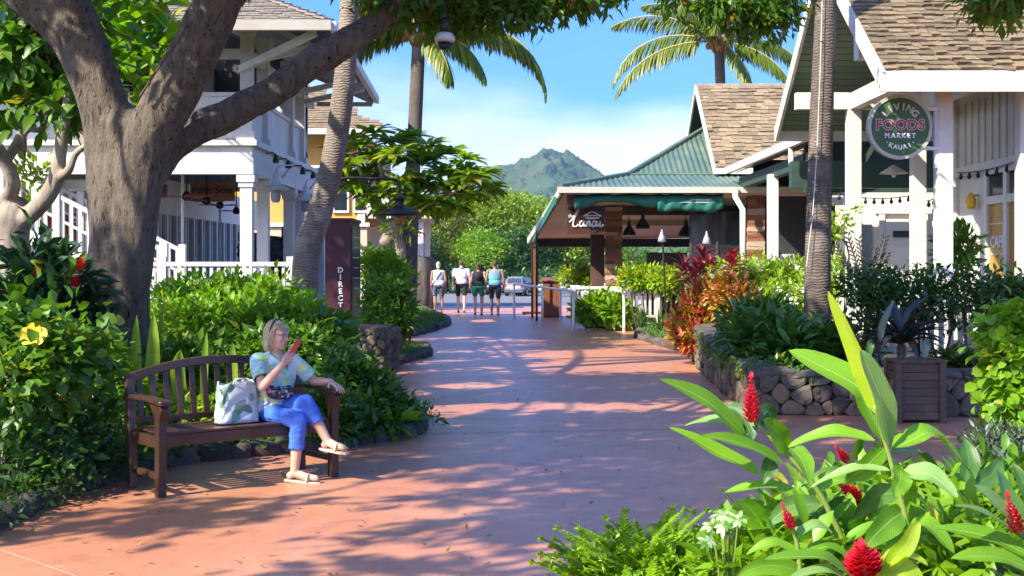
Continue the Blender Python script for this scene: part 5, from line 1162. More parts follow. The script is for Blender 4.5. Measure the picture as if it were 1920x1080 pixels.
# ------------------------------------------------------------------ lava stone wall: every stone cut from its own cell
def cells(w, h, n, seed, minarea=.004):
    r = random.Random(seed); pts = []; tries = 0
    dmin = .80 * math.sqrt(w * h / n)
    while len(pts) < n and tries < 20000:
        p = (r.uniform(0, w), r.uniform(0, h)); tries += 1
        if all(((p[0]-q[0])*.72)**2 + ((p[1]-q[1])*1.25)**2 > dmin**2 for q in pts): pts.append(p)
    for i, p in enumerate(pts):
        poly = [(0, 0), (w, 0), (w, h), (0, h)]
        for j, q in enumerate(pts):
            if i == j or abs(p[0]-q[0]) > 5*dmin: continue
            mx, my, nx, ny = (p[0]+q[0])/2, (p[1]+q[1])/2, q[0]-p[0], q[1]-p[1]; new = []
            for a, b in zip(poly, poly[1:] + poly[:1]):
                da, db = (a[0]-mx)*nx + (a[1]-my)*ny, (b[0]-mx)*nx + (b[1]-my)*ny
                if da <= 0: new.append(a)
                if da * db < 0: t = da / (da - db); new.append((a[0]+(b[0]-a[0])*t, a[1]+(b[1]-a[1])*t))
            poly = new
            if not poly: break
        if len(poly) > 2: yield p, poly
def stone_wall(t, a, b, h0, h1, n, seed, tan=.3):
    """stones on the vertical face from a to b (on the ground), the outward side to the right of a->b"""
    a, b = V((a.x, a.y, 0)), V((b.x, b.y, 0)); L = (b - a).length; u = (b - a).normalized(); nn = u.cross(V((0, 0, 1))).normalized(); hh = max(h0, h1)
    r = random.Random(seed)
    for c, poly in cells(L, hh, n, seed):
        for _ in range(1):
            poly = [((a_[0]*(1-f)+b_[0]*f), (a_[1]*(1-f)+b_[1]*f)) for a_, b_ in zip(poly, poly[1:] + poly[:1]) for f in (.25, .75)]
        k = len(poly); g = .988; dep = r.uniform(.03, .075); m = MB(); rings = []
        for sc_, o in ((.975, -.06), (.97, dep * .45), (.88, dep * .9), (.5, dep)):
            rings.append([(c[0] + (p[0]-c[0])*sc_*1.03, c[1] + (p[1]-c[1])*sc_*1.03, o + r.uniform(-.012, .012)) for p in poly])
        hs = lambda x: (h0 + (h1 - h0) * x / L) / hh
        vs = [a + u*x + V((0, 0, z * hs(x))) + nn*o for ring in rings for x, z, o in ring]
        fs = [(i*k+j, i*k+(j+1) % k, (i+1)*k+(j+1) % k, (i+1)*k+j) for i in range(3) for j in range(k)] + [tuple(3*k+j for j in range(k))]
        mat = LAVA_TAN if r.random() < tan * (1.3 if c[1] < hh*.6 else .35) else WALLST
        m.add(vs, fs).build('stone', mat, t, smooth=r.random() < .5)
lw = thing('stone_wall', 'low dry lava stone wall holding up the bed behind the brown planter', 'wall', (WALL_BASE[4].x, WALL_BASE[4].y, 0))
hts = [.46, .46, .46, .46, .46, .50, .55, .60, .66]
for i in range(len(WALL_BASE) - 1):
    a, b = WALL_BASE[i+1], WALL_BASE[i]; L = (a - b).length
    stone_wall(lw, a, b, hts[i+1], hts[i], max(6, int(L * hts[i] / .034)), 70 + i)
    d = (b - a).normalized(); nb_ = V((-d.y, d.x, 0))
    core = [a + nb_*.045, b + nb_*.045, b + nb_*.30, a + nb_*.30]
    MB().add([(p.x, p.y, 0) for p in core] + [(core[0].x, core[0].y, hts[i+1]-.02), (core[1].x, core[1].y, hts[i]-.02), (core[2].x, core[2].y, hts[i]-.02), (core[3].x, core[3].y, hts[i+1]-.02)],
             [(0,1,2,3), (4,5,6,7), (0,1,5,4), (1,2,6,5), (2,3,7,6), (3,0,4,7)]).build('wall_core', MORTAR, lw)
    k = max(1, int(L / .27))
    for j in range(k):
        p = a.lerp(b, (j + .5) / k) + nb_ * .12; z = hts[i+1] + (hts[i] - hts[i+1]) * (j + .5) / k
        inst('cap_stone', ROCKS[random.randrange(6)], lw, (p.x, p.y, z - .015), (random.uniform(-.15,.15), random.uniform(-.1,.1), math.atan2(d.y, d.x)), (L/k*1.12, .36, random.uniform(.10, .15)))
lp_ = thing('stone_pier', 'squat mossy lava stone pier with pale mortar cap beside the directory post', 'pier', (-2.3, 20, 0), 'lava stone piers by the shop porch')
A_, B_ = P(652, 500, 19.6), P(722, 500, 19.6); C_ = P(726, 500, 20.4)
stone_wall(lp_, V((A_.x, 19.6, 0)), V((B_.x, 19.6, 0)), .66, .66, 20, 5, .05); stone_wall(lp_, V((B_.x, 19.6, 0)), V((B_.x + .1, 20.6, 0)), .66, .66, 12, 6, .05)
MB().prism([(A_.x, 19.63, 0), (B_.x-.03, 19.63, 0), (B_.x+.07, 20.6, 0), (A_.x, 20.6, 0)], (0, 0, .64)).build('pier_core', MORTAR, lp_)
BX('pier_cap', LAVA_TAN, lp_, A_.x-.02, B_.x+.03, 19.58, 20.6, .641, .69)

# ------------------------------------------------------------------ leaf blades with midrib and veins
def blade_material(name, c1, c2, rib, trans, rough=.4, tcol=(1.6, 1.5, .55), edge=None):
    m, n, l, out = nodes_of(name); b = n.new('ShaderNodeBsdfPrincipled'); t = n.new('ShaderNodeBsdfTranslucent'); mx = n.new('ShaderNodeMixShader')
    uv = n.new('ShaderNodeUVMap'); sp = n.new('ShaderNodeSeparateXYZ'); l.new(uv.outputs[0], sp.inputs[0])
    ab = n.new('ShaderNodeMath'); ab.operation = 'SUBTRACT'; ab.inputs[1].default_value = .5; l.new(sp.outputs[0], ab.inputs[0])
    a2 = n.new('ShaderNodeMath'); a2.operation = 'ABSOLUTE'; l.new(ab.outputs[0], a2.inputs[0])
    oi = n.new('ShaderNodeObjectInfo'); tc = n.new('ShaderNodeTexCoord').outputs['Object']
    f = n.new('ShaderNodeMath'); f.operation = 'ADD'; l.new(noise(n, l, tc, 7, 4), f.inputs[0]); l.new(oi.outputs['Random'], f.inputs[1])
    c = mixc(n, l, ramp(n, l, f.outputs[0], .35, 1.3), c1, c2)
    # side veins sweep forward from the midrib
    vv = n.new('ShaderNodeMath'); vv.operation = 'MULTIPLY_ADD'; vv.inputs[1].default_value = -.55; l.new(a2.outputs[0], vv.inputs[0]); l.new(sp.outputs[1], vv.inputs[2])
    w = n.new('ShaderNodeMath'); w.operation = 'MULTIPLY'; w.inputs[1].default_value = 150.0; l.new(vv.outputs[0], w.inputs[0])
    s = n.new('ShaderNodeMath'); s.operation = 'SINE'; l.new(w.outputs[0], s.inputs[0])
    c = mixc(n, l, ramp(n, l, s.outputs[0], .2, 2.4), c, tuple(min(1, x*1.5) for x in c2))
    br = ramp(n, l, a2.outputs[0], .34, .52); nzz = ramp(n, l, noise(n, l, tc, 16, 5, .7), .52, .64); bm2 = n.new('ShaderNodeMath'); bm2.operation = 'MULTIPLY'; l.new(br, bm2.inputs[0]); l.new(nzz, bm2.inputs[1]); c = mixc(n, l, bm2.outputs[0], c, (.20, .13, .03))
    if edge: c = mixc(n, l, ramp(n, l, a2.outputs[0], .36, .5), c, edge)
    rb = ramp(n, l, a2.outputs[0], .035, .012); c = mixc(n, l, rb, c, rib)
    l.new(c, b.inputs['Base Color']); b.inputs['Roughness'].default_value = rough; b.inputs['Specular IOR Level'].default_value = .5
    bp = n.new('ShaderNodeBump'); bp.inputs['Strength'].default_value = .25; bp.inputs['Distance'].default_value = .003; l.new(s.outputs[0], bp.inputs['Height']); l.new(bp.outputs[0], b.inputs['Normal'])
    tcl = mixc(n, l, 1.0, c, tcol, 'MULTIPLY'); l.new(tcl, t.inputs['Color']); mx.inputs[0].default_value = trans
    l.new(b.outputs[0], mx.inputs[1]); l.new(t.outputs[0], mx.inputs[2]); l.new(mx.outputs[0], out.inputs[0]); return m
BL_GINGER = blade_material('ginger_blade', (.085, .225, .008), (.18, .38, .016), (.30, .45, .10), .40)
BL_YOUNG = blade_material('young_ginger_blade', (.26, .42, .012), (.42, .56, .03), (.45, .55, .15), .5)
BL_UNDER = blade_material('pale_ginger_blade', (.13, .26, .06), (.22, .37, .10), (.35, .5, .18), .35)
BL_STRAP = blade_material('strap_blade', (.15, .28, .025), (.30, .42, .05), (.40, .48, .10), .42)
BL_DARK = blade_material('dark_blade', (.012, .028, .014), (.03, .05, .024), (.05, .07, .04), .15, .3)
BL_GREEN = blade_material('green_blade', (.035, .10, .02), (.07, .17, .03), (.12, .25, .05), .3)
BL_TI_RED = blade_material('red_ti_blade', (.16, .012, .030), (.34, .03, .055), (.40, .08, .10), .35, tcol=(1.6, .5, .5))
BL_TI_DK = blade_material('purple_ti_blade', (.045, .010, .016), (.10, .018, .028), (.16, .03, .04), .28, tcol=(1.5, .5, .5))
BL_BROM = blade_material('bromeliad_blade', (.016, .020, .016), (.045, .040, .035), (.06, .06, .05), .12, .28)
BL_PALE = blade_material('grey_green_blade', (.10, .15, .12), (.17, .22, .18), (.2, .25, .2), .2, .35)
def blade(name, parent, pts, width, mat, nrm=(0, 0, 1), fold=.22, prof=None, wave=.0, twist=0.0, nseg=10):
    """a long leaf following pts; width tapers to both ends; folded along the midrib, edges may wave"""
    c = curve_pts(pts, max(2, nseg // (len(pts) - 1))); n = len(c); vs, uvs = [], []
    ph = random.uniform(0, 6); nr = V(nrm)
    for i, p in enumerate(c):
        t = i / (n - 1); d = (c[min(i+1, n-1)] - c[max(i-1, 0)]).normalized(); s = d.cross(nr)
        s = s.normalized() if s.length > 1e-4 else V((1, 0, 0)); nn = s.cross(d)
        if twist: s = s * math.cos(twist*t) + nn * math.sin(twist*t); nn = s.cross(d)
        w = width * .5 * (prof(t) if prof else max(.04, math.sin(PI * (t ** .8)) ** .75))
        for k, uu in ((-1, 0), (-.5, .25), (0, .5), (.5, .75), (1, 1)):
            up = nn * (abs(k) ** 1.4 * w * fold * 2 + wave * width * abs(k) * math.sin(ph + t * 13 + k * 1.7))
            vs.append(p + s * w * k + up); uvs.append((uu, t))
    fs = [(i*5+k, i*5+k+1, (i+1)*5+k+1, (i+1)*5+k) for i in range(n-1) for k in range(4)]
    me = bpy.data.meshes.new(name); me.from_pydata(vs, [], fs); uvl = me.uv_layers.new(name='UVMap')
    for lp in me.loops: uvl.data[lp.index].uv = uvs[lp.vertex_index]
    me.polygons.foreach_set('use_smooth', [True]*len(fs)); me.update()
    return link(name, me, mat, parent)
STRAP_PROF = lambda t: (.55 + .45 * min(1, t * 4)) * (1 - max(0, (t - .55) / .45) ** 1.6) + .02
def strap_plant(name, label, cat, base, n, L, W, mat, spread=.9, group=None, up=.75, droop=.5, seed=0, prof=STRAP_PROF, fold=.25, nseg=8, az=None):
    r = random.Random(seed); t = thing(name, label, cat, base, group); b = V(base)
    for i in range(n):
        a = r.uniform(0, 2*PI) if az is None else r.uniform(*az); e = r.uniform(up - .35, up + .35); l = L * r.uniform(.65, 1.1)
        h = V((math.cos(a), math.sin(a), 0)); st = b + h * r.uniform(.01, .05); e1 = max(.1, min(1.52, e)); sp = spread
        p1 = st + (h * math.cos(e1) * sp + V((0, 0, math.sin(e1)))) * l * .5
        e2 = e1 - droop * r.uniform(.4, 1.4); p2 = p1 + (h * math.cos(e2) * sp + V((0, 0, math.sin(e2)))) * l * .5
        blade('leaf', t, [st, st.lerp(p1, .5) + V((0, 0, .02)), p1, p1.lerp(p2, .55) + V((0, 0, .03*l)), p2], W * r.uniform(.75, 1.15), mat, h.lerp(V((0, 0, 1)), .6) if e1 < 1.2 else -h, fold, prof, .01, 0, nseg)
    return t
def bush(name, label, cat, ells, nc, npr, sp, L, W, lm, group=None, stems=5, flower=None, base_z=0.0, stem_mat=BARK_DK, stem_r=.014, **k):
    cx = sum(e[0][0] for e in ells) / len(ells); cy = sum(e[0][1] for e in ells) / len(ells)
    t = thing(name, label, cat, (cx, cy, base_z), group); k.setdefault('zfloor', base_z + .02)
    fobj('foliage', foliage(ells, nc, npr, sp, L, W, seed=sd(), **k), lm, t)
    for i in range(stems):
        e = ells[i % len(ells)]; c = V(e[0]); b = V((c.x + random.uniform(-.6, .6) * e[1][0], c.y + random.uniform(-.5, .5) * e[1][1], base_z - .03)); q = c + V((random.uniform(-.7, .7) * e[1][0], random.uniform(-.6, .4) * e[1][1], e[1][2] * random.uniform(.1, .7)))
        MB().tube(curve_pts([b, b.lerp(q, .5) + V((random.uniform(-.05, .05), 0, 0)), q], 3), [stem_r*1.3, stem_r*1.2, stem_r*1.1, stem_r, stem_r*.9, stem_r*.7, stem_r*.5], 6).build('stem', stem_mat, t, smooth=True)
    if flower:
        fm, fnc, fnp, fl, fw = flower; fobj('blossom', foliage([(e[0], tuple(x*1.05 for x in e[1])) for e in ells], fnc, fnp, .025, fl, fw, up=.5, rnd=.6, seed=sd(), shell=(.92, 1.05), zmin=-.1), fm, t)
    return t
def fern(label, base, n, L, mat, group='ferns', up=.7, droop=.9, leaf=.1, w=.03, seed=0, nl=20, az=None, name='fern'):
    r = random.Random(seed); t = thing(name, label, 'fern', base, group)
    for i in range(n):
        a = r.uniform(0, 2*PI) if az is None else r.uniform(*az)
        pts, ar = frond_arrays((base[0] + r.uniform(-.04, .04), base[1] + r.uniform(-.04, .04), base[2]), a, r.uniform(up-.3, up+.45), L * r.uniform(.7, 1.15), droop * r.uniform(.6, 1.2), nl=nl, leaf=leaf, hang=.12, seed=r.randrange(9999), w=w)
        fobj('frond', ar, mat, t)
    return t

# ------------------------------------------------------------------ left side planting
bush('hedge', 'bright sunlit green hedge in front of the white deck railing', 'hedge',
     [ell(px, 590 + (8 if i % 2 else 0) + (14 if i == 0 else 0), 15.6 + .3 * (i % 3), .34, .40, .5) for i, px in enumerate(range(318, 530, 32))] + [ell(548, 612, 15.7, .3, .33, .45), ell(572, 622, 15.5, .22, .3, .4)] + [ell(px, 640, 14.6, .4, .40, .45) for px in range(330, 570, 58)],
     760, 17, .075, .105, .052, G_BRIGHT, stems=16, curl=.3, shell=(.7, 1.02), up=.35, stem_mat=BARK_PALE)
bush('shrub', 'shady round green shrub between the directory post and the path', 'shrub', [ell(724, 575, 22.6, .34, .40), ell(742, 585, 22.2, .22, .40), ell(728, 612, 22, .3, .33)], 330, 16, .09, .13, .055, G_MID, stems=6, shell=(.65, 1.0))
bush('shrub', 'bright leafy shrub under the plumeria trunk beside the directory post', 'shrub', [ell(708, 505, 25.6, .36, .3), ell(735, 525, 25, .3, .3)], 120, 15, .09, .14, .06, G_BRIGHT, stems=4)
bush('shrub', 'dark broad-leaved shrub hiding the foot of the directory post', 'shrub', [ell(628, 632, 14.6, .13, .15), ell(600, 655, 14.2, .2, .24), ell(630, 680, 14.4, .13, .2), ell(600, 710, 13.2, .22, .26), ell(630, 720, 13.0, .13, .2)], 120, 13, .09, .15, .085, G_MID, stems=6, up=-.1, segs=2)
bush('shrub', 'glossy low shrub spilling over the kerb past the bench arm', 'shrub', [ell(640, 745, 12.4, .26, .42), ell(690, 762, 12.4, .26, .30), ell(735, 790, 12.5, .2, .2), ell(655, 805, 11.9, .26, .2), ell(715, 812, 12.2, .24, .14), ell(610, 790, 11.6, .2, .24)], 420, 15, .065, .105, .042, G_GLOSS, stems=8, shell=(.6, 1.02), base_z=.05)
fobj('blade_cluster', foliage([ell(735, 795, 12.0, .08, .08)], 3, 7, .03, .2, .06, segs=2, seed=sd(), up=.1), G_BRIGHT, [o for o in COL.objects if o.get('label', '').startswith('glossy low shrub')][0])
bush('shrub', 'leafy green bush directly behind the bench backrest', 'shrub', [ell(360, 700, 12.9, .3, .25), ell(430, 705, 12.9, .3, .25), ell(310, 715, 12.8, .25, .25), ell(500, 690, 13.0, .3, .33), ell(560, 695, 13.1, .28, .35)], 200, 14, .085, .13, .06, G_MID, stems=6, up=.1)
bush('shrub', 'light green sprays behind the lower bench slats', 'shrub', [ell(270, 800, 11.4, .22, .2), ell(350, 805, 11.5, .28, .18), ell(430, 800, 11.7, .28, .18), ell(235, 770, 11.3, .17, .24)], 130, 13, .07, .11, .045, G_LIME, stems=4)
bush('hibiscus', 'tall hibiscus with a yellow bloom and bare stems at the edge of the bed', 'hibiscus', [ell(25, 645, 9.4, .24, .22), ell(105, 680, 9.5, .22, .15), ell(25, 715, 9.0, .22, .12), ell(150, 650, 9.9, .16, .12), ell(60, 755, 9.3, .2, .1), ell(165, 735, 9.9, .12, .14), ell(185, 690, 10.2, .10, .14), ell(-20, 690, 9.4, .2, .25)], 150, 11, .11, .105, .08, G_MID, stems=16, shell=(.3, 1.08), stem_mat=BARK_PALE, segs=2, curl=.25, up=-.15, stem_r=.010)
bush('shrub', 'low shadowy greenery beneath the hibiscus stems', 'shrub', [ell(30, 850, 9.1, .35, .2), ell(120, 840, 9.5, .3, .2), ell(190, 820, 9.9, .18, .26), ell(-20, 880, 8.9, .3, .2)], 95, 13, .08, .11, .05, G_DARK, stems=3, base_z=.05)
bush('shrub', 'sunlit small-leaved bush between the hibiscus and the bench end', 'shrub', [ell(190, 770, 10.6, .2, .22), ell(170, 700, 11, .2, .25), ell(90, 720, 10.6, .3, .2)], 120, 14, .07, .09, .042, G_BRIGHT, stems=3)
FERN_DK = LEAF('dark_fern', (.026, .07, .028), (.06, .13, .05), .25)  # darker and brighter leaf colours, alternated from fern to fern
FERN_LT = LEAF('bright_fern', (.11, .24, .02), (.20, .36, .035), .42)
for i, (px, py, lab) in enumerate(((25, 945, 'feathery shade fern at the very corner of the left bed'), (85, 915, 'feathery fern second along the left kerb'), (145, 895, 'feathery fern third along the left kerb below the hibiscus'), (205, 880, 'feathery fern touching the rear bench leg'), (60, 895, 'bushy fern behind the kerb under the yellow bloom'), (170, 860, 'fern tucked between the hibiscus and bench end'))):
    g = G(px, py); fern(lab, (g.x, g.y + .12, .05), 16, .40, FERN_DK if i % 3 else FERN_LT, leaf=.085, w=.028, seed=i, group='ferns along the left bed')
for i, (px, py, lab) in enumerate(((330, 862, 'small fern under the bench seat near its front leg'), (415, 855, 'small fern under the middle of the bench'), (500, 848, 'small fern under the bench behind the standing foot'), (560, 843, 'small fern under the bench by the far arm'), (280, 868, 'small fern under the end of the bench by the rear leg'), (610, 835, 'small fern at the kerb outside the far bench leg'), (455, 840, 'small fern behind the tote bag under the seat'), (370, 845, 'small fern behind the bench slats low down'))):
    g = G(px, py); fern(lab, (g.x, g.y, .05), 11, .27, FERN_DK if i % 2 else G_MID, leaf=.06, w=.02, seed=30+i, group='ferns under the bench')
for i, (px, py, n, lab) in enumerate(((270, 800, 11, 'yellow-green strap lily rising behind the bench end, tallest of its row'), (330, 795, 9, 'strap lily behind the third and fourth bench slats'), (395, 795, 9, 'strap lily behind the middle bench slats'), (455, 790, 8, 'strap lily behind the tote bag'), (225, 815, 8, 'strap lily leaning out beside the bench end post'))):
    g = G(px, py); strap_plant('strap_lily', lab, 'lily', (g.x, g.y + .3, .05), n, .92 if i != 0 else 1.25, .075, BL_STRAP, .55, 'strap lilies behind the bench', 1.25, .45, 60 + i)
g = V((-3.30, 11.6, .05)); t = thing('strap_lily', 'tall crinkled strap leaves standing upright by the big trunk', 'lily', g, 'strap lilies behind the bench')
for a, b, c, w in (((262, 760), (256, 690), (256, 590), .10), ((275, 760), (287, 680), (288, 585), .12), ((265, 770), (235, 690), (200, 580), .10), ((280, 760), (240, 700), (205, 670), .10), ((385, 760), (384, 700), (388, 622), .08), ((340, 760), (333, 700), (338, 655), .13), ((430, 760), (437, 700), (436, 640), .10)):
    blade('leaf', t, [P(a[0], a[1], 11.6), P(b[0], b[1], 11.5), P(c[0], c[1], 11.4)], w, BL_STRAP, (random.uniform(-.3, .3), -1, .2), .2, STRAP_PROF, .03)
def spike(t, base, top, r, mat, n=9, part='flower'):
    """red ginger torch: overlapping bracts around a stalk"""
    B, D, N, L = [], [], [], []; a, b = V(base), V(top); ax = (b - a).normalized(); u = ax.orthogonal().normalized(); w = ax.cross(u); rows = n
    for i in range(rows):
        f = i / rows; rr = r * (.55 + .6 * math.sin(PI * min(1, f + .25))) * (1 - .35 * f)
        for k in range(7):
            an = k * 2 * PI / 7 + i * .45; o = u * math.cos(an) + w * math.sin(an); p = a.lerp(b, f) + o * rr * .35
            B.append(p); D.append(o * .75 + ax * 1.0); N.append(ax * -.6 + o); L.append(rr * 1.7)
    B.append(b - ax * r); D.append(ax); N.append(u); L.append(r * 1.6)
    B, D, N, L = np.array([tuple(x) for x in B]), np.array([tuple(x) for x in D]), np.array([tuple(x) for x in N]), np.array(L)
    return fobj(part, leaf_arrays(B, D, unit(N), L, L * .55, -.25, .3, 2), mat, t)
RED_BRACT = LEAF('red_bract', (.50, .006, .018), (.72, .022, .045), .22, tcol=(1.3, .5, .5), rough=.35)
rg = bush('red_ginger', 'dark leafy red ginger clump in shade beside the big trunk', 'ginger', [ell(70, 530, 12.0, .2, .3), ell(115, 560, 12.0, .22, .3), ell(60, 610, 11.8, .25, .3), ell(125, 620, 12, .2, .25)], 150, 11, .09, .22, .07, G_DEEP, stems=5, segs=2, up=.1)
for px, py, h in ((70, 505, .14), (150, 495, .10), (140, 525, .13), (102, 562, .12), (125, 590, .13), (45, 590, .1)): p = P(px, py, 11.7); spike(rg, p - V((0, 0, h*.5)), p + V((.01, 0, h*.6)), .035, RED_BRACT, 6)
for pts, w in (([(120, 560), (140, 520), (162, 470)], .10), ([(110, 540), (90, 505), (55, 488)], .10), ([(120, 530), (140, 500), (128, 478)], .08)): blade('leaf', rg, [P(x, y, 11.8) for x, y in pts], w, BL_GINGER, (.3, -1, .4))
# the yellow hibiscus bloom
hb_ = thing('hibiscus_bloom', 'large open yellow hibiscus flower above the left bed leaves', 'flower', P(66, 628, 9.2)); c = P(66, 632, 9.15)
for k in range(5):
    a = k * 2 * PI / 5 + .3; d = V((math.cos(a), -.35 + .25*math.sin(a), math.sin(a)*.55 + .12)).normalized()
    blade('petal', hb_, [c, c + d*.045 + V((0, -.01, .01)), c + d * .105], .095, MAT('hibiscus_petal', (.72, .42, .015), .5, (.80, .58, .03), 9) if k == 0 else bpy.data.materials['hibiscus_petal'], (0, -1, .35), .12, lambda t: .25 + .85 * math.sin(PI * min(1, .12 + t * .80)), .05, 0, 6)
MB().tube([c, c + V((.03, -.06, .03))], [.007, .004], 6).build('pistil', RED_BRACT, hb_)
MB().tube(curve_pts([c, c + V((.0, .08, -.15)), V((c.x, c.y + .15, .1))], 3), .006, 5).build('stem', G_MID, hb_)
def grass(name, poly_fn, n, L, mat, z=.05, seed=0):
    r = np.random.default_rng(seed); pts = poly_fn(r, n); m = len(pts); d = r.normal(size=(m, 3)) * .45 + np.array([0, 0, 1.0]); o = fobj(name, leaf_arrays(pts, d, r.normal(size=(m, 3)) + np.array([0, -.5, .3]), L * r.uniform(.5, 1.3, m), .012 + .006*r.random(m), .5, .2, 1), mat, None); o['kind'] = 'stuff'; return o
def in_poly(poly, z):
    P_ = np.array([(p.x, p.y) for p in poly])
    def fn(r, n):
        lo, hi = P_.min(0), P_.max(0); q = lo + (hi - lo) * r.random((n * 3, 2)); ins = np.zeros(len(q), bool); j = len(P_) - 1
        for i in range(len(P_)):
            a, b = P_[i], P_[j]; cond = ((a[1] > q[:, 1]) != (b[1] > q[:, 1])) & (q[:, 0] < (b[0]-a[0]) * (q[:, 1]-a[1]) / (b[1]-a[1] + 1e-9) + a[0]); ins ^= cond; j = i
        q = q[ins][:n]; return np.column_stack([q, np.full(len(q), z)])
    return fn
GRASSM = LEAF('grass_blade', (.06, .15, .018), (.13, .25, .03), .3)
grass('grass', in_poly([G(690,690), G(745,682), G(795,667), G(795,660), G(765,653), G(700,652)], .05), 2600, .16, GRASSM, seed=1)
grass('grass', in_poly([G(748,634), G(790,625), G(833,611), G(832,602), G(808,590), G(780,580), G(730,580)], .05), 5200, .22, GRASSM, seed=2)
grass('grass', in_poly([G(1300,664), G(1292,661), G(1240,646), G(1202,633), G(1208,624), G(1232,614), G(1175,604), G(1180,585), V((7, 26, 0)), V((6, 21, 0))], .05), 9000, .22, GRASSM, seed=3)

# ------------------------------------------------------------------ right side planting
bush('shrub', 'lush green bush growing inside the loop of the white handrail', 'shrub', [ell(1105, 590, 32.2, .3, .25), ell(1140, 585, 32.1, .35, .28), ell(1165, 595, 32.0, .25, .2), ell(1120, 578, 32.25, .3, .22)], 150, 14, .1, .22, .07, G_BRIGHT, stems=3, segs=2)
FL_Y = [('yellow-flowered bush behind the wooden podium', [ell(1078, 522, 37, .4, .25), ell(1100, 526, 37, .3, .22)]), ('yellow-flowered bush right of the ledge stone pillar', [ell(1188, 525, 31.0, .3, .17), ell(1215, 526, 31.2, .25, .16)]), ('yellow-flowered bush under the first tiki torch', [ell(1246, 528, 30.2, .2, .17), ell(1262, 532, 30, .16, .14)])]
for lab, e in FL_Y: bush('flowering_bush', lab, 'bush', e, 120, 13, .09, .16, .06, G_LIME, 'yellow flowering bushes by the restaurant', stems=3, flower=(G_YEL, 45, 9, .10, .06), base_z=.05)
for i, (px, py, d, lab) in enumerate(((1235, 560, 29, 'grassy green clump behind the handrail end post'), (1258, 575, 27.5, 'tall grassy clump beside the croton'), (1205, 565, 30.5, 'grassy clump in front of the white balusters'), (1280, 560, 27, 'grassy clump under the purple ti leaves'))):
    p = P(px, 600, d); strap_plant('grass_clump', lab, 'grass clump', (p.x, d, .05), 26, .75, .035, BL_GREEN, .6, 'grassy clumps by the restaurant', 1.2, .7, 200 + i, nseg=6)
def ti_plant(label, base, heads, L, W, mats, n=24, seed=0):
    r = random.Random(seed); t = thing('ti_plant', label, 'plant', base, 'ti plants in the raised bed'); b = V(base)
    for hx in heads:
        hd_ = V(hx); MB().tube(curve_pts([b, b.lerp(hd_, .5) + V((.04, 0, 0)), hd_], 3), .016, 6).build('stem', BARK_PALE, t, smooth=True)
        for i in range(n):
            a = i * 2.4 + r.uniform(-.2, .2); f = i / n; e = -.25 + 1.5 * f; h = V((math.cos(a), math.sin(a), 0)); l = L * r.uniform(.75, 1.1) * (1 - .3 * abs(f - .5)); st = hd_ + V((0, 0, -.18 + .24 * f))
            p1 = st + (h * math.cos(e) + V((0, 0, math.sin(e)))) * l * .55; p2 = p1 + (h * math.cos(e - .5) + V((0, 0, math.sin(e - .5)))) * l * .45
            blade('leaf', t, [st, p1, p2], W * r.uniform(.8, 1.1), r.choice(mats), (h.x*-.4, h.y*-.4, 1), .2, None, .01, 0, 6)
ti_plant('tall pink-red ti plant in front of the dark glass front', (P(1320, 560, 23).x, 23, .05), [P(1318, 484, 23), P(1332, 502, 22.8), P(1308, 508, 22.9)], .40, .062, [BL_TI_RED, BL_TI_DK, BL_TI_RED], 28, 1)
ti_plant('bright red ti plant beside the second ledge stone pillar', (P(1372, 560, 21.9).x, 21.9, .05), [P(1372, 492, 21.9)], .40, .11, [BL_TI_RED], 22, 2)
ti_plant('dark purple ti plant leaning toward the handrail', (P(1285, 560, 23.4).x, 23.4, .05), [P(1283, 508, 23.4), P(1300, 530, 23)], .46, .085, [BL_TI_DK], 22, 3)
ti_plant('small rusty ti plant behind the orange croton', (P(1392, 570, 21.6).x, 21.6, .05), [P(1390, 540, 21.6)], .34, .07, [BL_TI_DK, BL_TI_RED], 18, 4)
CROTON = LEAF('croton_leaf', (.10, .15, .015), (.42, .27, .02), .3, c3=(.34, .035, .02), p3=.42)
CROTON2 = LEAF('red_croton_leaf', (.26, .05, .02), (.46, .20, .03), .3, c3=(.5, .36, .03), p3=.3)
bush('croton', 'speckled yellow and red croton at the bend of the stone wall', 'shrub', [ell(1305, 605, 21.5, .33, .3), ell(1330, 570, 21.7, .28, .28), ell(1300, 635, 21.2, .25, .18), ell(1345, 620, 21.2, .25, .22)], 250, 13, .08, .16, .05, CROTON, 'crotons in the raised bed', stems=5, segs=2, up=.35)
bush('croton', 'orange-red croton in front of the white-flowered shrub', 'shrub', [ell(1380, 575, 20.5, .24, .25), ell(1395, 600, 20.3, .2, .22), ell(1365, 555, 20.7, .2, .2)], 140, 13, .07, .16, .05, CROTON2, 'crotons in the raised bed', stems=4, segs=2, up=.35)
bush('flowering_shrub', 'pale green shrub dotted with white blossom behind the crotons', 'shrub', [ell(px, 540 + 8 * (i % 2), 22.6, .42, .42) for i, px in enumerate(range(1375, 1530, 32))] + [ell(1440, 575, 22, .5, .3), ell(1500, 570, 22, .4, .3), ell(1410, 520, 22.8, .3, .25)], 520, 15, .085, .12, .05, G_LIME, stems=8, flower=(G_WHT, 170, 8, .075, .055), base_z=.4)
bush('flowering_shrub', 'white-blossomed shrub just right of the palm trunk', 'shrub', [ell(1580, 515, 22.4, .3, .3), ell(1560, 535, 22.2, .3, .3)], 110, 14, .08, .12, .05, G_LIME, stems=3, flower=(G_WHT, 45, 8, .075, .055), base_z=.4)
for i, (px, d, lab) in enumerate(((1440, 18.8, 'dark strap clump below the white blossom near the wall bend'), (1475, 18.6, 'dark strap clump second along the raised bed'), (1505, 18.2, 'dark strap clump at the palm trunk foot'))):
    p = P(px, 600, d); strap_plant('strap_clump', lab, 'plant', (p.x, d, .44), 24, .72, .045, BL_GREEN, .6, 'strap clumps in the raised bed', 1.15, .8, 230 + i, nseg=6)
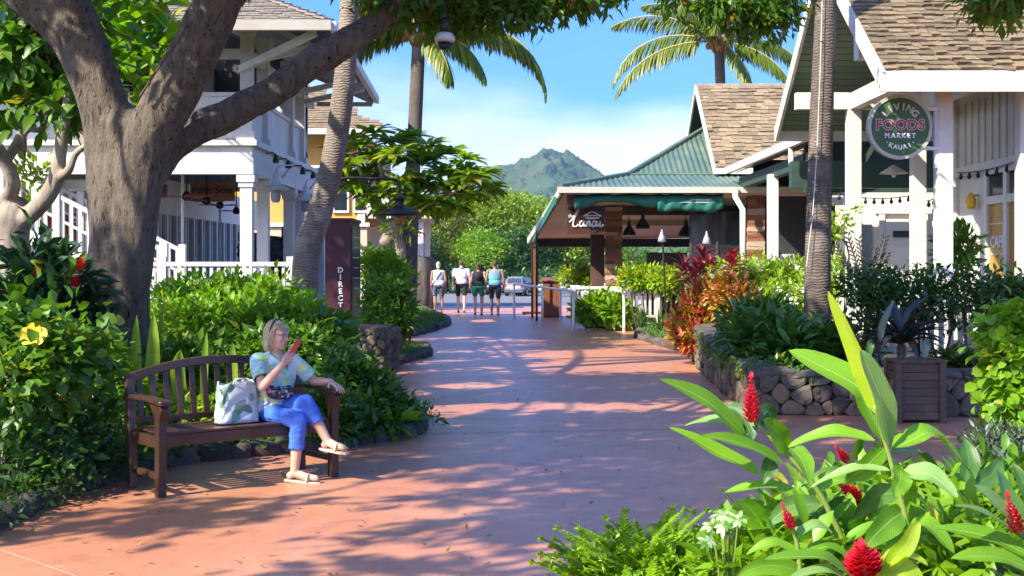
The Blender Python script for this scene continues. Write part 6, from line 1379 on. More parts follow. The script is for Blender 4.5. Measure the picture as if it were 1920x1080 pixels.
bush('groundcover', 'dark glossy broad-leaved plants along the top of the stone wall', 'plants', [ell(1420, 650, 15.6, .3, .28), ell(1470, 660, 15.3, .3, .24), ell(1440, 620, 16.4, .25, .24), ell(1520, 668, 15.2, .26, .16), ell(1570, 665, 15.2, .26, .17), ell(1475, 640, 16.2, .2, .2), ell(1400, 625, 17, .2, .25)], 240, 12, .09, .22, .06, G_GLOSS, stems=3, segs=2, up=.1, base_z=.44)
for i, (px, d, lab) in enumerate(((1425, 15.4, 'glossy dark fern at the corner of the stone wall'), (1480, 15.0, 'glossy dark fern above the middle wall stones'), (1560, 14.9, 'glossy dark fern close to the planter'), (1535, 15.0, 'glossy dark fern at the foot of the palm'), (1595, 15.3, 'glossy dark fern below the bromeliad'))):
    p = P(px, 600, d); fern(lab, (p.x, d, .46), 14, .5, G_GLOSS, 'ferns along the stone wall', leaf=.14, w=.04, seed=80+i, nl=14)
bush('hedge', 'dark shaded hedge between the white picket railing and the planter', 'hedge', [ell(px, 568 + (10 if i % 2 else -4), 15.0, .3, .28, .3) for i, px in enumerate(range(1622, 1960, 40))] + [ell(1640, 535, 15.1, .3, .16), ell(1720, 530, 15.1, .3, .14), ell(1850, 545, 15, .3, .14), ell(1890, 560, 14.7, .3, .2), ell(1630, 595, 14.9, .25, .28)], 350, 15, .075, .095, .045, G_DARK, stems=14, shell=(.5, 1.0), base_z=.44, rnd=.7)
bm_t = thing('bromeliad', 'big dark bromeliad rosette behind the wooden planter box', 'bromeliad', (P(1690, 640, 14.4).x, 14.4, .44)); b = P(1690, 665, 14.3); b.z = .76; MB().tube([(b.x, b.y, .40), b], .05, 8).build('stem', BARK_DK, bm_t)
r = random.Random(4)
for i in range(34):
    a = i * 2.4; e = r.uniform(.0, 1.15); h = V((math.cos(a), math.sin(a) * .7, 0)); l = r.uniform(.5, .85)
    p1 = b + (h*math.cos(e) + V((0,0,math.sin(e))))*l*.5; p2 = p1 + (h*math.cos(e-.55) + V((0,0,math.sin(e-.55))))*l*.5
    blade('leaf', bm_t, [b, p1, p2], .08, BL_BROM, h*-.3 + V((0,0,1)), .25, STRAP_PROF, 0, 0, 8)
blade('leaf', bm_t, [P(1650, 640, 14.0), P(1655, 605, 13.95), P(1676, 562, 14.0)], .09, BL_PALE, (.3, -1, .2), .12)
for x0, x1 in ((1600, 1625), (1705, 1730)): blade('leaf', bm_t, [P(x0+40, 650, 14.0), P((x0+x1)/2+20, 645, 13.9), P(x1, 690, 13.9)], .09, BL_PALE if x0 > 1700 else BL_GREEN, (0, -1, .6), .15)
cs = thing('cordyline', 'dark bristly cordyline stalks fanning up in front of the market door', 'plant', (P(1625, 600, 16).x, 16, .44)); b = P(1628, 560, 16)
MB().tube([(b.x, 16, .42), b], .03, 6).build('stem', BARK_DK, cs)
BRNLEAF = LEAF('brown_leaflet', (.018, .012, .010), (.04, .024, .016), .08)
for tip in ((1590, 445), (1568, 462), (1582, 488), (1660, 447), (1662, 478), (1610, 450), (1640, 470)):
    T_ = P(tip[0], tip[1], 16 + random.uniform(-.3, .3)); d = T_ - b; pts = [b + d * (k/10) for k in range(11)]; m = MB().tube(pts, .010, 5); st_ = m.build('stalk', BARK_DK, cs)
    B = np.array([tuple(b + d * f) for f in np.linspace(.25, 1, 22)]); sgn = np.where(np.arange(22) % 2 == 0, 1, -1)[:, None]; s_ = np.array(tuple(d.cross(V((0, 1, 0))).normalized()))
    fobj('leaflet', leaf_arrays(B, s_ * sgn * .6 + np.array(tuple(d.normalized())) * .8, np.tile([0, -1.0, .2], (22, 1)), .10, .022, .1, .2, 1), BRNLEAF, st_)
bush('porch_plant', 'leafy potted plant standing on the market porch by the cafe window', 'plant', [ell(1790, 485, 17.2, .16, .3), ell(1805, 470, 17.2, .12, .25)], 60, 12, .07, .17, .04, G_MID, stems=3, segs=2, base_z=.3)
st_ = thing('sapling', 'spindly lime-leaved sapling beside the palm trunk', 'tree', (P(1578, 560, 19.5).x, 19.5, .44))
MB().tube(curve_pts([(P(1580, 560, 19.5).x, 19.5, .42), P(1592, 480, 19.5), P(1572, 440, 19.5), P(1560, 405, 19.5)], 3), .014, 6).build('trunk', BARK_DK, st_)
fobj('crown', foliage([ell(1572, 415, 19.5, .10, .13), ell(1562, 440, 19.5, .14, .06), ell(1590, 400, 19.5, .06, .1)], 20, 12, .06, .11, .045, seed=sd()), G_LIME, st_)
for i, (px, d, lab) in enumerate(((1790, 14.6, 'light green lacy fern right of the planter box'), (1830, 14.4, 'light green lacy fern in front of the porch post'), (1765, 15.0, 'light green lacy fern behind the planter corner'))):
    p = P(px, 600, d); fern(lab, (p.x, d, .46), 15, .4, G_MID, 'lacy ferns by the planter', leaf=.09, w=.03, seed=90+i)
bush('climbing_bush', 'sunlit heart-leaved bush hanging over the wall at the picture edge', 'bush', [ell(1890, 640, 9.2, .2, .2), ell(1905, 700, 9.0, .22, .2), ell(1890, 760, 8.9, .14, .16), ell(1930, 640, 9.2, .2, .25), ell(1940, 760, 9, .2, .25)], 200, 13, .055, .085, .065, G_BRIGHT, stems=7, up=-.5, segs=2, stem_r=.007)
bush('shrub', 'small dark grey-green shrub at the edge of the near bed', 'shrub', [ell(1870, 850, 8.6, .2, .14), ell(1920, 860, 8.4, .22, .16), ell(1840, 870, 8.6, .12, .1), ell(1900, 900, 8.2, .25, .15)], 200, 13, .04, .06, .022, LEAF('grey_green_leaf', (.05, .09, .05), (.11, .16, .09), .2), stems=4)
bush('groundcover', 'low creeping leaves spilling over the lava rock edging left of the bench', 'plants', [((q_.x + random.uniform(-.02, .05), q_.y + .10, .10), (.17, .13, .09)) for a_, b_ in zip(L_EDGE[1:7], L_EDGE[2:8]) for q_ in (a_.lerp(b_, .2), a_.lerp(b_, .7))], 130, 10, .05, .07, .03, G_DARK, stems=2, base_z=.02)
bush('groundcover', 'low dark leaves creeping over the kerb behind the bench legs', 'plants', [((q_.x, q_.y + .12, .09), (.17, .12, .08)) for a_, b_ in zip(L_EDGE[7:14], L_EDGE[8:15]) for q_ in (a_.lerp(b_, .3), a_.lerp(b_, .8))], 130, 10, .05, .065, .026, G_GLOSS, stems=2, base_z=.02)
bush('groundcover', 'small leaves trailing over the cap stones of the lava wall', 'plants', [((q_.x + .05, q_.y + .12, .50), (.2, .14, .09)) for a_, b_ in zip(WALL_BASE[3:7], WALL_BASE[4:8]) for q_ in (a_.lerp(b_, .25), a_.lerp(b_, .75))], 90, 10, .05, .08, .03, G_MID, stems=2, base_z=.3, up=-.3)
# ------------------------------------------------------------------ near bed: red ginger, ferns, variegated shrub
def ginger(label, base, d, stem_pts, leaves, spikes, seed=0):
    t = thing('red_ginger', label, 'ginger', base, 'red ginger plants in the near bed')
    c = curve_pts([V(base) - V((0, 0, .05))] + [P(x, y, d) for x, y in stem_pts], 5)
    MB().tube(c, np.linspace(.014, .007, len(c)).tolist(), 8).build('stem', BL_STEM, t, smooth=True)
    r = random.Random(seed)
    for (b, m, tp, w, mat, nr, dd) in leaves:
        B, T = P(b[0], b[1], d), P(tp[0], tp[1], d + dd); M_ = P(m[0], m[1], d + dd * .5) if m else B.lerp(T, .5) + V((0, 0, .02))
        blade('leaf', t, [B, B.lerp(M_, .55) + V((0, 0, .004)), M_, M_.lerp(T, .55) + V((0, 0, .006)), T], w * .88 / F_PX * d, mat, nr, .16, lambda q: max(.03, min(1, q * 9) * math.sin(PI * min(1, .16 + q * .84)) ** .8), .035, 0, 16)
    for a, b, rad in spikes: spike(t, P(a[0], a[1], d - .03), P(b[0], b[1], d - .05), rad * .74 / F_PX * d, RED_BRACT, 12)
    return t
BL_STEM = MAT('ginger_stem', (.12, .20, .03), .45, (.20, .26, .05), 6)
up_, fr_, lf_ = (0, -.35, 1), (.15, -1, .25), (-.4, -.8, .5)
GA = ginger('tall red ginger stem topped by a pale upright rolled leaf', (P(1715, 500, 4.8).x, 4.8, 0), 4.8, [(1712, 1060), (1698, 975), (1686, 925), (1671, 868), (1656, 818), (1640, 760)],
  [((1657, 832), (1612, 728), (1478, 657), 88, BL_GINGER, (.45, -.8, .5), .12), ((1648, 780), (1618, 690), (1553, 546), 50, BL_YOUNG, (-.8, -.6, .1), -.05), ((1667, 838), (1650, 745), (1612, 655), 66, BL_UNDER, (.6, -.9, .1), -.1),
   ((1672, 842), (1748, 812), (1822, 890), 62, BL_GINGER, up_, .1), ((1640, 826), (1560, 812), (1478, 838), 46, BL_GINGER, (0, -.5, 1), .05), ((1690, 888), (1745, 890), (1796, 934), 48, BL_UNDER, (0, -.8, .8), -.1),
   ((1690, 878), (1688, 902), (1676, 932), 48, BL_GINGER, fr_, -.1), ((1668, 882), (1600, 880), (1520, 914), 34, BL_UNDER, up_, .05), ((1660, 840), (1620, 880), (1585, 905), 46, BL_GINGER, fr_, .1),
   ((1694, 960), (1660, 985), (1620, 1030), 60, BL_GINGER, fr_, -.1), ((1700, 985), (1740, 985), (1790, 1040), 54, BL_GINGER, up_, -.1), ((1712, 1030), (1690, 1020), (1640, 1075), 55, BL_GINGER, fr_, -.1), ((1676, 850), (1720, 850), (1775, 905), 50, BL_GREEN, up_, .3), ((1690, 925), (1645, 930), (1600, 975), 48, BL_GREEN, fr_, .2)], [], 1)
GB = ginger('red ginger stem carrying the tallest red flower spike', (P(1600, 500, 5.2).x, 5.2, 0), 5.2, [(1590, 1060), (1555, 960), (1518, 898), (1475, 852), (1440, 815), (1412, 785)],
  [((1400, 822), (1325, 752), (1237, 711), 46, BL_GINGER, (.4, -.7, .6), -.1), ((1424, 888), (1345, 848), (1256, 802), 42, BL_GINGER, (.2, -.6, .8), .05), ((1468, 868), (1390, 832), (1312, 818), 42, BL_GINGER, (.1, -.6, .9), -.15),
   ((1402, 816), (1345, 790), (1285, 798), 40, BL_UNDER, up_, .1), ((1474, 850), (1460, 815), (1432, 786), 46, BL_GINGER, fr_, -.1), ((1412, 825), (1392, 780), (1362, 758), 44, BL_GREEN, fr_, .1), ((1450, 862), (1440, 880), (1430, 908), 38, BL_GREEN, fr_, -.05),
   ((1485, 838), (1505, 865), (1518, 908), 48, BL_GINGER, (.5, -1, .1), -.1), ((1516, 938), (1440, 912), (1355, 925), 42, BL_GINGER, up_, .05), ((1476, 990), (1425, 975), (1386, 936), 52, BL_GINGER, fr_, -.1), ((1505, 1005), (1450, 985), (1402, 995), 46, BL_GINGER, up_, -.15),
   ((1540, 945), (1480, 950), (1440, 985), 44, BL_UNDER, fr_, -.1), ((1530, 920), (1580, 900), (1640, 915), 40, BL_GINGER, up_, .1), ((1555, 970), (1500, 965), (1455, 940), 44, BL_GREEN, up_, .15), ((1575, 1010), (1520, 1010), (1450, 1045), 48, BL_GINGER, fr_, -.2), ((1580, 1020), (1640, 990), (1690, 1010), 46, BL_GINGER, up_, -.1), ((1418, 800), (1440, 770), (1452, 800), 36, BL_GREEN, fr_, .15)],
  [((1410, 792), (1407, 702), 15)], 2)
GC = ginger('red ginger with a leaning red spike close to the picture edge', (P(1960, 500, 4.4).x, 4.4, 0), 4.4, [(1958, 1070), (1942, 1030), (1920, 1005), (1908, 985)],
  [((1925, 1012), (1875, 950), (1826, 910), 38, BL_UNDER, (.3, -.8, .6), -.1), ((1925, 1018), (1850, 965), (1790, 948), 34, BL_UNDER, up_, -.1), ((1935, 1045), (1850, 1005), (1745, 990), 44, BL_GINGER, (0, -.7, 1), .05), ((1950, 1075), (1870, 1045), (1782, 1048), 50, BL_GINGER, (0, -.7, 1), -.1), ((1940, 1000), (1930, 930), (1900, 870), 46, BL_GREEN, fr_, .2), ((1930, 990), (1890, 930), (1870, 880), 40, BL_GREEN, fr_, .3), ((1945, 1010), (1960, 930), (1935, 840), 60, BL_GINGER, fr_, .1)],
  [((1908, 1000), (1888, 925), 13)], 3)
GD = ginger('low red ginger leaning sideways with a flower among the leaves', (P(1640, 500, 5.6).x, 5.6, 0), 5.6, [(1630, 1000), (1615, 940), (1600, 890), (1585, 862)],
  [((1605, 900), (1560, 885), (1500, 915), 36, BL_GREEN, up_, 0), ((1600, 885), (1650, 860), (1700, 880), 36, BL_GREEN, up_, .1), ((1625, 960), (1690, 940), (1750, 960), 40, BL_GREEN, up_, .1), ((1620, 950), (1570, 950), (1530, 985), 40, BL_GREEN, fr_, 0), ((1810, 905), (1818, 865), (1808, 822), 44, BL_GREEN, fr_, .1), ((1815, 920), (1860, 890), (1880, 860), 44, BL_GREEN, fr_, .1)],
  [((1590, 866), (1566, 836), 8), ((1612, 935), (1570, 905), 12), ((1612, 958), (1604, 940), 9)], 4)
GE = ginger('red ginger with a large low flower head facing the camera', (P(1622, 500, 4.3).x, 4.3, 0), 4.3, [(1622, 1150), (1621, 1085), (1620, 1060)],
  [((1640, 1075), (1690, 1040), (1740, 1060), 44, BL_YOUNG, up_, 0), ((1650, 1080), (1700, 1020), (1725, 975), 40, BL_YOUNG, fr_, 0), ((1640, 1090), (1690, 1065), (1730, 1085), 46, BL_YOUNG, fr_, 0), ((1600, 1085), (1540, 1045), (1430, 1050), 46, BL_GINGER, up_, -.05), ((1600, 1095), (1550, 1070), (1480, 1085), 40, BL_UNDER, up_, -.1)],
  [((1624, 1085), (1612, 1020), 30)], 5)
GF = ginger('red ginger with a small spike beside the white-edged leaves', (P(1500, 500, 4.9).x, 4.9, 0), 4.9, [(1500, 1100), (1496, 1030), (1487, 992)],
  [((1498, 1040), (1450, 1020), (1400, 1040), 40, BL_GINGER, up_, 0), ((1500, 1050), (1550, 1025), (1600, 1050), 40, BL_GINGER, up_, 0), ((1492, 1005), (1530, 985), (1560, 1000), 34, BL_UNDER, up_, 0), ((1500, 1070), (1440, 1060), (1380, 1080), 42, BL_GINGER, fr_, -.1)],
  [((1487, 992), (1466, 945), 9)], 6)
FERN_NEAR = LEAF('near_fern', (.14, .30, .008), (.28, .47, .018), .42, rough=.38)
def crested_fern(label, px, d, n, L, seed):
    p = P(px, 500, d); t = thing('fern', label, 'fern', (p.x, d, .05), 'bright ferns along the near edge'); r = random.Random(seed)
    for i in range(n):
        a = r.uniform(0, 2*PI); pts, ar = frond_arrays((p.x + r.uniform(-.08, .08), d + r.uniform(-.08, .08), .05), a, r.uniform(.95, 1.5), L * r.uniform(.75, 1.12), r.uniform(.5, 1.2), nl=26, leaf=.072, hang=-.15, seed=r.randrange(9999), w=.026)
        fr = fobj('frond', ar, FERN_NEAR, t)
        # crested tip: a tuft of small lobes
        e = np.array(pts[-1]); k = 9; D = unit(np.random.default_rng(i).normal(size=(k, 3)) + np.array(pts[-1] - pts[-3]) * 30); fobj('crest', leaf_arrays(np.tile(e, (k, 1)), D, unit(np.random.default_rng(i+9).normal(size=(k, 3))), .032, .014, .4, .3, 1), FERN_NEAR, fr)
for i, (px, d, L, n, lab) in enumerate(((1125, 6.0, .38, 18, 'bright crested fern at the path end of the near bed'), (1150, 5.8, .47, 18, 'bright crested fern second from the path'), (1205, 5.8, .56, 20, 'tallest bright crested fern at the near edge'), (1262, 5.6, .52, 20, 'bright crested fern before the variegated leaves'), (1320, 5.5, .48, 18, 'bright crested fern under the variegated leaves'), (1150, 5.3, .34, 16, 'low bright fern in front by the path'), (1230, 5.1, .42, 18, 'low bright fern in front of the tallest fern'), (1370, 5.2, .42, 16, 'bright fern between the variegated shrub and ginger'), (1160, 5.0, .36, 16, 'low bright fern at the bottom edge between two taller ferns'))):
    crested_fern(lab, px, d, int(n * 1.5), L, 300 + i)
VARIEG = LEAF('variegated_leaf', (.24, .37, .14), (.46, .56, .32), .3, c3=(.09, .22, .03), p3=.45)
vg = thing('variegated_shrub', 'white-edged lobed leaves of a variegated shrub between fern and ginger', 'shrub', (P(1355, 500, 5.3).x, 5.3, .05)); r = random.Random(9)
for i in range(13):
    c = P(r.uniform(1315, 1405), r.uniform(958, 1030), 5.3 + r.uniform(-.15, .15)); b = V((P(1365, 500, 5.3).x, 5.3, .05)); MB().tube(curve_pts([b, b.lerp(c, .6) + V((0, 0, .05)), c], 3), .005, 5).build('stem', BL_STEM, vg)
    k = 9; an = np.linspace(0, 2*PI, k, endpoint=False) + r.random(); nrm = unit(np.array([[r.uniform(-.3, .3), -.8, .7]]))[0]; u = unit(np.cross(nrm, [[0, 0, 1.0]]))[0]; w = np.cross(nrm, u)
    D = np.cos(an)[:, None] * u + np.sin(an)[:, None] * w - nrm * .1; fobj('leaf', leaf_arrays(np.tile(np.array(c), (k, 1)), D, np.tile(nrm, (k, 1)), np.array([r.uniform(.03, .065) for _ in range(k)]), .018, .2, .3, 2), VARIEG, vg)
bush('groundcover', 'mixed low green leaves filling the ground under the ginger', 'plants', [ell(1420, 1060, 5.4, .22, .12), ell(1500, 1080, 5.2, .25, .14), ell(1590, 1060, 5.5, .25, .14), ell(1680, 1050, 5.5, .25, .16), ell(1770, 1060, 5.2, .25, .15), ell(1860, 1060, 5.0, .25, .15), ell(1560, 1000, 6.2, .25, .15), ell(1700, 990, 6.2, .3, .14), ell(1830, 990, 6.0, .25, .14)], 190, 12, .06, .13, .05, G_BRIGHT, stems=6, segs=2, base_z=.05, stem_r=.006)
bush('groundcover', 'shaded leaves low behind the ginger stems', 'plants', [ell(1640, 960, 6.6, .3, .14), ell(1780, 960, 6.8, .3, .12), ell(1480, 1020, 6.0, .2, .1), ell(1890, 950, 6.8, .25, .16)], 120, 12, .06, .12, .05, G_MID, stems=4, segs=2, base_z=.05, stem_r=.006)
# ------------------------------------------------------------------ bench (built about its own origin, then set down)
BC, BR = V((-1.95, 9.56, 0)), math.atan2(.63, .777)
bn = thing('park_bench', 'dark brown slatted wooden bench with arched backrest and scrolled arms', 'bench')
HL = .71
def arch(x): return .79 + .125 * (1 - (x / .78) ** 2)
def backy(z): return .50 + .16 * (z - .40)
for s in (-1, 1):
    x = s * HL
    MB().prism([(x-.032, -.035, 0), (x-.032, .035, 0), (x-.032, .04, .42), (x-.032, .02, .50), (x-.032, -.045, .58), (x-.032, -.075, .64), (x-.032, -.055, .665), (x-.032, .11, .665), (x-.032, .06, .655), (x-.032, -.005, .60), (x-.032, .00, .56), (x-.032, -.04, .46)][:12], (.064, 0, 0)) if False else None
    m = MB().prism([(x-.032, -.035, 0), (x-.032, .035, 0), (x-.032, .035, .50), (x-.032, .05, .58), (x-.032, .13, .655), (x-.032, -.055, .655), (x-.032, -.075, .62), (x-.032, -.035, .54)], (.064, 0, 0))
    m.build('front_leg', BROWNWOOD, bn, bevel=.006)
    MB().prism([(x-.03, .47, 0), (x-.03, .53, 0), (x-.03, .55, .40), (x-.03, backy(.82)+.03, .82), (x-.03, backy(.82)-.025, .82), (x-.03, .485, .40)], (.06, 0, 0)).build('rear_leg', BROWNWOOD, bn, bevel=.006)
    am = MB().add([], []); pr = [(-.10, .040), (-.085, .052), (.0, .05), (.25, .042), (.58, .034)]
    vs = []
    for y, w in pr: zz = .675 + .01 * math.sin(y * 5); vs += [(x-w, y, zz-.014), (x+w, y, zz-.014), (x+w, y, zz+.018), (x-w, y, zz+.018)]
    fs = [(4*i+k, 4*i+(k+1) % 4, 4*(i+1)+(k+1) % 4, 4*(i+1)+k) for i in range(4) for k in range(4)] + [(3, 2, 1, 0), (16, 17, 18, 19)]
    MB().add(vs, fs).build('armrest', BROWNWOOD, bn, bevel=.006)
    BX('side_rail', BROWNWOOD, bn, x-.022, x+.022, .036, .48, .345, .425, bevel=.004); BX('stretcher', BROWNWOOD, bn, x-.018, x+.018, .036, .47, .12, .165, bevel=.004)
BX('front_apron', BROWNWOOD, bn, -HL+.033, HL-.033, -.012, .022, .355, .435, bevel=.005); BX('rear_rail', BROWNWOOD, bn, -HL+.031, HL-.031, .485, .52, .355, .435, bevel=.005)
for k in range(6):
    y = .0 + k * .083; dz = -.012 * math.sin(PI * k / 5); BX('seat_slat', BROWNWOOD, bn, -HL+.034, HL-.034, y-.012, y+.058, .438 + dz, .456 + dz, bevel=.004)
def arched_rail(name, z0, h, w, dz=0):
    n = 18; vs = []
    for i in range(n + 1):
        x = -HL - .03 + (2*HL + .06) * i / n; z = (arch(x) if z0 is None else z0) + dz; y = backy(z)
        vs += [(x, y-w/2, z-h/2), (x, y+w/2, z-h/2), (x, y+w/2+.008, z+h/2), (x, y-w/2+.008, z+h/2)]
    fs = [(4*i+k, 4*i+(k+1) % 4, 4*(i+1)+(k+1) % 4, 4*(i+1)+k) for i in range(n) for k in range(4)] + [(3, 2, 1, 0), (4*n, 4*n+1, 4*n+2, 4*n+3)]
    MB().add(vs, fs).build(name, BROWNWOOD, bn, bevel=.005)
arched_rail('top_rail', None, .062, .045)
BX('lower_back_rail', BROWNWOOD, bn, -HL+.03, HL-.03, backy(.5)-.018, backy(.5)+.018, .475, .52, bevel=.004)
for k in range(13):
    x = -HL + .075 + k * (2*HL - .15) / 12; zt = arch(x) - .033; MB().beam((x, backy(.52), .52), (x, backy(zt), zt), .046, .016, up=(0, 1, 0)).build('back_slat', BROWNWOOD, bn, bevel=.003)
bn.location = BC; bn.rotation_euler = (0, 0, BR)

# ------------------------------------------------------------------ people
SKIN = MAT('skin', (.56, .32, .22), .5, (.64, .39, .28), 9, bump=.06, bscale=60)
SKIN2 = MAT('tanned_skin', (.34, .17, .10), .5, (.42, .22, .14), 6)
HAIR_B = MAT('blond_grey_hair', (.70, .53, .27), .45, (.88, .76, .48), 9, (30, 30, 3), .8, 40, (60, 60, 4))
HAIR_D = MAT('brown_hair', (.055, .032, .02), .5, (.10, .06, .035), 9, (30, 30, 3), .5, 40)
def shirt_material():
    m, n, l, out = nodes_of('pastel_floral_shirt'); b = n.new('ShaderNodeBsdfPrincipled'); l.new(b.outputs[0], out.inputs[0]); b.inputs['Roughness'].default_value = .8
    tc = n.new('ShaderNodeTexCoord').outputs['Object']; w = n.new('ShaderNodeTexNoise'); w.inputs['Scale'].default_value = 9; w.inputs['Detail'].default_value = 2; l.new(tc, w.inputs['Vector'])
    mp = n.new('ShaderNodeVectorMath'); mp.operation = 'MULTIPLY_ADD'; mp.inputs[1].default_value = (.16, .16, .16); l.new(w.outputs['Color'], mp.inputs[0]); l.new(tc, mp.inputs[2])
    v = n.new('ShaderNodeTexVoronoi'); v.inputs['Scale'].default_value = 17; l.new(mp.outputs[0], v.inputs['Vector'])
    sp = n.new('ShaderNodeSeparateColor'); l.new(v.outputs['Color'], sp.inputs[0])
    cr = n.new('ShaderNodeValToRGB'); cr.color_ramp.interpolation = 'CONSTANT'; e = cr.color_ramp.elements; e[0].position = 0; e[0].color = (.48, .66, .54, 1); e[1].position = .22; e[1].color = (.24, .50, .66, 1)
    for p_, c_ in ((.42, (.66, .74, .14)), (.58, (.56, .70, .62)), (.72, (.22, .55, .30)), (.84, (.30, .24, .60)), (.92, (.74, .70, .22))): x = e.new(p_); x.color = rgb(c_)
    l.new(sp.outputs[0], cr.inputs[0]); c = mixc(n, l, ramp(n, l, noise(n, l, tc, 30, 3), .4, .7), cr.outputs[0], (.54, .70, .60)); l.new(c, b.inputs['Base Color'])
    bp = n.new('ShaderNodeBump'); bp.inputs['Strength'].default_value = .5; bp.inputs['Distance'].default_value = .012; l.new(noise(n, l, tc, 11, 4), bp.inputs['Height']); l.new(bp.outputs[0], b.inputs['Normal']); return m
SHIRTM = shirt_material()
def cloth(name, c, bump=.5): return MAT(name, c, .85, tuple(min(1, x*1.15) for x in c), 14, None, bump, 9)
BLUEP = cloth('blue_cotton', (.045, .13, .50), .9); SANDAL = MAT('pale_sandal', (.52, .42, .30), .6)
def hand(m, wrist, fdir, pdir, spread=1.0, curl=.6, L=.088):
    """palm, four jointed fingers of unequal length and a thumb; fdir along the fingers, pdir out of the palm"""
    w, f, p_ = V(wrist), V(fdir).normalized(), V(pdir); p_ = (p_ - f * p_.dot(f)).normalized(); s = f.cross(p_)
    for k in (-1, -.33, .33, 1): capsule(m, w + s * .012 * k, w + f * L + s * .028 * k, .015, .0125, 8)
    for k, ln in ((-1, .80), (-.33, .95), (.33, 1.0), (1, .9)):
        a = w + f * L * .95 + s * .027 * k * spread; d = (f + s * .10 * k * spread).normalized()
        for j, seg_ in enumerate((.036, .025, .020)):
            d = (d + p_ * curl * (.35 + .25 * j)).normalized(); b = a + d * seg_ * ln; capsule(m, a, b, .0092 - .0008*j, .0086 - .0008*j, 8); a = b
    a = w + f * .02 + s * -.024; d = (f * .7 - s * .8 + p_ * .35).normalized(); b = a + d * .042; capsule(m, a, b, .0125, .0105, 8); capsule(m, b, b + (d + f * .5 + p_ * curl * .5).normalized() * .034, .0105, .008, 8)

wm = thing('person', 'person seated on the bench in a pastel shirt and blue cropped trousers holding a phone', 'person')
Hc = V((.335, .215, 1.105)); f = V((.42, -.90, -.10)).normalized(); s_ = f.cross(V((0, 0, 1))).normalized(); u = s_.cross(f).normalized(); HR = Matrix((s_, f, u)).transposed()
m = MB()
ellipsoid(m, Hc, (.069, .086, .103), HR, 20, 14); ellipsoid(m, Hc + f*.032 - u*.045, (.052, .055, .062), HR); ellipsoid(m, Hc + f*.062 - u*.088, (.024, .02, .018), HR)
capsule(m, Hc + f*.080 + u*.018, Hc + f*.104 - u*.018, .008, .0125); capsule(m, Hc + f*.094 - u*.022 - s_*.012, Hc + f*.094 - u*.022 + s_*.012, .0085, .0085)
capsule(m, Hc + f*.072 + u*.030 - s_*.035, Hc + f*.072 + u*.030 + s_*.035, .014, .014)
for k in (-1, 1): ellipsoid(m, Hc + f*.064 - u*.022 + s_*.034*k, (.02, .018, .022), HR); ellipsoid(m, Hc + s_*.070*k - f*.008 - u*.004, (.010, .02, .032), HR)
capsule(m, Hc + f*.082 - u*.051 - s_*.018, Hc + f*.082 - u*.051 + s_*.018, .0075, .0075); capsule(m, Hc + f*.078 - u*.063 - s_*.014, Hc + f*.078 - u*.063 + s_*.014, .008, .008)
capsule(m, Hc - u*.06 - f*.012, V((.352, .272, .945)), .050, .058)
ellipsoid(m, (.352, .27, .82), (.150, .098, .16)); ellipsoid(m, (.315, .26, .63), (.155, .125, .14)); capsule(m, (.215, .268, .925), (.495, .255, .90), .052, .050)
RS, RE, RW = V((.195, .262, .915)), V((.112, .03, .735)), V((.238, -.055, .905))
LS, LE, LW_ = V((.512, .25, .890)), V((.648, .185, .735)), V((.702, .015, .738))
for a, b, c in ((RS, RE, RW), (LS, LE, LW_)): capsule(m, a, b, .048, .038); capsule(m, b, b.lerp(c, .4), .038, .036); capsule(m, b.lerp(c, .4), c, .036, .024)
PHC = V((.322, -.050, 1.012))
hand(m, RW, (PHC - RW) + V((.0, -.01, -.01)), (.15, .8, .35), .8, .55, .075)
hand(m, LW_, (.08, -.80, -.25), (-.1, -.35, -.95), 1.1, .55, .085)
RH, LH = V((.215, .30, .535)), V((.375, .285, .545)); RK, LK = V((.345, -.105, .475)), V((.425, -.075, .60)); RA, LA = V((.335, -.060, .075)), V((.545, -.205, .305))
for a, b, c in ((RH, RK, RA), (LH, LK, LA)): capsule(m, a, b, .080, .056); capsule(m, b, b.lerp(c, .35), .052, .052); capsule(m, b.lerp(c, .35), c, .052, .034)
def foot(m, ank, toe, r=.032):
    a, t_ = V(ank), V(toe); h = a - (t_ - a).normalized() * .035; capsule(m, a, h - V((0, 0, .03)), .034, .030); capsule(m, a, a.lerp(t_, .55) - V((0, 0, .012)), .036, .034); capsule(m, a.lerp(t_, .5) - V((0, 0, .012)), t_, .034, .024)
    sd_ = (t_ - a).cross(V((0, 0, 1))).normalized()
    for k in (-1, -.5, 0, .5, 1): q = t_ + sd_*.022*k; capsule(m, q, q + (t_-a).normalized()*(.022 - .004*k), .011, .008, 8)
RT, LT = V((.445, -.185, .038)), V((.60, -.33, .272))
foot(m, RA, RT); foot(m, LA, LT)
link('body', fuse('body', m, .0058, 3), SKIN, wm)
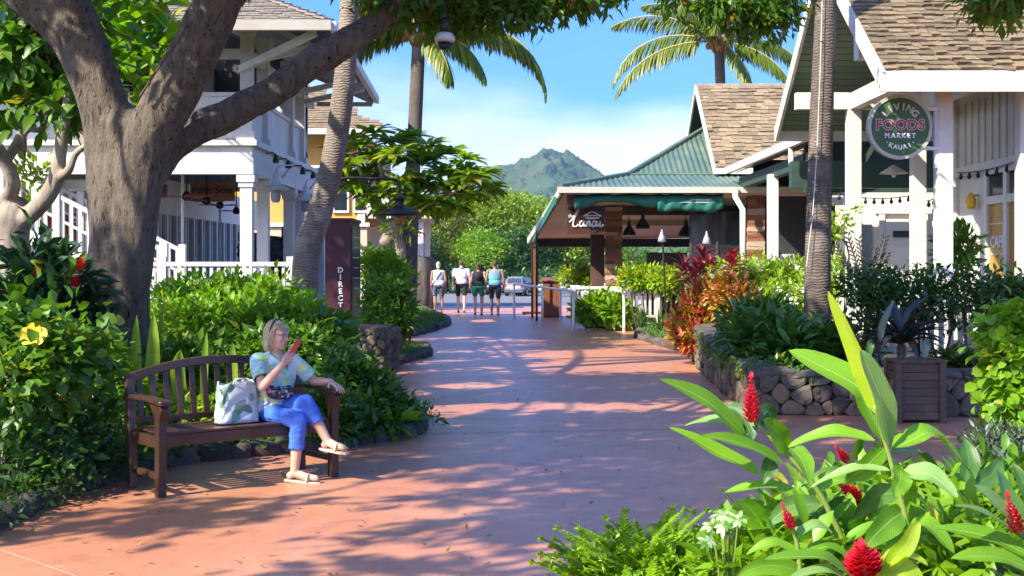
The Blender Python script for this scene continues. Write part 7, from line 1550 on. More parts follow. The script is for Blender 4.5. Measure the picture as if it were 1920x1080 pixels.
# shirt with short sleeves and open neck
m = MB()
ellipsoid(m, (.352, .268, .80), (.170, .120, .175), None, 24, 14); ellipsoid(m, (.325, .262, .645), (.178, .150, .155), None, 24, 14); capsule(m, (.205, .266, .918), (.505, .253, .893), .064, .062); ellipsoid(m, (.31, .27, .555), (.190, .165, .085))
for a, b in ((RS, RE), (LS, LE)): q = a.lerp(b, .62); capsule(m, a, q, .065, .068); capsule(m, a.lerp(b, .4), q, .066, .072)
capsule(m, (.30, .25, .985), (.40, .25, .98), .03, .03)
me = fuse('shirt', m, .008, 5); bm_ = bmesh.new(); bm_.from_mesh(me)
kill = []
for fc_ in bm_.faces:
    c = fc_.calc_center_median(); d = c - V((.352, .265, .955)); lat = d.dot(s_) ; fw = d.dot(f)
    if (fw > .0 and c.z > .845 and abs(lat - .01) < (c.z - .845) * .52 + .004) or (c - V((.345, .26, .99))).length < .062: kill.append(fc_)
    for a, b in ((RS, RE), (LS, LE)):
        ax = (b - a).normalized(); k_ = (c - a).dot(ax); q = c - a - ax * k_
        if k_ > (b - a).length * .66 and q.length < .085 and abs(fc_.normal.dot(ax)) > .55: kill.append(fc_)
bmesh.ops.delete(bm_, geom=list(set(kill)), context='FACES'); 
for v in bm_.verts: v.co += v.normal * (mnoise.noise(v.co * 13) * .007 + mnoise.noise(V((v.co.x*30, v.co.y*30, v.co.z*9))) * .004)
bm_.to_mesh(me); bm_.free(); so = link('shirt', me, SHIRTM, wm); sm_ = so.modifiers.new('thickness', 'SOLIDIFY'); sm_.thickness = .004
# collar flaps
for k in (-1, 1):
    base_ = V((.352, .262, .958)) + f*.035 + s_*.045*k; blade('collar', wm, [base_ - f*.05 + s_*.02*k + V((0,0,.02)), base_ + V((0,0,.0)), base_ + f*.045 - s_*.02*k - V((0, 0, .075))], .055, SHIRTM, (f + V((0,0,.5))), .1, lambda t: .9 - .7*t, 0, 0, 6)
# trousers
m = MB(); ellipsoid(m, (.30, .285, .535), (.175, .150, .105), None, 20, 12)
for a, b, c, e in ((RH, RK, RA, .50), (LH, LK, LA, .46)): capsule(m, a, b, .094, .070); capsule(m, b, b.lerp(c, e * .5), .070, .068); capsule(m, b.lerp(c, e*.4), b.lerp(c, e), .066, .062)
me = fuse('trousers', m, .008, 4); bm_ = bmesh.new(); bm_.from_mesh(me); kill = []
for fc_ in bm_.faces:
    c = fc_.calc_center_median()
    for b, cc, e in ((RK, RA, .50), (LK, LA, .46)):
        ax = (cc - b).normalized(); k_ = (c - b).dot(ax)
        if k_ > (cc - b).length * e + .015 and (c - b - ax*k_).length < .085: kill.append(fc_)
bmesh.ops.delete(bm_, geom=list(set(kill)), context='FACES')
for v in bm_.verts: v.co += v.normal * (mnoise.noise(v.co * 16) * .006 + mnoise.noise(v.co * 38) * .0025)
bm_.to_mesh(me); bm_.free(); so = link('trousers', me, BLUEP, wm); sm_ = so.modifiers.new('thickness', 'SOLIDIFY'); sm_.thickness = .004
# hair: chin-length bob, face left open
m = MB(); ellipsoid(m, Hc - f*.016 + u*.016, (.083, .098, .107), HR, 22, 14); ellipsoid(m, Hc - f*.045 - u*.060, (.082, .062, .085), HR); 
for k in (-1, 1): capsule(m, Hc + s_*.062*k + u*.03 - f*.01, Hc + s_*.066*k - u*.075 - f*.028, .030, .024)
me = fuse('hair', m, .006, 3); bm_ = bmesh.new(); bm_.from_mesh(me); kill = []
for fc_ in bm_.faces:
    d = fc_.calc_center_median() - Hc
    if d.dot(f) > .028 - .25 * d.dot(u) * 0 + (.055 if d.dot(u) > .060 else 0) * (1 if d.dot(u) < .085 else 3): kill.append(fc_)
bmesh.ops.delete(bm_, geom=kill, context='FACES')
for v in bm_.verts: d = v.co - Hc; v.co += v.normal * (.005 * math.sin(math.atan2(d.dot(s_), d.dot(f)) * 26 + d.dot(u) * 9) + mnoise.noise(v.co * 40) * .003)
bm_.to_mesh(me); bm_.free(); ho = link('hair', me, HAIR_B, wm); sm_ = ho.modifiers.new('thickness', 'SOLIDIFY'); sm_.thickness = .012
for k in range(-3, 4): blade('hair_strand', wm, [Hc + u*.098 + s_*.012*k - f*.01, Hc + u*.085 + f*.06 + s_*(.014*k + .008), Hc + u*.045 + f*.085 + s_*(.02*k + .012)], .024, HAIR_B, f + u, .2, lambda t: 1 - .6*t, 0, 0, 6)
EYEW, EYED, LIP = MAT('eye_white', (.7, .68, .65), .3), MAT('eye_dark', (.03, .025, .02), .2), MAT('lips', (.42, .12, .10), .45)
for k in (-1, 1):
    e_ = Hc + f*.0815 + u*.012 + s_*.028*k; mm = MB(); ellipsoid(mm, e_, (.011, .005, .006), HR, 10, 8); mm.build('eye', EYEW, wm, smooth=True); mm = MB(); ellipsoid(mm, e_ + f*.004, (.0045, .003, .0045), HR, 8, 6); mm.build('pupil', EYED, wm, smooth=True)
    MB().tube([e_ + u*.014 - s_*.014, e_ + u*.018 + f*.003, e_ + u*.014 + s_*.014], .0028, 5).build('eyebrow', HAIR_B, wm)
    ring = [e_ + f*.016 + s_*.021*math.cos(a) + u*(.017*math.sin(a) - .004) for a in np.linspace(0, 2*PI, 15)]; MB().tube(ring, .0016, 5).build('glasses_rim', BLACK, wm); MB().tube([e_ + f*.016 + s_*.021*k, Hc + s_*.076*k + f*.0 + u*.018], .0016, 5).build('glasses_arm', BLACK, wm)
mm = MB(); ellipsoid(mm, Hc + f*.0885 - u*.056, (.021, .004, .0065), HR, 10, 8); mm.build('mouth', LIP, wm, smooth=True)
hb = [Hc + HR @ V((.086*math.cos(a), -.012 + .03*math.sin(a)*.3, .018 + .112*math.sin(a))) for a in np.linspace(.12, PI-.12, 13)]; MB().tube(hb, .0055, 6).build('headband', BLACK, wm, smooth=True)
# sandals, watch
def sandal(ank, toe):
    a, t_ = V(ank), V(toe); d = (t_ - a).normalized(); up = V((0, 0, 1)) if abs(d.z) < .5 else d.orthogonal(); sd_ = d.cross(V((0, 0, 1))).normalized(); nn = sd_.cross(d).normalized()
    dn = -nn * .040; o = [a - d*.075, a - d*.02, a.lerp(t_, .5), t_ + d*.0, t_ + d*.045]; w = [.022, .034, .036, .042, .026]
    vs = [p + dn + sd_*ww*k + nn*z for p, ww in zip(o, w) for k, z in ((-1, -.010), (1, -.010), (1, .008), (-1, .008))]
    MB().add(vs, [(4*i+k, 4*i+(k+1) % 4, 4*(i+1)+(k+1) % 4, 4*(i+1)+k) for i in range(4) for k in range(4)] + [(3, 2, 1, 0), (16, 17, 18, 19)]).build('sandal', SANDAL, wm, bevel=.004)
    q = a.lerp(t_, .66) - nn*.006; MB().tube(curve_pts([q - sd_*.044 - nn*.025, q - sd_*.03 + nn*.022, q + sd_*.03 + nn*.022, q + sd_*.044 - nn*.025], 4), .009, 6).build('sandal_strap', SANDAL, wm, smooth=True)
sandal(RA + V((0, 0, -.022)), RT + V((0, 0, .003))); sandal(LA + V((0, 0, -.02)), LT)
wx = (LW_ - LE).normalized(); MB().lathe(LW_ - wx*.028, [(.029, -.006), (.031, 0), (.029, .006)], 16, axis=wx).build('wristwatch', MAT('watch_metal', (.55, .5, .45), .3, metal=.8), wm, smooth=True)
wm.location = BC; wm.rotation_euler = (0, 0, BR)
ph = thing('phone', 'coral pink phone held up before the seated face', 'phone'); R3 = Euler((R_(-62), R_(6), R_(24))).to_matrix()
MB().add([PHC + R3 @ V((x*.038, y*.074, z*.005)) + V((.01, -.016, .012)) for x, y, z in ((-1,-1,-1),(1,-1,-1),(1,1,-1),(-1,1,-1),(-1,-1,1),(1,-1,1),(1,1,1),(-1,1,1))], [(0,3,2,1),(4,5,6,7),(0,1,5,4),(1,2,6,5),(2,3,7,6),(3,0,4,7)]).build('case', MAT('coral_case', (.55, .12, .09), .4), ph, bevel=.004)
ph.location = BC; ph.rotation_euler = (0, 0, BR)
def print_mat(name, cols, scale, warp=.3):
    m, n, l, out = nodes_of(name); b = n.new('ShaderNodeBsdfPrincipled'); l.new(b.outputs[0], out.inputs[0]); b.inputs['Roughness'].default_value = .55
    tc = n.new('ShaderNodeTexCoord').outputs['Object']; w = n.new('ShaderNodeTexNoise'); w.inputs['Scale'].default_value = scale * .6; l.new(tc, w.inputs['Vector'])
    mp = n.new('ShaderNodeVectorMath'); mp.operation = 'MULTIPLY_ADD'; mp.inputs[1].default_value = (warp,) * 3; l.new(w.outputs['Color'], mp.inputs[0]); l.new(tc, mp.inputs[2])
    v = n.new('ShaderNodeTexVoronoi'); v.inputs['Scale'].default_value = scale; l.new(mp.outputs[0], v.inputs['Vector']); sp = n.new('ShaderNodeSeparateColor'); l.new(v.outputs['Color'], sp.inputs[0])
    cr = n.new('ShaderNodeValToRGB'); cr.color_ramp.interpolation = 'CONSTANT'; e = cr.color_ramp.elements; e[0].color = rgb(cols[0][1]); e[1].position = cols[1][0]; e[1].color = rgb(cols[1][1])
    for p_, c_ in cols[2:]: x = e.new(p_); x.color = rgb(c_)
    l.new(sp.outputs[0], cr.inputs[0]); l.new(cr.outputs[0], b.inputs['Base Color']); return m
pc_ = thing('pouch', 'small dark floral pouch lying in the lap of the seated person', 'pouch'); m = MB(); ellipsoid(m, (.275, .055, .675), (.115, .055, .052), None, 20, 12); ellipsoid(m, (.205, .06, .70), (.045, .045, .04)); ellipsoid(m, (.35, .05, .69), (.05, .05, .042))
me = fuse('pouch_body', m, .008, 4); link('pouch_body', me, print_mat('floral_print', [(0, (.02, .025, .05)), (.45, (.55, .22, .28)), (.6, (.015, .02, .03)), (.75, (.6, .5, .5)), (.88, (.10, .16, .10))], 38, .02), pc_)
MB().tube([(.18, .022, .705), (.275, .0, .712), (.37, .02, .705)], .004, 5).build('zipper', IRON, pc_); pc_.location = BC; pc_.rotation_euler = (0, 0, BR)
tb_ = thing('tote_bag', 'white shopping bag printed with green leaves standing on the bench seat', 'bag'); nx = 26
TOTE = print_mat('leaf_print_plastic', [(0, (.50, .56, .54)), (.30, (.12, .24, .15)), (.50, (.56, .60, .60)), (.66, (.22, .35, .26)), (.86, (.60, .64, .64))], 15, .07)
vs, fs = [], []; nz_ = 12
for j in range(nz_ + 1):
    t = j / nz_; z = .46 + .30 * t
    for i in range(nx):
        a = 2*PI*i/nx; ca, sa = math.cos(a), math.sin(a); rx, ry = .165 * (1 - .10*t) , .085 * (1 - .35*t); x = rx * math.copysign(abs(ca)**.45, ca); y = ry * math.copysign(abs(sa)**.5, sa); k = .012 * math.sin(a*5 + j*.8) * t + .008 * math.sin(a*9 - j*1.3)
        vs.append((-.005 + x * (1 + k*2), .22 + y + k, z + .015*math.sin(a*3)*t*t))
fs = [(j*nx+i, j*nx+(i+1) % nx, (j+1)*nx+(i+1) % nx, (j+1)*nx+i) for j in range(nz_) for i in range(nx)] + [tuple(range(nx))[::-1]]
to = MB().add(vs, fs).build('bag_body', TOTE, tb_, smooth=True); sl = to.modifiers.new('thickness', 'SOLIDIFY'); sl.thickness = .003
MB().tube(curve_pts([(-.06, .17, .75), (-.05, .14, .79), (.03, .14, .79), (.05, .17, .75)], 5), .007, 6).build('handle', GREY_W, tb_, smooth=True)
MB().tube(curve_pts([(.05, .27, .75), (.10, .26, .78), (.165, .22, .72), (.17, .18, .64)], 5), .007, 6).build('handle', TOTE, tb_, smooth=True); tb_.location = BC; tb_.rotation_euler = (0, 0, BR)

def walker(label, x, y, h, skin, hairm, top, bottom, fem, stride, shoes, short_z=.33, hair='short', sleeves=True, armbend=.0, cap=None, extras=None, headtilt=0):
    t = thing('person', label, 'person', (x, y, 0), 'people walking away along the path'); o = V((x, y, 0)); sw = (.110 if fem else .130) * h; hw = (.068 if fem else .064) * h
    J = lambda a, b, c: o + V((a*1.0, b, c*h)); m = MB(); sl_ = sw
    hd_ = J(0, .03*headtilt, .928); ellipsoid(m, hd_, (.068, .083, .108 if fem else .112)); capsule(m, J(0, 0, .80), hd_ - V((0, 0, .06)), .055, .05)
    ellipsoid(m, J(0, 0, .72), (sw*.82, .105, .13*h)); ellipsoid(m, J(0, 0, .58), (hw*1.7, .108, .09*h)); capsule(m, J(-sw*.8, 0, .805), J(sw*.8, 0, .805), .05, .05)
    arms = []
    for k in (-1, 1):
        S = J(k*sw, 0, .805); E = J(k*(sw + .05), -.02*k*stride, .635); W_ = J(k*(sw + .045), .10 + .06*k*stride, .50)
        capsule(m, S, E, .052, .043); capsule(m, E, W_, .042, .028); hand(m, W_, (0, .15, -1), (-k, 0, 0), 1, .3, .08); arms.append((S, E))
        st_ = stride * k * .16; Hp, K, A_ = J(k*hw, 0, .52), J(k*hw*.95, st_*.7 + .02, .285), J(k*hw*.9, st_ - .03, .05 if st_ > -.05 else .06)
        capsule(m, Hp, K, .088, .062); capsule(m, K, K.lerp(A_, .3), .060, .064); capsule(m, K.lerp(A_, .3), A_, .064, .040); capsule(m, A_ - V((0, .03, .02)), A_ + V((0, .13, -.045)), .036, .03)
        sh = MB(); capsule(sh, A_ + V((0, -.045, -.045)), A_ + V((0, .02, -.045)), .045, .044); capsule(sh, A_ + V((0, .02, -.045)), A_ + V((0, .16, -.055)), .044, .036); link('shoe', fuse('shoe', sh, .016, 2), shoes, t)
    for k in (-1, 1): ellipsoid(m, hd_ + V((k*.07, 0, -.005)), (.012, .02, .03))
    capsule(m, hd_ + V((0, .08, .0)), hd_ + V((0, .10, -.02)), .012, .014)
    link('body', fuse('body', m, .013, 3), skin, t)
    m = MB(); ellipsoid(m, J(0, 0, .715), (sw*.95, .13, .135*h)); ellipsoid(m, J(0, 0, .59), (hw*1.82, .125, .10*h)); capsule(m, J(-sw*.72, 0, .805), J(sw*.72, 0, .805), .058, .058)
    if sleeves:
        for S, E in arms: capsule(m, S, S.lerp(E, .55), .062, .064)
    me = fuse('top', m, .016, 3); link('top', me, top, t)
    m = MB(); ellipsoid(m, J(0, 0, .535), (hw*1.9, .128, .06*h))
    for k in (-1, 1): st_ = stride*k*.16; Hp, K = J(k*hw, 0, .52), J(k*hw*.95, st_*.7 + .02, .285); q = Hp.lerp(K, (.52 - short_z) / .235); capsule(m, Hp, q, .098, .088 if not fem else .092)
    link('shorts', fuse('shorts', m, .016, 2), bottom, t)
    m = MB(); ellipsoid(m, hd_ + V((0, -.014, .022)), (.077, .088, .104))
    if hair == 'bun': ellipsoid(m, hd_ + V((0, -.075, .06)), (.045, .045, .045)); ellipsoid(m, hd_ + V((0, -.04, -.06)), (.06, .05, .05))
    if hair == 'long': ellipsoid(m, hd_ + V((0, -.05, -.08)), (.07, .05, .10))
    me = fuse('hair', m, .014, 2); bm_ = bmesh.new(); bm_.from_mesh(me); bmesh.ops.delete(bm_, geom=[q for q in bm_.faces if (q.calc_center_median() - hd_).y > .045 and (q.calc_center_median() - hd_).z < .06], context='FACES'); bm_.to_mesh(me); bm_.free(); link('hair', me, hairm, t)
    if cap: 
        MB().lathe(hd_ + V((0, -.005, .045)), [(.086, 0), (.085, .04), (.06, .075), (.02, .088)], 16).build('cap', cap, t, smooth=True); MB().prism([hd_ + V((a*.07, .075 + .075*(1-abs(a)**2), .048)) for a in np.linspace(-1, 1, 9)] + [hd_ + V((.07, .03, .048)), hd_ + V((-.07, .03, .048))], (0, 0, .012)).build('cap_peak', cap, t)
    if extras: extras(t, J, hd_, sw)
    return t
BLK = cloth('black_cotton', (.014, .014, .018)); WHT = cloth('white_cotton', (.62, .66, .72)); GRN = cloth('green_cotton', (.012, .20, .10)); SHOE = MAT('dark_shoe', (.03, .025, .025), .6); SHOE2 = MAT('brown_sandal', (.12, .07, .05), .6)
PATT = print_mat('dark_print_cloth', [(0, (.03, .035, .07)), (.5, (.10, .10, .16)), (.75, (.25, .22, .26)), (.9, (.03, .03, .05))], 28, .04)
def stripe_mat():
    m, n, l, out = nodes_of('blue_green_stripe_tank'); b = n.new('ShaderNodeBsdfPrincipled'); l.new(b.outputs[0], out.inputs[0]); b.inputs['Roughness'].default_value = .8; g = n.new('ShaderNodeTexCoord').outputs['Generated']; sp = n.new('ShaderNodeSeparateXYZ'); l.new(g, sp.inputs[0]); cr = n.new('ShaderNodeValToRGB'); e = cr.color_ramp.elements
    e[0].position = .0; e[0].color = (.10, .28, .62, 1); e[1].position = 1; e[1].color = (.20, .22, .26, 1)
    for p_, c_ in ((.30, (.14, .32, .66)), (.42, (.10, .42, .38)), (.52, (.16, .50, .36)), (.64, (.12, .34, .44)), (.78, (.20, .24, .30))): x = e.new(p_); x.color = rgb(c_)
    l.new(sp.outputs[2], cr.inputs[0]); l.new(cr.outputs[0], b.inputs['Base Color']); return m
def bag_extra(t, J, hd_, sw):
    MB().tube(curve_pts([J(sw*.6, .0, .825), J(sw*.3, -.125, .77), J(-sw*.35, -.14, .67), J(-sw*1.0, -.08, .57)], 5), .012, 6).build('bag_strap', BLK, t); m = MB(); ellipsoid(m, J(-sw*1.15, -.02, .545), (.05, .09, .075)); m.build('shoulder_bag', MAT('pink_bag', (.35, .06, .12), .5), t, smooth=True)
walker('person in a white sleeveless top and dark print shorts walking beside the white shirt', G(822, 588).x, G(822, 588).y, 1.74, SKIN2, HAIR_B, WHT, PATT, True, .6, SHOE2, .37, 'bun', False, extras=bag_extra)
def collar_x(t, J, hd_, sw): MB().lathe(J(0, -.01, .835), [(.085, 0), (.078, .05), (.072, .05), (.08, 0)], 16).build('collar', cloth('pale_blue_cloth', (.28, .42, .55)), t, smooth=True)
walker('person in a white short-sleeved shirt and black shorts looking down', G(865, 587).x, G(865, 587).y, 1.80, SKIN, HAIR_D, WHT, BLK, False, -.9, SHOE, .355, 'short', True, headtilt=2, extras=collar_x)
def straps(t, J, hd_, sw): MB().lathe(J(0, -.125, .74), [(.11, -.02), (.12, .0), (.10, .03)], 20, axis=(0, -1, 0)).build('small_backpack', BLK, t, smooth=True)
walker('person in a black top and green shorts walking third in the row', G(897, 591).x, G(897, 591).y, 1.70, SKIN, HAIR_D, BLK, GRN, True, .35, SHOE, .40, 'bun', False, extras=straps)
walker('person in a striped blue-green tank top, dark cap and black shorts', G(928, 591).x, G(928, 591).y, 1.78, SKIN2, HAIR_D, stripe_mat(), BLK, False, -.3, SHOE2, .34, 'short', False, cap=MAT('dark_cap', (.06, .035, .03), .7))
# ------------------------------------------------------------------ street furniture
def rail(label, posts):
    t = thing('handrail', label, 'handrail', (posts[0][0].x, posts[0][0].y, 0), 'white handrails of the entrance ramp'); tops = [p + V((0, 0, z)) for p, z in posts]
    MB().tube(curve_pts([posts[0][0] - V((0,0,.02)), posts[0][0] + V((0, 0, posts[0][1]-.10)), tops[0].lerp(tops[1], .03)] + [tops[0].lerp(tops[1], .5)] + tops[1:-1] + [tops[-1].lerp(tops[-2], .04), posts[-1][0] + V((0, 0, posts[-1][1]-.10)), posts[-1][0] - V((0,0,.02))], 4), .036, 8).build('rail', RAILW, t, smooth=True)
    for p, z in posts[1:-1]: MB().tube([p - V((0,0,.02)), p + V((0, 0, z))], .036, 8).build('post', RAILW, t, smooth=True)
    for p, z in posts: MB().lathe(p, [(.055, 0), (.055, .012)], 12).build('foot_plate', WHITE, t)
rail('white tube handrail on the open path side of the ramp', [(G(964, 597.5), 1.06), (G(1017, 609), 1.02), (G(1075, 620), .98)])
rail('white tube handrail on the restaurant side of the ramp', [(G(1051, 599), 1.04), (G(1108, 611), 1.01), (G(1170, 622), .98)])
br_ = thing('baluster_railing', 'short white baluster railing before the ledge stone pillar', 'railing', (1.6, 32.6, 0))
BX('top_rail', WHITE, br_, 1.55, 3.75, 32.5, 32.62, 1.02, 1.09); BX('bottom_rail', WHITE, br_, 1.55, 3.75, 32.52, 32.6, .30, .36); bq = MB().box(-.03, .03, -.025, .025, 0, .66).mesh('baluster'); bq.materials.append(WHITE)
for k in range(16): inst('baluster', bq, br_, (1.65 + k*.133, 32.56, .36))
for x in (1.55, 3.7): BX('rail_post', WHITE, br_, x-.06, x+.06, 32.49, 32.63, 0, 1.12)
# directory
ds = thing('directory_sign', 'tall maroon directory pillar with vertical white letters beside the hedge', 'sign', (-3.17, 23.4, 0))
BX('front_panel', MAROON, ds, -3.39, -2.95, 23.4, 24.8, .0, 2.44); BX('pillar_cap', MAROON, ds, -3.42, -2.92, 23.37, 24.83, 2.441, 2.50)
SLATE = MAT('slate_panel', (.045, .045, .05), .35, (.07, .07, .075)); BX('listing_panel', SLATE, ds, -2.949, -2.93, 23.5, 24.75, .5, 2.36)
for k in range(6): BX('listing_strip', LETW, ds, -2.929, -2.922, 23.55 + .15*(k % 2), 24.65 - .2*(k % 2), 2.15 - k*.19, 2.165 - k*.19)
for i, ch in enumerate('DIRECTORY'): text_at(ch, .135, (-3.135, 23.392, 1.545 - i*.128), LETW, ds, name='letter', bold=.004)
lp2 = thing('gooseneck_lamp', 'dark iron gooseneck lamp with wide dome shade over the directory pillar', 'lamp', (-3.45, 23.5, 0)); q = lambda a, b, d=23.5: P(a, b, d)
MB().tube(curve_pts([(q(612, 500).x, 23.5, 0), q(612, 480), q(612, 400), q(614, 366), q(626, 342), q(650, 334), q(700, 335), q(735, 336), q(748, 342), q(750, 358)], 5), .028, 8).build('arm', IRON, lp2, smooth=True)
c = q(749, 402); MB().lathe(c, [(.38, -.02), (.40, .0), (.385, .035), (.25, .09), (.12, .13), (.085, .18), (.085, .27), (.13, .285), (.12, .31), (.05, .36), (.03, .42)], 26).build('dome_shade', IRON, lp2, smooth=True)
MB().lathe(c + V((0, 0, -.20)), [(.05, 0), (.085, .04), (.085, .15), (.07, .2)], 14).build('glass_globe', MAT('amber_glass', (.30, .15, .03), .15, (.38, .2, .05)), lp2, smooth=True)
# hanging lantern under the leaves
hl = thing('hanging_lantern', 'dark cylinder lantern with a pale ring hanging from the big tree over the path', 'lantern', P(834, 70, 14)); q = lambda a, b, d=14.0: P(a, b, d); c = q(834, 75)
MB().tube([q(835, 40), q(835, -60), q(838, -150)], .010, 5).build('cord', IRON, hl); MB().lathe(c + V((0, 0, -.10)), [(.065, 0), (.072, .02), (.072, .06), (.055, .075)], 16).build('lamp_base', BLACK, hl, smooth=True)
MB().lathe(c + V((0, 0, -.025)), [(.06, 0), (.11, .012), (.112, .05), (.085, .095), (.05, .11)], 20).build('glass_ring', MAT('frosted_glass', (.55, .56, .50), .3), hl, smooth=True); MB().lathe(c + V((0, 0, .085)), [(.062, 0), (.062, .13), (.02, .16)], 16).build('lamp_top', BLACK, hl, smooth=True)
# podium, post, red posts
pd = thing('podium', 'red-brown wooden host podium at the end of the ramp', 'podium', (1.3, 39.8, 0)); x0, x1 = P(1017, 0, 39.8).x, P(1053, 0, 39.8).x
for k in range(4): w = (x1 - x0) / 4; BX('front_board', REDWOOD, pd, x0 + k*w + .003, x0 + (k+1)*w - .003, 39.8, 39.84, .05, 1.12)
BX('cabinet', REDWOOD, pd, x0 + .01, x1 - .01, 39.841, 40.3, .02, 1.11); BX('base_plinth', BLACK, pd, x0 - .02, x1 + .02, 39.78, 40.32, 0, .049); MB().prism([(x0-.03, 39.74, 1.121), (x0-.03, 40.34, 1.121), (x0-.03, 40.34, 1.24), (x0-.03, 39.74, 1.15)], (x1-x0+.06, 0, 0)).build('sloped_top', REDWOOD, pd)
mp_ = thing('wooden_post', 'slim brown wooden post on a long flat foot near the podium', 'post', (G(1000, 590).x, 41.9, 0)); p = G(1000, 590)
BX('shaft', REDWOOD, mp_, p.x-.07, p.x+.07, p.y-.07, p.y+.07, .08, 2.2); MB().prism([(p.x-.1, p.y-.1, 2.2), (p.x+.1, p.y-.1, 2.2), (p.x+.1, p.y+.1, 2.2), (p.x-.1, p.y+.1, 2.2)], (0, 0, .05)).build('cap', BROWNWOOD, mp_); MB().add([(p.x-.1, p.y-.1, 2.251), (p.x+.1, p.y-.1, 2.251), (p.x+.1, p.y+.1, 2.251), (p.x-.1, p.y+.1, 2.251), (p.x, p.y, 2.36)], [(0, 1, 4), (1, 2, 4), (2, 3, 4), (3, 0, 4), (3, 2, 1, 0)]).build('finial', BROWNWOOD, mp_)
BX('foot', BROWNWOOD, mp_, p.x-.36, p.x+.85, p.y-.1, p.y+.1, .03, .10); BX('castor', BLACK, mp_, p.x-.35, p.x-.25, p.y-.08, p.y+.08, 0, .03); BX('castor', BLACK, mp_, p.x+.7, p.x+.8, p.y-.08, p.y+.08, 0, .03)
rp = thing('post_box', 'small dark roofed box on a red-brown post by the rounded grass tip', 'post box', G(772, 600)); p = G(772, 600)
BX('post', REDWOOD, rp, p.x-.075, p.x+.075, p.y-.075, p.y+.075, 0, .95); BX('box', IRON, rp, p.x-.17, p.x+.17, p.y-.18, p.y+.18, .95, 1.22); MB().prism([(p.x-.21, p.y-.22, 1.22), (p.x+.21, p.y-.22, 1.22), (p.x, p.y-.22, 1.38)], (0, .44, 0)).build('box_roof', IRON, rp); BX('notice_plate', GREY_W, rp, p.x-.11, p.x+.11, p.y-.19, p.y-.181, 1.02, 1.12)
r2 = thing('short_post', 'short red-brown post with a sloping rail down from the lava pier', 'post', G(755, 650)); p = G(755, 650); BX('post', REDWOOD, r2, p.x-.06, p.x+.06, p.y-.06, p.y+.06, 0, .66); MB().beam((p.x, p.y-.02, .12), (P(718, 0, 21).x, 21.0, .62), .05, .06).build('rail', REDWOOD, r2)
# planter
pb = thing('planter_box', 'square dark brown slatted wooden planter standing against the lava stone wall', 'planter', (4.3, 13.6, 0)); X0, X1, Y0, Y1, ZT = 4.03, 4.49, 13.36, 13.72, .635
for x in (X0, X1):
    for y in (Y0, Y1): BX('corner_post', PLANTER, pb, x-.035, x+.035, y-.035, y+.035, 0, ZT, bevel=.004)
for k in range(7):
    z = .035 + k*.083; BX('slat', PLANTER, pb, X0+.036, X1-.036, Y0-.012, Y0+.012, z, z+.078, bevel=.003); BX('slat', PLANTER, pb, X0-.012, X0+.012, Y0+.036, Y1-.036, z, z+.078, bevel=.003); BX('slat', PLANTER, pb, X1-.012, X1+.012, Y0+.036, Y1-.036, z, z+.078, bevel=.003)
BX('rim', PLANTER, pb, X0-.045, X1+.045, Y0-.045, Y0+.03, ZT, ZT+.022); BX('rim', PLANTER, pb, X0-.045, X1+.045, Y1-.03, Y1+.045, ZT, ZT+.022); BX('rim', PLANTER, pb, X0-.045, X0+.03, Y0+.031, Y1-.031, ZT, ZT+.022); BX('rim', PLANTER, pb, X1-.03, X1+.045, Y0+.031, Y1-.031, ZT, ZT+.022); BX('soil', SOIL, pb, X0+.02, X1-.02, Y0+.02, Y1-.02, .3, .6)
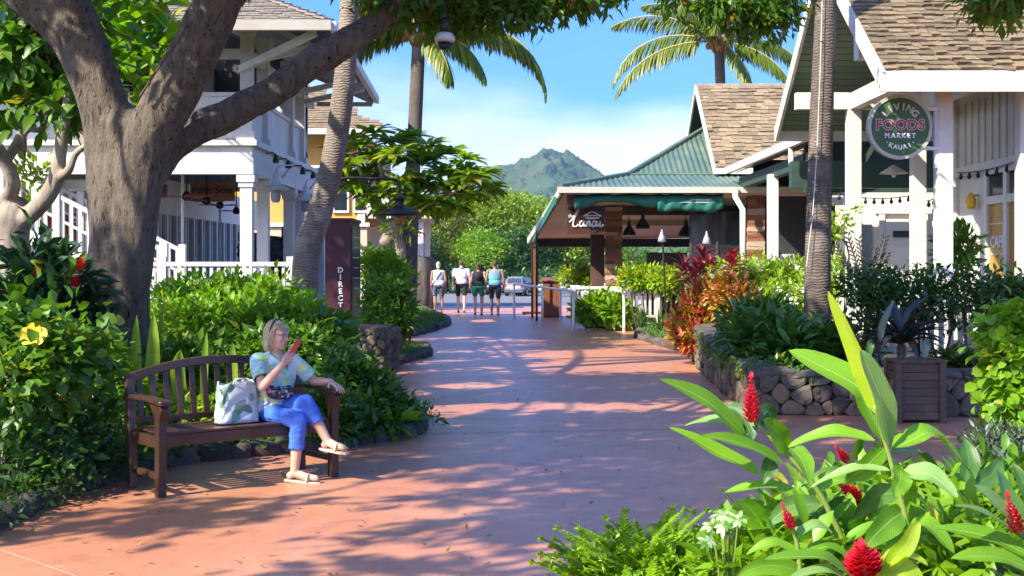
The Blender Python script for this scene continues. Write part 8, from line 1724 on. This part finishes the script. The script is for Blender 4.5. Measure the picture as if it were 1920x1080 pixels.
# cars
def car(label, x, y, rz, paint, kind='suv'):
    t = thing('parked_car', label, 'car', group='cars in the parking lot'); L, W, H = (4.5, 1.8, 1.62) if kind == 'suv' else (4.6, 1.78, 1.42)
    st = [(-L/2, .45, .78, .70), (-L/2+.12, .28, .98, .82), (-L/2+.9, .22, 1.0, .9), (0, .22, .98, .9), (L/2-1.2, .22, .95, .9), (L/2-.35, .24, .86, .85), (L/2-.05, .36, .70, .74), (L/2, .42, .60, .66)]
    def loft(st, n=12):
        vs = []
        for xx, z0, z1, hw in st:
            for k in range(n): a = 2*PI*k/n; ca, sa = math.cos(a), math.sin(a); vs.append((xx, hw*math.copysign(abs(ca)**.4, ca), (z0+z1)/2 + (z1-z0)/2*math.copysign(abs(sa)**.5, sa)))
        m = len(st); return vs, [(i*n+k, i*n+(k+1) % n, (i+1)*n+(k+1) % n, (i+1)*n+k) for i in range(m-1) for k in range(n)] + [tuple(range(n))[::-1], tuple((m-1)*n+k for k in range(n))]
    MB().add(*loft(st)).build('body', paint, t, smooth=True)
    rear = -L/2 + (.08 if kind == 'suv' else .75); cab = [(rear, .9, 1.0, .76), (rear+.30, .9, H-.06, .70), (rear+.8, .9, H, .68), (L/2-2.0, .9, H-.02, .67), (L/2-1.15, .88, 1.0, .78)]
    MB().add(*loft(cab)).build('cabin', paint, t, smooth=True)
    gl_ = [(rear+.02, 1.02, 1.06, .70), (rear+.27, 1.02, H-.16, .66)]
    MB().quad((rear-.015, -.6, 1.03), (rear-.015, .6, 1.03), (rear+.215, .54, H-.17), (rear+.215, -.54, H-.17)).build('rear_window', GLASSDK, t)
    MB().quad((L/2-1.12, -.62, 1.02), (L/2-1.12, .62, 1.02), (L/2-1.86, .56, H-.1), (L/2-1.86, -.56, H-.1)).build('windscreen', GLASSDK, t)
    for s in (-1, 1):
        MB().quad((rear+.5, s*.785, 1.04), (L/2-1.45, s*.795, 1.04), (L/2-1.95, s*.70, H-.14), (rear+.62, s*.71, H-.14)).build('side_window', GLASSDK, t)
        BX('tail_lamp', MAT('tail_lamp_red', (.35, .01, .01), .25) if 'tail_lamp_red' not in bpy.data.materials else bpy.data.materials['tail_lamp_red'], t, -L/2-.01, -L/2+.12, min(s*.6, s*.8), max(s*.6, s*.8), .76, .96); BX('headlight', GLASSLT, t, L/2-.2, L/2-.02, min(s*.45, s*.7), max(s*.45, s*.7), .6, .72)
        for xx in (-L/2+.85, L/2-.9):
            w = MB().lathe((xx, s*.80, .32), [(.32, -.11), (.32, .11)], 18, axis=(0, 1, 0)).build('wheel', BLACK, t, smooth=False); MB().lathe((xx, s*.915, .32), [(.2, -.004), (.17, .006)], 14, axis=(0, s, 0)).build('rim', GUTTER, w)
    BX('bumper', DKGREY, t, -L/2-.04, -L/2+.1, -.78, .78, .34, .52); BX('number_plate', GREY_W, t, -L/2-.05, -L/2-.041, -.22, .22, .58, .70)
    t.location = (x, y, lot_z(y) + .015); t.rotation_euler = (0, 0, rz); return t
SILVER = MAT('silver_paint', (.26, .275, .29), .25, metal=.5); CHARC = MAT('charcoal_paint', (.05, .055, .065), .25, metal=.4); WCAR = MAT('white_car_paint', (.66, .66, .66), .25)
car('silver hatch-backed car parked at the lot beyond the walkers', .75, 106, R_(74), SILVER); car('dark grey car parked behind the silver one', -.9, 109, R_(165), CHARC, 'sedan'); car('white car half hidden behind the podium', 4.4, 104, R_(10), WCAR, 'sedan'); car('white sedan seen through the restaurant sides', 9.2, 106, R_(20), WCAR, 'sedan')
# fallen leaves on the path
r = np.random.default_rng(3); n = 420; y = 6.8 + 24 * r.random(n) ** 1.6; x = r.uniform(-.42, .32, n) * y * .8; z = np.full(n, .006); k = (x > -2.6)
lit = leaf_arrays(np.column_stack([x, y, z])[k], np.column_stack([r.normal(size=n), r.normal(size=n), .15*r.random(n)])[k], np.column_stack([.2*r.normal(size=(n, 2)), np.ones(n)])[k], .05*r.uniform(.5, 1.4, n)[k], .024, -.15, .2, 1)
o = fobj('leaf_litter', lit, LEAF('dry_leaf', (.16, .08, .03), (.36, .24, .06), .1), None); o['kind'] = 'stuff'
